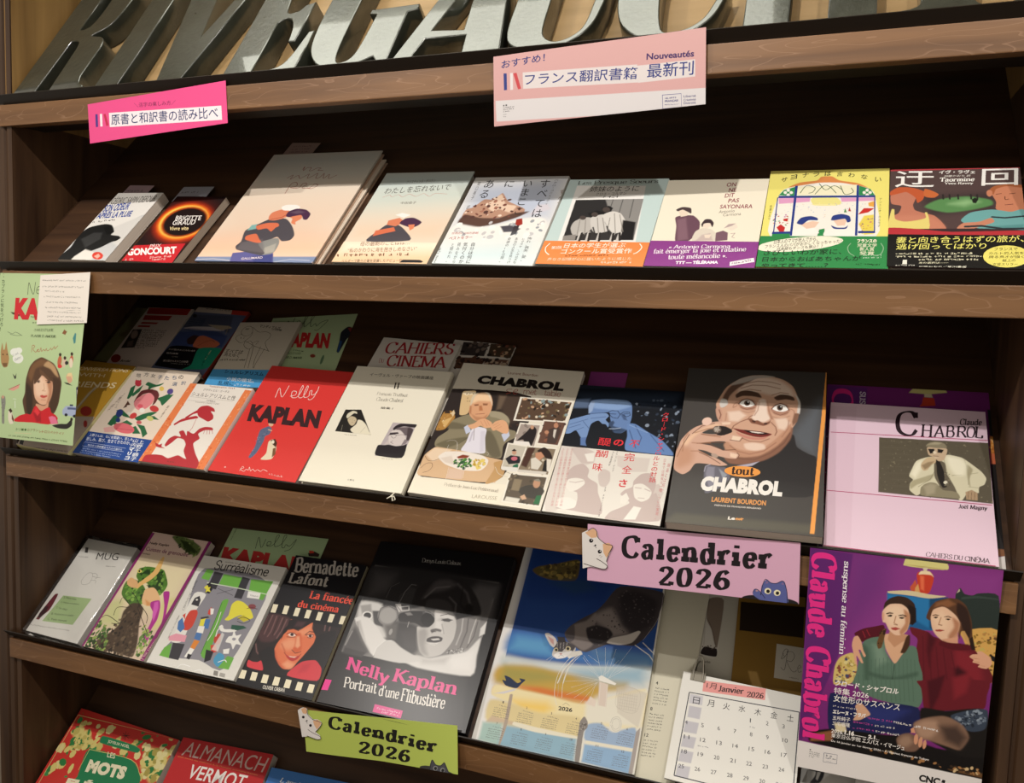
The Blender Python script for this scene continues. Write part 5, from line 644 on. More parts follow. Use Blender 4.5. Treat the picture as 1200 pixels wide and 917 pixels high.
book('book', 'book with a blue-tinted photo of a man in glasses and a pale band', 'front books on the middle display ledge', (2, -313.0, 7.5, 1.2, -0.0067), 149.2, 209.7, 15.8, '1e2430',
  [['P','10141c',0.5,[-3,810,587,851,615,418,-10,403]],['P','2a3546',21.7,[-8,777,568,818,564,745,35,706]],['Q',['2c3646','8a96a8','1a2028','566478'],[314,742,595,800,612,436,460,514],60,[1.17,3.13],4],['P','586a88',4.7,[-5,728,85,748,84,678,0,670]],['P','6a88ba',0.8,[88,700,97,733,170,750,287,750,322,722,337,641,335,590,327,549,292,521,253,552,223,619,206,659,112,629]],['P','8aa8d6',4.6,[107,728,188,746,288,745,319,712,252,679,185,678,117,682]],['P','9ab0d4',2.2,[85,694,94,727,115,729,114,660,98,638]],['P','3c5070',2.7,[226,604,249,571,309,557,327,549,292,521,267,523,245,551]],['P','4a6088',2.2,[273,655,297,617,318,614,293,657]],['P','3a4c6c',2.2,[207,577,242,606,253,592,243,560]],['K','1a2234',0.81,0.5,[202,658,220,673,253,674,272,650,263,623,234,626,208,649]],['K','1a2234',0.84,0.5,[272,653,287,669,319,672,327,650,309,638,291,647]],['K','1a2234',0.56,0.5,[89,637,202,658]],['K','1c2438',0.81,0.7,[216,650,249,651]],['K','1c2438',0.81,0.7,[293,657,317,660]],['K','aab8d0',1.07,0.7,[233,549,261,552,292,561]],['K','1c2438',0.82,0.7,[239,540,291,546]],['P','7a98c8',0.7,[-17,533,-4,581,57,613,103,633,191,652,212,634,200,607,222,584,223,558,191,575,161,598,126,568,122,477,94,474,54,520,26,497,-3,494]],['K','4a628e',0.82,0.7,[11,556,102,602]],['K','4a628e',0.84,0.7,[9,531,69,562]],['K','4a628e',0.8,0.7,[54,520,90,544]],['K','4a628e',0.84,0.7,[117,608,196,627]],['K','4a628e',0.85,0.8,[80,584,124,538]],['P','5f7cb0',1.6,[90,474,125,482,134,424,101,426]],['P','12161e',0.7,[122,477,152,566,207,577,242,530,299,526,330,550,344,502,339,448,142,425]],['P','6b8cc2',1.6,[323,589,366,594,438,551,525,502,590,434,593,415,352,420,336,462,338,511]],['K','3c5480',1.03,1.6,[368,584,414,510,408,460]],['K','3c5480',1.07,1.6,[342,551,396,440]],['K','3c5480',0.8,2.1,[457,534,543,438]],['K','97b2dc',0.8,1.6,[336,585,439,546]],['T','e8323a','醍','b',[48.2,109.0,17.1,0.0,-0.1,12.3]],['T','e8323a','の','b',[68.6,110.8,13.3,0.1,-0.2,10.2]],['T','e8323a','不','b',[89.3,110.7,13.3,0.1,0.5,11.5]],['V','e8323a','クロード・シャブロルとの対話','m',[128.9,172.3,0.7,-112.4,9.3,1.0]]], spine='R', pages='d8d0c4', cell=0.8, finish='g', band=[102.6,'eae4da',[['P','cbb9b3',1.6,[-33,395,122,408,182,319,113,273,78,250,84,32,22,-4,-41,234],0.35],['P','cbb9b3',0.7,[100,290,144,310,184,277,186,235,205,219,246,197,261,145,295,78,296,18,117,27,62,28,162,69,155,130,137,137,90,167,78,250]],['P','efe9df',0.7,[89,204,126,218,167,214,181,188,150,148,114,134,87,162]],['K','cbb9b3',1.0,0.7,[100,192,133,190]],['K','cbb9b3',1.25,0.7,[132,191,169,205]],['P','f1ece3',0.7,[67,38,64,82,115,98,163,78,160,42,110,26]],['P','cbb9b3',1.6,[57,401,116,412,191,387,198,321,136,313,93,356],0.7],['P','f1ece3',1.6,[138,371,191,387,196,330,165,326]],['P','cbb9b3',1.5,[238,251,256,290,295,276,306,223,291,184,259,190],0.7],['P','cbb9b3',0.7,[426,238,456,283,500,293,537,253,539,200,536,173,549,183,572,134,590,26,331,-3,344,42,390,74,429,106,410,129,375,151,392,180,426,202]],['P','efe9df',0.7,[431,212,474,226,526,189,519,144,486,122,448,143]],['K','cbb9b3',1.21,0.6,[441,200,471,199]],['K','cbb9b3',1.24,0.7,[490,198,518,188]],['K','cbb9b3',0.97,0.6,[467,142,497,143]],['P','efe9df',0.6,[378,134,403,164,424,131,408,98,385,100]],['P','f1ece3',1.5,[454,92,492,88,476,18,418,10]],['P','cbb9b3',2.0,[312,382,484,384,483,300,394,289,326,318],0.45],['P','cbb9b3',1.4,[506,213,554,237,585,188,572,134,538,164],0.6],['T','d8323a','醐','b',[49.4,89.7,15.9,0.7,-0.1,11.6]],['T','d8323a','味','b',[50.2,68.5,12.8,0.2,-0.4,12.2]],['T','d8323a','完','b',[87.4,88.1,13.6,0.7,-0.1,12.8]],['T','d8323a','全','b',[88.4,68.7,12.8,0.7,-0.3,12.5]],['T','d8323a','さ','b',[88.9,48.3,10.2,0.4,-0.5,11.7]],['V','d8323a','ルとの対話','m',[128.6,101.5,1.0,-41.6,8.9,1.0]],['V','4a3a3a','フランソワ・ゲリフ','s',[76.6,102.5,0.5,-32.9,3.0,0.4]],['V','4a3a3a','大久保清朗訳','s',[71.8,102.0,-1.0,-23.9,2.3,0.2]],['V','d07a7a','ふたりの映画作家が語り合う終わりのない対話','s',[16.0,100.4,6.5,-90.1,3.4,0.4]],['V','d07a7a','ふたりの映画作家が語り合う終わりのない対話','s',[9.9,99.7,6.9,-90.2,3.4,0.4]],['V','d07a7a','ふたりの映画作家が語り合う終わりのない対話','s',[3.9,99.0,7.1,-90.3,3.4,0.4]],['V','d07a7a','日本では稀有な一冊、ついに実現。','s',[139.6,98.1,4.2,-90.0,3.7,0.5]],['V','d07a7a','映画とは何か','s',[146.3,92.0,-2.7,-45.4,3.7,0.4]],['V','4a3a3a','定価 本体二八〇〇円+税','s',[73.1,46.2,0.6,-44.0,1.9,0.2]]]])
book('book', 'dark grey book of a smiling man with a cigar, orange right edge', 'front books on the middle display ledge', (2, -155.3, 3.1, 18, 0.0252), 174.1, 241.2, 16, '46423f',
  [['P','5a564a',8.3,[-13,-7,42,54,662,58,660,12]],['P','4c4845',37.6,[3,775,678,796,653,206,22,164],0.5],['P','60646a',22.7,[542,566,666,777,679,787,660,434,622,447,577,476]],['P','2e2b2b',1.7,[371,368,421,397,483,444,518,505,536,557,555,550,570,484,622,447,660,426,653,215,470,196,380,240]],['P','d6aa90',1.5,[167,719,183,776,212,844,272,900,333,927,403,930,487,906,537,862,563,789,570,690,559,628,544,592,536,540,513,488,470,434,421,397,370,376,319,363,266,367,237,398,236,482,212,604,197,620]],['P','8e6450',3.1,[238,389,239,457,274,434,341,422,392,436,448,482,504,546,534,600,547,593,537,524,489,444,421,390,332,360,267,360]],['P','c49478',3.2,[228,464,242,492,279,456,340,440,404,454,466,518,515,590,536,626,535,574,481,485,406,420,330,401,262,412]],['P','efd6c4',8.3,[272,809,307,897,390,920,474,896,531,842,539,797,438,800,368,815]],['P','6e5244',2.9,[197,772,220,835,259,880,320,915,368,927,322,883,269,838,231,783,213,712,200,707]],['P','d9d2ca',1.4,[184,727,191,762,216,757,226,730,210,708,193,704]],['P','bdb2a8',2.4,[226,854,272,900,333,925,403,930,445,923,362,909,294,875]],['P','d8d0c8',1.4,[547,816,563,794,578,752,575,686,563,694,566,758]],['P','8a6450',2.3,[550,689,573,691,565,637,546,610,542,636]],['K','a67c66',1.25,2.0,[283,838,338,862,407,862,476,844]],['K','a67c66',1.22,2.0,[295,869,364,890,433,886,475,872]],['K','a67c66',1.21,1.9,[278,812,326,833,382,825]],['K','a67c66',1.19,1.9,[438,800,478,819,518,814]],['P','5a4236',1.9,[259,792,285,818,326,824,372,810,388,780,343,787,294,786,266,771]],['P','5a4236',1.9,[449,784,478,806,516,805,543,792,548,770,507,776,467,767]],['P','b68872',2.4,[274,733,289,762,320,773,355,758,374,730,349,697,301,698]],['P','fbf6f0',0.5,[283,734,296,754,317,763,339,755,357,731,337,717,310,715]],['P','6a5244',0.5,[335,741,334,733,330,727,324,723,318,722,311,726,307,732,304,739,306,748,309,754,315,758,322,758,328,755,333,749]],['P','1c1412',0.5,[328,741,327,736,325,733,322,731,318,730,315,732,312,736,312,740,312,744,314,748,317,750,321,750,324,748,327,745]],['P','ffffff',0.5,[328,748,328,746,327,744,326,744,324,744,323,744,322,746,321,748,321,750,322,752,324,752,325,752,326,752,328,750]],['K','4a3228',0.95,0.5,[279,733,295,758,316,768,342,760,362,729]],['K','8a5c48',0.95,1.4,[290,710,321,699,358,712]],['P','b68872',2.4,[436,707,455,739,488,750,518,739,531,708,508,673,461,674]],['P','fbf6f0',0.5,[445,711,460,732,483,742,505,735,520,710,497,696,467,698]],['P','6a5244',0.5,[495,720,494,712,490,706,484,702,478,702,472,705,468,711,466,718,467,726,470,733,476,737,483,737,489,734,493,728]],['P','1c1412',0.5,[488,720,488,716,486,712,483,710,479,710,476,712,474,715,472,719,473,723,475,727,478,729,482,729,485,728,488,724]],['P','ffffff',0.5,[489,727,488,725,488,724,486,723,485,723,484,723,482,725,482,727,482,729,483,730,484,731,486,732,487,731,488,729]],['K','4a3228',0.9,0.5,[442,709,458,735,482,748,508,738,524,707]],['K','8a5c48',0.95,1.4,[452,687,485,672,520,692]],['K','a87860',0.95,1.9,[273,744,257,732,252,710]],['K','a87860',0.98,2.0,[271,721,255,706]],['K','a87860',0.93,1.9,[534,715,548,705,552,685]],['K','b48a74',1.19,2.4,[288,688,330,679,369,695]],['K','b48a74',1.13,2.3,[449,660,492,648,528,670]],['P','f3dccb',3.3,[378,764,409,766,423,681,436,648,411,625,374,628,349,647,363,681]],['P','8a5a46',1.4,[334,637,347,643,363,630,380,633,408,616,434,630,440,642,437,618,409,600,375,608,349,613]],['P','4a2c24',0.6,[370,622,368,620,366,618,362,618,358,619,354,622,352,624,351,627,352,630,355,631,359,631,363,630,367,628,369,625]],['P','4a2c24',0.6,[427,615,426,612,424,610,420,609,416,608,412,609,410,611,408,614,409,617,412,619,416,620,420,621,423,620,426,618]],['K','8a5c48',0.93,1.4,[331,634,338,652,351,662]],['P','b2826a',2.4,[418,758,438,682,454,643,441,644,424,699]],['K','b2826a',0.95,2.4,[379,750,375,696,361,663]],['K','8a5a46',1.17,1.4,[331,638,293,616,265,589,258,567]],['K','8a5a46',1.13,1.4,[444,624,467,596,473,568,466,545]],['P','f0d4c0',5.4,[230,677,288,688,320,660,286,619,242,619]],['P','f0d4c0',5.1,[460,646,512,656,532,626,509,581,479,588]],['K','b48670',0.93,2.3,[224,667,222,604,241,544]],['K','a87a64',0.9,2.3,[526,643,524,591,498,537]],['P','7a2e28',0.6,[262,575,304,569,344,567,398,564,450,552,431,536,393,528,353,533,302,550]],['P','2c1414',0.6,[317,568,364,565,411,560,438,553,406,544,359,549,332,556]],['P','efe0d4',0.5,[344,562,391,560,418,555,385,551,355,556]],['P','cf8d7c',1.4,[281,554,333,532,387,524,432,536,414,517,374,510,328,517,293,535]],['K','8a5a48',0.91,1.8,[300,522,349,500,402,500,440,522]],['P','efd2be',3.5,[324,482,369,493,416,486,424,460,379,445,336,452]],['K','a4745e',1.14,1.8,[258,467,294,436,354,422,418,446,473,502]],['K','7a5444',1.1,1.8,[249,415,310,391,382,393,451,437,512,504,535,566]],['P','cfa08a',1.4,[168,691,180,708,202,675,205,607,191,613,176,646]],['K','7a4e3c',1.19,1.4,[185,688,197,656,193,629]],['P','d9ae98',0.8,[-5,376,8,438,17,482,46,533,77,567,123,592,177,610,245,619,256,611,250,596,200,580,154,564,115,534,164,529,225,535,293,530,311,518,302,496,263,489,209,489,155,480,109,468,164,459,220,438,288,427,304,412,291,390,251,390,197,402,147,424,106,429,157,399,198,386,234,364,255,349,216,341,148,348,102,344,80,300,48,276,5,302]],['P','f0c8a8',5.8,[26,466,68,522,126,570,178,596,200,589,127,557,77,505,48,450]],['P','f2d2b8',1.4,[205,607,249,613,247,597,210,592]],['P','f4d8be',1.4,[266,528,307,522,299,498,262,502]],['P','f2d2b8',1.4,[262,423,299,415,291,392,264,400]],['K','6e4a3a',0.93,0.8,[68,526,111,578,171,599]],['K','6e4a3a',0.93,0.8,[113,527,165,522,226,529]],['K','6e4a3a',0.91,0.8,[236,482,156,476,98,467]],['K','6e4a3a',0.91,0.8,[114,414,164,391,221,354]],['K','6e4a3a',0.91,0.8,[156,472,227,435,286,444]],['K','6e4a3a',0.9,0.8,[255,501,302,496,314,519]],['K','6e4a3a',0.86,0.7,[300,394,306,412,295,426]],['K','6e4a3a',0.91,0.8,[9,378,28,448,54,520]],['K','a87454',0.96,2.4,[81,532,140,562,174,565]],['K','a87454',0.91,2.3,[74,469,116,468,162,476]],['K','a87454',0.93,2.3,[73,418,114,421,157,399]],['K','a87454',0.93,2.3,[116,525,206,515]],['P','c08a68',12.5,[10,421,56,442,88,402,81,350,31,312,8,327],0.6],['P','f0ccba',0.8,[155,618,156,607,152,596,144,588,134,583,124,584,114,589,109,598,108,610,112,621,120,630,130,634,141,634,150,628]],['P','b8a090',1.3,[207,394,204,390,199,388,192,388,184,390,178,395,174,401,173,406,176,410,181,413,188,412,196,410,202,405,206,400]],['K','a47050',0.7,2.8,[46,529,31,484,32,414]],['P','2a2220',0.6,[171,565,180,579,200,585,228,582,256,567,261,550,239,535,206,523,181,535]],['P','6a5a50',0.6,[208,557,205,547,199,540,191,537,182,538,174,544,168,553,167,563,169,572,175,580,184,583,193,581,201,576,206,567]],['P','b0a296',1.4,[199,559,197,553,193,548,188,546,182,547,176,551,172,557,171,564,173,570,177,574,183,576,189,576,194,572,198,566]],['Q',['4a3e38','d8cec4'],[170,578,200,580,204,541,177,539],14,[0.34,0.81],2],['P','6e6c78',1.8,[149,306,162,341,223,334,250,332,274,277,234,217,166,179]],['P','b8b4c4',1.3,[301,349,358,366,402,383,372,356,346,348]],['P','8e8c9a',2.7,[163,332,197,331,202,214,184,196,158,291]],['K','c0bccb',0.68,1.4,[150,302,153,332,175,346]],['P','9aa0aa',1.8,[217,325,260,292,242,266]],['G','f3a24e',[411,320,409,312,400,304,388,297,370,292,351,288,329,287,308,287,287,290,270,294,256,300,247,307,244,315,246,324,254,331,268,338,285,344,305,347,327,349,349,348,369,346,386,341,400,335,408,328]],['T','33201a','tout','F',[69.5,74.0,26.3,0.5,0.6,11.1]],['T','f4efe8','CHABROL','X',[34.8,47.5,93.6,0.8,1.5,21.4]],['T','e9a055','LAURENT BOURDON','b',[50.1,33.3,61.3,1.0,0.3,6.9]],['T','d8cfc6','PRÉFACE DE FRANÇOIS BERLÉAND','b',[54.0,27.5,52.5,0.8,0.2,3.1]],['T','f0e8de','Le','x',[70.7,11.1,8.0,0.3,0.4,4.3]],['T','e9a055','moir','x',[79.2,11.5,8.9,0.4,0.4,3.6]],['P','f0a04e',0.5,[694,976,712,977,660,12,641,12]]], spine='L', pages='d9cfc0', finish='g', cell=0.9, edge='5a564c')
book('book', 'pink book with a photo of a seated man in a flat cap and white jacket', 'front books on the middle display ledge', (2, 20.0, 6.4, 1.2, -0.0002), 171.8, 207.0, 16.55, 'e6c9d9',
  [['P','dcbccd',0.6,[2,804,120,810,112,7,-7,2],0.55],['W','b0406a',0.99,[6,639,690,658]],['W','b0406a',0.99,[0,296,681,303]],['W','b0406a',0.99,[-4,2,674,2]],['T','2c1c24','C','f',[73.9,161.9,24.9,0.4,0.5,39.2]],['T','2c1c24','H','f',[101.4,162.9,12.5,0.2,1.5,18.8]],['T','2c1c24','A','f',[114.4,163.2,12.8,0.6,1.8,18.3]],['T','2c1c24','B','f',[127.7,164.5,9.7,0.3,1.8,18.3]],['T','2c1c24','R','f',[139.0,165.7,12.1,0.2,1.8,17.8]],['T','2c1c24','O','f',[149.1,166.8,9.5,-0.5,2.4,17.4]],['T','2c1c24','L','f',[158.1,167.0,9.0,-0.1,2.0,17.3]],['T','2c1c24','Claude','F',[143.4,184.2,23.3,1.5,1.5,10.3]],['T','3a2a30','Joël Magny','F',[136.7,65.7,28.0,1.2,1.0,7.1]],['T','3a2a30','CAHIERS DU CINÉMA','r',[102.8,1.8,60.5,0.6,0.9,7.3]],['T','4a3a40','Collection «Auteurs»','r',[102.9,-5.2,59.1,1.7,0.8,3.9]],['P','5c5444',0.5,[225,629,690,644,685,311,223,314]],['Q',['6a6250','4f4838','756d5a','8a8068'],[225,629,690,644,685,311,223,314],230,[0.47,1.16],11],['K','756c58',0.27,1.0,[228,608,326,612],0.5],['K','4a4334',0.26,1.0,[232,590,335,594],0.5],['K','756c58',0.27,1.0,[236,571,344,576],0.5],['K','4a4334',0.26,1.0,[240,552,353,558],0.5],['K','756c58',0.27,1.0,[244,534,362,541],0.5],['K','4a4334',0.26,1.0,[247,516,371,523],0.5],['K','756c58',0.26,1.0,[251,498,380,506],0.5],['K','4a4334',0.26,1.0,[255,480,388,489],0.5],['K','756c58',0.26,1.0,[258,462,397,472],0.5],['K','4a4334',0.26,1.0,[262,444,405,454],0.5],['K','756c58',0.26,1.0,[266,426,414,438],0.5],['K','4a4334',0.26,1.0,[269,408,422,421],0.5],['K','756c58',0.26,1.0,[273,391,430,404],0.5],['K','4a4334',0.25,0.9,[276,374,439,388],0.5],['K','756c58',0.24,0.9,[280,356,447,371],0.5],['K','4a4334',0.24,0.9,[284,339,455,355],0.5],['P','d9d2b4',0.5,[353,418,360,443,384,506,425,532,461,540,469,510,506,551,524,558,576,546,613,515,650,478,667,444,658,409,636,392,632,360,601,368,588,360,560,311,498,360,456,390,403,366,398,330,380,316,354,342,357,378,369,400]],['P','b0a888',2.4,[369,396,413,420,458,443,439,405,386,375,359,348,355,371]],['P','a89f80',2.5,[592,512,616,485,600,436,602,390,595,407,590,470]],['K','8a8266',0.62,0.5,[530,443,569,450]],['K','9a9276',0.48,1.0,[500,532,511,461,541,348]],['K','8a8266',0.46,0.9,[390,364,440,411,463,467]],['K','8a8266',0.45,0.9,[606,460,636,470]],['K','8a8266',0.45,0.9,[594,389,632,388]],['K','9a9276',0.47,1.2,[584,541,601,448,594,401]],['P','f0ead0',7.0,[514,546,571,540,591,506,580,452,545,448,521,492]],['P','f0ead0',5.4,[360,431,384,494,407,515,401,460,378,410]],['P','6a6150',0.9,[460,509,478,523,504,508,510,449,538,382,552,316,498,332,474,386,458,431]],['P','221c18',0.5,[460,521,478,529,486,506,498,460,500,389,508,379,490,371,478,398,469,444,468,498]],['P','e6dfc8',0.5,[510,402,509,398,507,394,504,392,500,392,497,393,495,396,494,400,495,404,498,408,501,410,504,410,508,409,510,406]],['Q',['4a4236','8a8068'],[498,460,520,456,525,381,499,378],20,[0.44,0.88],2],['P','8f866c',0.9,[398,348,412,378,439,394,465,391,490,359,524,358,549,350,556,322,497,320,402,319]],['P','a89e84',4.6,[412,367,439,388,465,382,455,337,424,322]],['P','c8ae90',0.9,[431,586,438,593,512,594,513,564,500,526,478,517,456,539,437,549]],['P','8a8068',0.5,[427,598,441,619,473,630,504,622,516,601,507,594,462,592]],['P','aaa084',2.6,[436,608,464,625,495,624,481,613]],['P','1c1612',1.0,[435,583,462,586,464,564,444,556]],['P','1c1612',1.0,[476,588,502,584,493,565,475,566]],['P','e9d8bc',1.0,[455,567,464,576,472,562,461,555]],['K','5a4634',0.46,0.5,[457,545,479,545]],['P','cbb28e',0.9,[406,497,429,530,456,539,467,528,464,506,442,489,432,464,414,456,404,472]],['P','9a8464',2.5,[406,485,433,506,460,515,442,483,419,462]],['K','f0e6d0',0.31,0.5,[461,536,478,534]],['P','b09474',0.9,[580,359,606,374,628,360,626,320,582,320]],['K','6a543c',0.44,0.5,[592,361,588,320]],['K','6a543c',0.44,0.5,[605,362,601,322]],['K','6a543c',0.46,0.5,[618,364,614,324]]], spine='L', pages='d8d0c4', finish='g', cell=0.9)
sheet('leaflet', 'green leaflet with black script and red capitals, behind the black filmstrip book', 'pale green leaflets of the red capitals', place(3, -944.1, 110.0, 0.3, 0.0309), 195.2, 151.8, 'a9c193',
  [['T','b8302e','KAPLAN','X',[7.6,85.3,173.9,-2.4,-6.3,29.4]],['W','26261f',0.93,[258,472,242,562,299,484,305,552]],['W','26261f',0.93,[329,505,358,516,354,536,328,530,343,501,383,519,398,588,378,583,397,508,440,526,456,592,436,589,453,511,476,505,478,530,512,521,542,578,529,503,489,479]],['P','3a2420',0.7,[672,487,714,505,762,490,763,469,690,465]],['P','c8402a',0.7,[671,507,704,508,719,493,686,486]],['V','3a4a2a','欲望する女','s',[7.2,151.9,0.4,-23.7,3.4,0.3]]], 'leaflet', thick=0.3)
book('booklet', 'slim white booklet with a mug drawing and green panel in a clear bag', 'books on the lower display ledge', (3, -1233.1, 13.2, 1.4, -0.0226), 119.0, 180.2, 10.6, 'e4e1da',
  [['T','4a4644','1','s',[12.6,153.0,7.0,0.4,-5.7,10.1]],['T','4a4644','MUG','s',[46.0,144.6,47.1,6.7,-4.8,13.3]],['D','6a6662',[6.4,142.5,20.4,1.9,-0.5,2.3],58],['D','6a6662',[76.8,135.7,21.7,2.3,-0.8,2.2],59],['W','6a6662',0.43,[194,469,183,412,214,386,258,402,258,441,236,476,194,469]],['W','6a6662',0.43,[236,476,261,481,291,467,291,442]],['W','6a6662',0.43,[258,426,299,433,312,412]],['W','6a6662',0.43,[252,456,291,455,326,458]],['G','a9c08a',[114,283,364,305,347,109,80,85]],['T','3a4a30','5. Rêve mou','s',[33.1,66.4,28.0,1.5,-1.5,3.5]],['T','3a4a30','3. Petite amphore','s',[34.0,56.7,39.3,3.8,-1.5,3.5]],['T','3a4a30','7. Un désir','s',[31.7,46.5,25.5,1.2,-1.5,3.5]],['T','3a4a30','B. Histoires à avaler','s',[30.1,35.1,47.8,5.6,-1.5,3.4]],['T','3a4a30','C. Petit manuel','s',[29.1,25.3,40.8,4.4,-1.5,3.4]],['W','2c2422',0.99,[-16,293,-18,182,-32,78]],['P','6a2430',0.7,[37,276,65,282,79,171,44,112,16,122,24,190]],['P','3a1a20',1.0,[21,182,54,189,63,145,44,90,18,88]],['G','7a2a34',[23,86,18,100,48,101,48,88]],['D','8a8680',[-12.7,8.6,99.7,7.2,-0.7,2.4],60]], spine='L', pages='d9d5cc', cell=0.9, edge='cfcac2', cat='booklet')
book('book', 'narrow book with a purple edge and a painted woman in violet stockings on a frog', 'books on the lower display ledge', (3, -1098.8, 8.3, 1.2, -0.0145), 131.7, 216.1, 14.55, 'd8c0a8',
  [['P','d9bcae',4.2,[18,859,527,868,493,645,-10,653]],['P','e6d8b0',50.8,[6,656,497,691,526,314,46,282]],['P','c9c890',17.2,[7,334,102,351,202,168,-1,158]],['P','d8d090',11.6,[411,408,524,442,530,259,460,190]],['T','3a2420','Nelly Kaplan','b',[8.7,191.1,42.9,1.7,-0.5,5.9]],['T','7a3a5a','Cuisses de grenouille','m',[9.4,177.1,92.9,2.8,-2.2,9.7]],['T','3a2420','roman','m',[6.7,171.9,17.0,0.4,0.1,2.4]],['P','5a6a3a',3.1,[187,853,239,870,356,856,472,811,477,750,425,749,338,774,262,809]],['Q',['2f3a1e','8a9a5a','4a5a2c','6a7a40'],[195,855,351,863,472,811,483,727,302,776],60,[1.45,4.36],4],['P','2c3818',3.0,[267,842,333,836,446,784,444,760,350,784]],['P','4f7a2c',1.0,[81,551,78,582,132,606,201,610,286,602,373,519,382,476,362,428,282,443,214,490,141,493,93,522]],['P','24401a',3.0,[146,586,256,581,339,513,353,441,289,459,283,518,207,550,134,553]],['Q',['7aa048','2c4a1c','5a8a34','1c3014'],[76,558,132,606,286,602,374,512,358,434,178,492],60,[1.42,4.27],6],['P','4f7a2c',1.0,[36,444,40,483,100,501,192,472,253,423,276,354,192,324,109,353,57,388]],['Q',['8ab050','24401a','6a9a3a','3a5a24'],[31,458,120,497,236,435,276,354,142,344],50,[1.39,4.18],8],['P','e0d070',0.7,[110,567,112,561,109,556,103,552,95,551,85,552,77,555,71,560,69,566,71,571,77,575,86,576,95,575,104,572]],['P','1c2010',0.7,[98,565,100,561,100,558,98,556,94,555,90,556,86,559,82,562,80,566,81,569,83,571,86,572,91,571,95,568]],['P','e6b870',1.0,[204,657,212,698,230,685,252,588,226,523,176,469,159,443,130,458,163,512,204,580]],['P','e0b07a',1.0,[40,483,58,509,125,490,154,450,107,442,60,456]],['P','e9bc8a',1.2,[240,391,226,448,279,472,329,451,388,404,392,361,317,344,268,352]],['P','d89a60',3.7,[273,382,337,365,383,374,378,355,310,343]],['P','b0308e',0.9,[330,375,385,396,423,352,453,272,451,202,472,138,470,94,449,106,424,169,418,238,397,304,343,344]],['P','d860b8',2.8,[356,376,382,388,413,343,432,254,398,290]],['P','b0308e',0.9,[380,453,421,468,448,429,482,348,521,271,533,218,511,225,486,293,445,370]],['P','4a3a2c',3.7,[90,63,160,132,184,193,158,274,183,337,245,348,303,316,336,222,408,98,424,7,250,12,111,-8]],['Q',['2a2018','5a4838','6a5844','3a2c20'],[84,48,177,249,254,335,350,225,435,2,111,-8],130,[1.3,3.91],7],['W','2c2018',0.99,[208,255,184,193,122,182]],['W','2c2018',0.99,[202,311,92,364,90,320]],['W','2c2018',0.99,[263,322,211,371,126,415]],['W','2c2018',0.99,[184,193,54,226,16,204]],['W','2c2018',0.99,[186,308,93,291,100,234]],['W','2c2018',0.99,[245,348,360,283,388,232]],['W','2c2018',0.99,[248,320,366,228,439,172]],['Q',['5a7a3a','8aa050','3a5a28','2c3c1c'],[21,-6,10,189,160,132,191,0],80,[1.31,4.58],3],['Q',['6a8a44','a0b060','3f5a2c'],[444,24,366,228,490,196,502,226,517,39],60,[1.25,4.37],5],['P','8a2a6c',0.7,[-7,856,24,859,15,-15,-19,-11]],['P','8a2a6c',0.7,[503,867,529,868,527,1,498,2]],['T','f0d8c8','Les Belles Lettres','h',[125.0,2.9,11.1,62.5,5.8,-0.2]]], spine='L', finish='w', pages='d8cfc2', cell=0.8, edge='8a3a70')
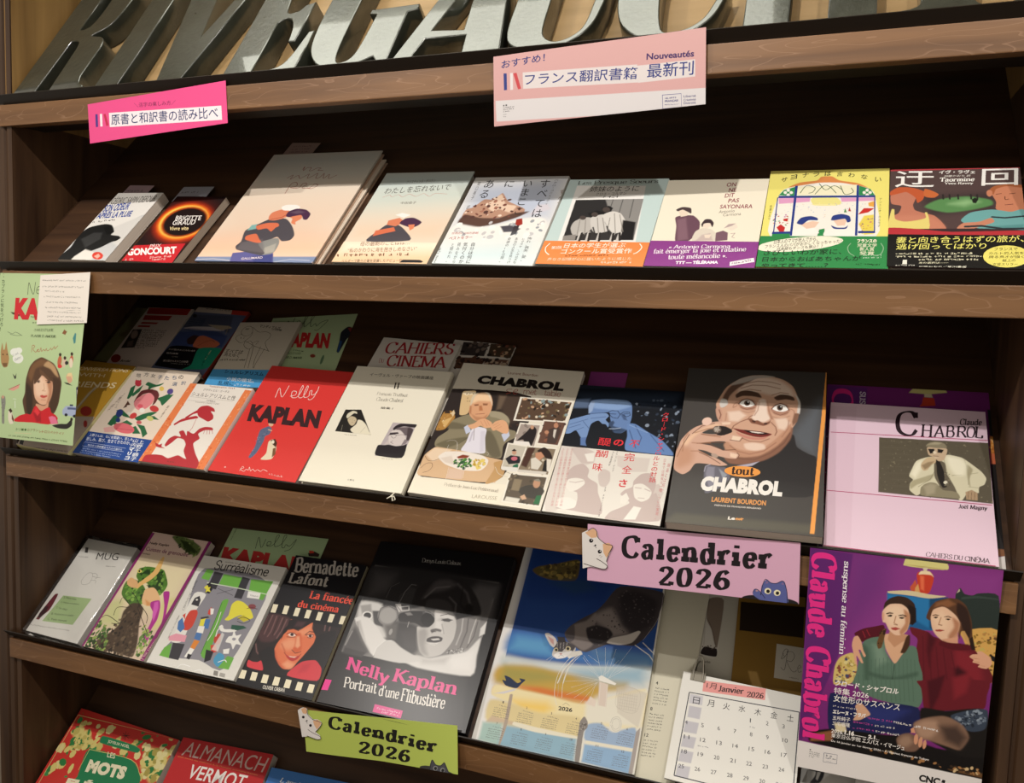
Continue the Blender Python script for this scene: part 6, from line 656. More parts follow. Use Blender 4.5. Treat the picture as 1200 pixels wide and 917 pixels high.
book('book', 'white surrealism book with grey and green abstract figures in clear film', 'books on the lower display ledge', (3, -961.4, 6.4, 1.2, 0.0131), 168.2, 190.5, 13.8, 'e2dfd8',
  [['T','26221f','Surréalisme','H',[32.5,167.5,108.2,2.1,-1.8,18.4]],['D','6a6660',[47.4,183.4,25.4,0.3,-0.5,2.4],61],['P','8e8c94',0.8,[58,670,601,638,583,67,365,77,71,61,124,221,78,408]],['P','6fae4a',0.7,[81,668,140,665,140,592,73,598]],['P','3c3a40',0.7,[148,661,222,656,228,539,155,543]],['P','6fae4a',0.7,[229,652,383,648,389,575,231,578]],['P','3c3a40',0.7,[379,655,443,648,454,504,394,505]],['P','6fae4a',0.7,[452,647,624,656,612,520,493,525]],['K','d9e6c8',1.24,0.7,[136,575,399,572,640,562]],['P','8e8c94',0.7,[232,555,362,562,376,515,244,510]],['W','3c3a40',0.62,[240,548,378,518]],['W','3c3a40',0.62,[358,558,252,511]],['P','2c2a30',0.7,[142,565,158,583,204,535,196,503,160,505]],['P','e6dc4a',0.7,[138,549,150,558,164,545,179,550,180,532,199,516,173,518,163,506,155,528,134,537]],['P','f0eee8',0.6,[475,564,573,563,581,523,487,520]],['T','3a3a3a','Equus','h',[126.5,132.9,15.8,0.1,-0.7,3.7]],['P','e9e7e0',1.0,[82,489,176,492,160,360,180,172,95,158,91,274]],['P','3c3a40',0.8,[104,458,132,478,157,451,166,406,102,412]],['P','e9e7e0',0.7,[135,450,136,448,134,446,132,444,128,443,124,444,121,446,119,448,118,450,119,453,122,454,125,455,129,454,132,453]],['P','d0483a',1.0,[114,315,120,369,163,383,188,357,197,277,178,244,135,245]],['P','4f7ab4',0.9,[74,286,89,319,147,254,132,222,96,238]],['P','e8a0b0',0.9,[62,182,105,210,191,210,200,168,78,158]],['P','d0483a',0.6,[81,332,96,350,114,308]],['P','6fae4a',0.6,[73,111,111,146,145,52,66,56]],['P','3c3a40',0.6,[117,150,208,155,222,52,145,52]],['P','d0483a',0.6,[254,390,263,418,290,396,286,365,263,369]],['P','f0eee8',0.6,[260,409,289,410,302,375,286,368]],['P','3c3a40',0.6,[224,340,274,356,288,348,232,327]],['P','e6dc4a',0.6,[232,327,267,340,287,291,244,284]],['P','4f7ab4',0.6,[264,335,302,338,322,275,280,276]],['P','f0eee8',0.6,[240,284,286,288,299,242,249,241]],['P','4f7ab4',0.6,[249,241,292,241,304,193,254,199]],['P','e08a3a',0.6,[261,193,304,193,296,135,260,140]],['P','f0eee8',0.6,[260,140,296,135,290,78,251,78]],['P','2c2a30',0.6,[266,102,298,100,297,68,272,72]],['P','6fae4a',0.8,[320,468,364,482,387,293,418,100,358,117,341,315]],['W','e9e7e0',1.24,[352,398,364,318,364,246,357,202]],['W','e9e7e0',1.86,[418,312,395,280,403,238]],['W','2f6a2c',0.87,[324,461,341,315,358,117]],['P','e6dc4a',0.7,[418,386,403,458,428,489,481,485,550,451,602,400,571,381,510,401,472,380,437,352,406,354]],['P','c9bc38',1.3,[487,382,526,403,586,383,550,360]],['W','2c2a26',0.87,[495,369,533,390,590,377,554,352,501,358]],['P','8a4a50',0.9,[585,472,586,464,582,457,572,452,560,450,547,452,536,456,530,463,528,470,533,478,542,482,555,484,568,483,578,478]],['W','5a2a30',0.87,[526,448,561,460,604,457]],['P','f0eee8',0.6,[391,301,406,318,437,294,490,303,524,316,528,294,479,279,422,277]],['P','2f5a4a',0.9,[475,329,562,336,592,326,533,300,483,301]],['P','f0eee8',0.7,[494,253,517,264,506,305,542,268,576,281,572,245,612,216,572,216,567,181,532,214,490,217]],['P','9a98a0',0.6,[554,246,554,242,552,238,548,235,542,234,536,235,530,238,526,241,526,246,528,249,532,252,538,253,544,252,550,250]],['P','c0483a',0.9,[395,237,414,261,438,251,456,204,434,189,403,209]],['P','d0483a',0.9,[395,180,434,189,462,149,432,130]],['P','2c2a30',0.9,[380,149,440,145,447,91,410,70]],['P','f0eee8',1.2,[418,155,433,272,456,261,470,150],0.6],['P','4f9ac0',0.9,[465,108,481,145,529,132,543,80,514,61,477,82]],['P','f0eee8',0.7,[500,169,541,183,552,150,515,144]],['P','6fae4a',0.7,[552,136,603,132,604,57,524,56]],['W','f0f0ee',1.24,[506,87,544,108,566,98]],['T','3a3630','Gérard de Nerval','h',[13.6,91.5,-3.1,52.8,4.7,-0.4]],['T','6a6660','dessins et collages','h',[14.6,41.6,-2.0,40.3,3.5,-0.2]],['G','8a8680',[517,8,507,36,540,35,550,7]],['G','aaa6a0',[562,9,555,31,596,30,603,7]],['W','f8f8f6',0.93,[234,-8,260,31,328,29]],['W','f8f8f6',0.74,[373,9,414,23,447,-5]]], spine='L', finish='w', cell=0.8, pages='d9d5cc')
book('book', 'black filmstrip book with a smiling dark-haired woman in red', 'books on the lower display ledge', (3, -790.9, 6.4, 1.2, 0.0078), 135.3, 219.1, 9.55, '17151a',
  [['T','b9b2aa','Bernadette','F',[10.8,188.8,117.5,8.0,-8.1,27.4]],['T','b9b2aa','Lafont','F',[8.3,169.0,73.6,3.7,-1.7,19.9]],['T','e8503a','La fiancée','F',[58.7,149.6,79.9,1.7,-1.5,14.0]],['T','e8503a','du cinéma','F',[44.9,132.5,74.1,1.9,-1.7,11.6]],['G','f0e6c8',[10,467,46,469,40,524,3,522]],['G','f0e6c8',[95,471,130,472,124,527,88,526]],['G','f0e6c8',[179,470,214,472,209,526,173,525]],['G','f0e6c8',[262,469,296,471,292,525,256,524]],['G','f0e6c8',[346,469,380,470,376,524,341,523]],['G','f0e6c8',[431,470,464,472,462,525,426,524]],['G','f0e6c8',[512,471,545,472,543,526,508,524]],['G','f0e6c8',[2,36,45,38,36,87,-5,87]],['G','f0e6c8',[84,38,126,40,117,89,76,88]],['G','f0e6c8',[165,37,207,39,198,88,158,87]],['G','f0e6c8',[246,37,288,40,280,88,240,88]],['G','f0e6c8',[327,37,368,39,361,87,322,87]],['G','f0e6c8',[409,37,449,39,442,87,404,86]],['G','f0e6c8',[488,39,528,41,522,89,484,88]],['T','e9e2d4','OLIVIER ORBAN','m',[48.7,1.1,37.8,1.9,-1.5,5.6]],['P','2a2022',0.5,[-34,446,542,449,524,114,27,111,-4,318]],['P','4f3436',6.3,[0,454,160,452,182,372,149,327,119,289,44,276,-4,318]],['K','8a6462',1.37,2.7,[36,449,36,364,37,325]],['K','8a6462',1.39,2.8,[68,448,76,348,68,314]],['K','8a6462',1.44,2.9,[114,444,116,366,109,332]],['K','8a6462',1.44,2.9,[148,439,148,377,137,314]],['K','8a6462',1.39,2.8,[12,254,42,210,61,198]],['K','8a6462',1.37,2.7,[428,446,437,415]],['K','8a6462',1.37,2.7,[464,441,467,420]],['K','33221f',1.26,2.2,[16,448,24,350]],['K','33221f',1.26,2.2,[88,446,98,330]],['K','33221f',1.26,2.2,[128,441,139,359]],['P','e2764e',1.1,[176,446,218,450,224,412,198,402,176,410]],['P','e47a52',1.4,[173,354,185,378,228,391,268,386,301,420,335,450,345,416,379,383,397,364,400,327,382,276,363,230,347,200,331,161,304,143,268,142,227,163,182,203,156,241,155,279,166,319]],['P','f0a078',12.5,[187,301,234,331,300,320,286,275,241,256,191,269]],['P','f09a70',10.2,[259,379,306,409,335,425,346,377,294,358]],['P','cf5c3e',5.9,[170,233,209,186,262,154,303,146,267,144,208,176,166,222]],['P','f2a47c',7.8,[255,168,278,194,332,182,322,154,290,146]],['P','22181c',1.8,[168,436,198,453,236,450,322,451,295,418,260,390,228,391,192,390,185,366,172,342,171,309,157,373,172,404]],['P','4a3034',6.0,[228,441,288,445,275,410,221,406]],['P','d8663f',4.2,[261,363,289,368,329,298,336,273,318,248,280,263,279,290]],['P','f2a880',4.2,[268,348,285,351,318,296,308,279,287,286]],['K','2c1a1c',0.83,1.3,[274,262,306,246,332,256,340,263]],['P','f2d8c8',1.0,[204,348,216,361,244,360,258,349,235,341,216,342]],['P','3c2020',1.0,[241,355,242,351,240,347,237,345,232,344,226,345,222,348,218,351,218,356,219,359,223,362,228,362,233,362,238,359]],['K','2a1614',0.85,1.0,[192,351,211,364,242,364,264,355]],['P','f0d0c0',1.0,[336,365,354,373,372,374,372,360,353,356]],['P','3c2020',1.0,[367,367,368,364,366,360,363,358,359,357,354,358,350,360,347,364,346,368,348,371,351,373,356,374,360,373,364,371]],['K','2a1614',0.9,1.1,[326,366,352,377,377,374]],['K','3a2020',0.68,1.4,[202,334,232,335,258,343]],['K','3a2020',0.67,1.3,[342,354,363,353,379,364]],['K','2a1a1c',1.37,2.0,[191,379,222,391,262,385]],['K','2a1a1c',1.2,2.0,[320,368,338,392,374,393]],['K','7a2620',0.72,1.1,[232,236,266,218,313,221,341,236,348,248]],['P','c03a38',1.3,[242,230,277,220,317,224,346,240,336,212,313,197,287,200,263,212]],['P','f0d0c0',1.0,[270,223,300,223,327,229,314,218,285,217]],['K','b85438',0.83,4.2,[189,285,224,253,237,239]],['P','1f1a1e',2.7,[59,202,106,254,154,246,185,198,238,154,275,140,310,142,310,108,155,103,97,166]],['P','1f1a1e',2.7,[403,371,517,423,534,255,528,181,463,232,408,222,369,204,352,191,372,247,402,322]],['P','d8404a',1.0,[12,151,46,146,81,150,102,162,140,108,27,111]],['P','d8404a',1.0,[315,109,363,193,400,215,459,228,498,207,525,180,524,114]],['P','b83040',8.3,[384,186,440,206,430,153,380,134],0.5]], spine='L', pages='cfc4a4', finish='g', cell=0.8)
book('book', 'glossy black book with a photo of a woman aiming a film camera', 'books on the lower display ledge', (3, -644.3, 6.4, 1.2, 0.0146), 233.7, 264.4, 14.55, '1b191b',
  [['P','292628',6.4,[-22,318,856,287,916,-7,2,-3]],['T','c9c4be','Denys-Louis Colaux','l',[84.7,235.5,66.0,3.4,-1.6,8.6]],['T','ec4a92','Nelly','F',[25.7,47.5,74.4,-9.7,-2.3,24.9]],['T','ec4a92','Kaplan','F',[104.1,43.4,101.1,-2.3,-0.7,25.1]],['T','ece6de','Portrait','f',[33.0,26.5,54.5,0.2,-3.2,15.9]],['T','ece6de',"d'une",'f',[90.9,25.0,32.5,0.4,-2.7,15.5]],['T','ece6de','Flibustière','f',[126.7,23.6,68.0,1.0,-2.6,18.5]],['G','d83a86',[365,9,362,52,542,48,544,6]],['D','f0c0d8',[95.5,6.9,36.3,-0.2,0.2,2.8],62],['D','f0c0d8',[104.9,3.2,26.1,-0.1,-0.2,2.7],63],['G','ec2f92',[-32,70,-41,133,42,134,42,74]],['P','8a8785',0.5,[28,886,879,886,871,305,32,308]],['P','2c2a2b',8.6,[28,886,879,886,877,779,668,801,432,694,318,632,31,642]],['P','4a4748',28.7,[46,840,190,842,186,729,65,674]],['P','5a5758',19.8,[757,859,880,859,894,661,834,634,719,809]],['P','3a3839',6.7,[189,675,249,739,343,789,364,783,378,641,338,626,264,650]],['P','2f2d2e',1.6,[183,665,178,738,213,784,281,804,359,796,379,767,314,767,271,706,273,652]],['K','7a7778',0.8,0.7,[286,654,297,737,323,791,356,791]],['K','6a6768',0.55,0.7,[187,679,194,758,239,791]],['P','d9d6d2',6.8,[34,633,176,636,198,533,280,442,192,411,57,511]],['P','a8a5a2',4.3,[36,606,104,626,147,543,86,533]],['P','e9e6e2',0.7,[145,556,146,543,140,532,128,524,113,522,96,525,82,533,74,544,72,557,78,568,90,576,106,578,123,575,136,567]],['P','4a4849',0.7,[134,554,135,545,131,538,123,532,112,530,100,533,91,538,85,546,84,555,88,563,96,568,107,570,119,568,128,562]],['P','5a5859',3.3,[130,585,184,593,240,496,173,503]],['P','8f8c8a',0.9,[299,604,309,586,314,566,311,548,302,531,286,519,268,511,246,510,224,514,204,524,188,539,177,557,172,576,175,595,184,612,200,624,219,632,241,634,263,629,283,618]],['P','aeaba8',3.2,[289,598,297,583,300,568,298,552,290,539,278,529,262,523,245,522,227,525,211,533,198,545,189,559,186,575,188,590,196,604,208,614,224,620,242,622,260,618,276,610]],['K','4a4849',0.79,0.7,[189,532,177,610,224,633,292,614,314,569,295,522]],['P','d0ccc8',1.6,[264,650,299,656,324,615,305,603]],['K','4a4748',0.81,0.7,[270,646,315,613]],['K','efece8',0.81,2.2,[306,638,356,651,366,626,324,615]],['P','3a3839',2.2,[313,595,385,624,454,635,498,638,542,614,552,572,531,543,489,536,429,552,332,546]],['P','8a8785',2.1,[346,605,379,614,402,600,370,591]],['P','5a5859',3.1,[455,631,498,638,511,600,477,595]],['P','2a2829',2.1,[551,594,553,574,546,558,531,547,512,544,491,549,474,562,462,580,460,599,467,616,482,627,502,630,523,624,540,611]],['K','9a9795',0.78,1.6,[472,634,515,627,545,606]],['P','4a4849',9.4,[306,542,452,539,504,396,466,356,358,404,295,428]],['P','6a6765',6.6,[254,507,326,536,346,436,295,428]],['P','a8a5a2',0.7,[310,474,309,466,306,459,302,456,297,457,292,462,289,469,288,477,289,486,292,492,296,495,302,494,306,490,309,482]],['K','d0ccc8',0.66,0.7,[392,555,395,521]],['P','524f50',9.2,[353,489,449,521,504,396,423,399]],['P','cfcbc7',2.1,[455,531,490,532,531,543,553,581,536,630,536,656,593,648,649,639,685,610,700,562,705,496,688,443,660,397,616,374,567,365,523,391,491,444]],['P','aaa6a3',9.0,[472,508,508,531,537,502,542,435,581,376,534,384,491,444]],['P','e0dcd8',4.2,[545,632,596,640,660,632,660,606,587,612,559,590]],['P','e6e2de',6.5,[559,590,596,588,636,518,595,536,567,540]],['P','5a5656',2.0,[590,604,630,615,658,610,646,594,612,592]],['K','3a3637',1.04,2.1,[579,624,622,642,659,636]],['K','2f2c2d',0.78,0.7,[593,596,636,598,663,609]],['P','6a6665',2.6,[545,528,576,542,612,539,612,526,581,526,560,510]],['K','3a3637',0.77,1.5,[552,521,583,522]],['K','9a9693',1.02,3.1,[605,572,636,518]],['P','4a4546',1.5,[542,473,567,490,608,498,636,492,635,472,604,458,562,454,544,456]],['P','d8d4d0',0.7,[564,474,612,487,624,478,584,467]],['P','efece8',2.0,[548,444,598,453,621,461,602,441,568,438]],['K','b0aca8',0.76,2.0,[540,443,576,441,608,448]],['P','2a2728',4.3,[370,766,410,808,472,845,548,865,628,868,702,833,763,780,815,708,824,667,785,652,738,636,693,612,668,634,644,656,572,658,485,649,445,660,378,641,366,702]],['P','4a4647',9.6,[474,836,559,858,614,829,548,783,458,752,426,711]],['K','6a6667',1.61,4.3,[441,722,490,793,574,814]],['K','5a5657',1.63,6.8,[620,839,699,788,753,699]],['K','5a5657',1.63,4.3,[596,746,652,710,663,650]],['K','191717',1.59,4.2,[662,818,678,714,749,655]],['P','3a3738',4.2,[464,708,530,726,607,712,641,664,536,656,465,654]],['P','1c1a1b',4.1,[766,701,767,688,763,677,754,670,744,669,732,672,722,681,715,693,714,706,718,717,726,724,737,726,749,722,759,713]],['P','8f8b89',3.0,[685,610,738,636,804,646,834,634,828,566,826,491,798,445,725,433,693,428,707,488,709,563]],['K','cfcbc8',1.27,3.1,[724,625,738,551,731,467]],['K','4a4647',1.26,3.0,[757,630,771,556,761,455]],['K','d8d4d0',1.01,2.5,[806,638,801,544,802,487]],['K','4a4647',0.99,2.5,[820,623,822,531,801,462]],['Q',['3a3738','b0aca9','efece8'],[693,428,794,457,795,428,692,403],40,[0.7,1.4],4],['P','e2dfdb',2.5,[873,632,882,558,854,537,848,586]],['P','e4e1dd',3.9,[865,530,814,448,787,427,679,392,594,362,515,365,468,348,413,331,540,296,871,305,872,425]],['P','efece8',16.1,[716,383,854,455,868,329,752,325]],['P','c9c5c1',12.2,[518,357,622,358,714,390,694,347,564,324]],['P','e9e6e2',2.7,[34,520,73,540,121,538,170,511,221,476,266,432,290,418,262,372,247,319,200,344,140,402,86,463]],['P','c9c5c2',4.3,[47,500,75,514,120,451,164,389,118,433]],['K','8a8785',0.81,1.6,[60,502,90,454]],['P','d9d6d2',2.5,[250,311,248,361,276,408,332,426,398,394,479,367,559,340,423,304,252,308]],['K','f4f2ee',1.01,1.5,[243,318,246,369,281,417,324,424]],['P','5a5758',9.3,[32,350,57,467,131,401,204,337,171,306,40,309]],['K','b0adaa',1.05,3.2,[40,352,50,439]],['P','4a4748',3.2,[47,336,190,326,174,298,42,305]]], spine='L', pages='3a3638', finish='w', cell=1.0, edge='151315')
sheet('calendar_sheet', 'cream year calendar sheet with month columns, under the painted cat calendar', 'books on the lower display ledge', place(3, -223.0, 10.2, 2.0, -0.0396), 91.7, 324.0, 'ded8c2',
  [['T','3a3a36','4','m',[43.8,119.6,3.0,-0.1,-0.2,4.5]],['D','6a6a62',[44.3,113.6,18.2,1.7,-0.1,2.3],64],['D','6a6a62',[44.3,109.5,18.2,1.7,-0.1,2.2],65],['D','6a6a62',[44.4,105.3,18.1,1.7,-0.1,2.3],66],['D','6a6a62',[44.4,101.2,18.1,1.7,-0.1,2.2],67],['D','6a6a62',[44.5,97.1,18.0,1.8,-0.1,2.2],68],['D','6a6a62',[44.5,93.0,18.0,1.8,-0.1,2.2],69],['T','3a3a36','8','m',[43.5,84.7,3.0,0.0,-0.2,4.3]],['D','6a6a62',[44.0,78.9,17.9,1.8,-0.1,2.2],70],['D','6a6a62',[44.0,74.9,17.9,1.9,0.0,2.2],71],['D','6a6a62',[44.1,70.9,17.8,1.9,-0.1,2.2],72],['D','6a6a62',[44.1,67.0,17.8,1.8,-0.1,2.1],73],['D','6a6a62',[44.2,63.0,17.7,1.9,-0.1,2.1],74],['D','6a6a62',[44.2,59.1,17.7,1.9,-0.1,2.1],75],['T','3a3a36','12','m',[43.3,50.3,4.9,0.5,-0.2,4.2]],['D','6a6a62',[43.7,44.8,17.6,1.9,-0.1,2.0],76],['D','6a6a62',[43.8,40.9,17.5,2.0,-0.1,2.1],77],['D','6a6a62',[43.8,37.1,17.5,2.0,-0.1,2.0],78],['D','6a6a62',[43.9,33.2,17.4,2.0,-0.1,2.1],79],['D','6a6a62',[43.9,29.4,17.4,2.1,-0.1,2.1],80],['D','6a6a62',[44.0,25.6,17.3,2.1,-0.1,2.1],81]], 'calendar', thick=0.6)
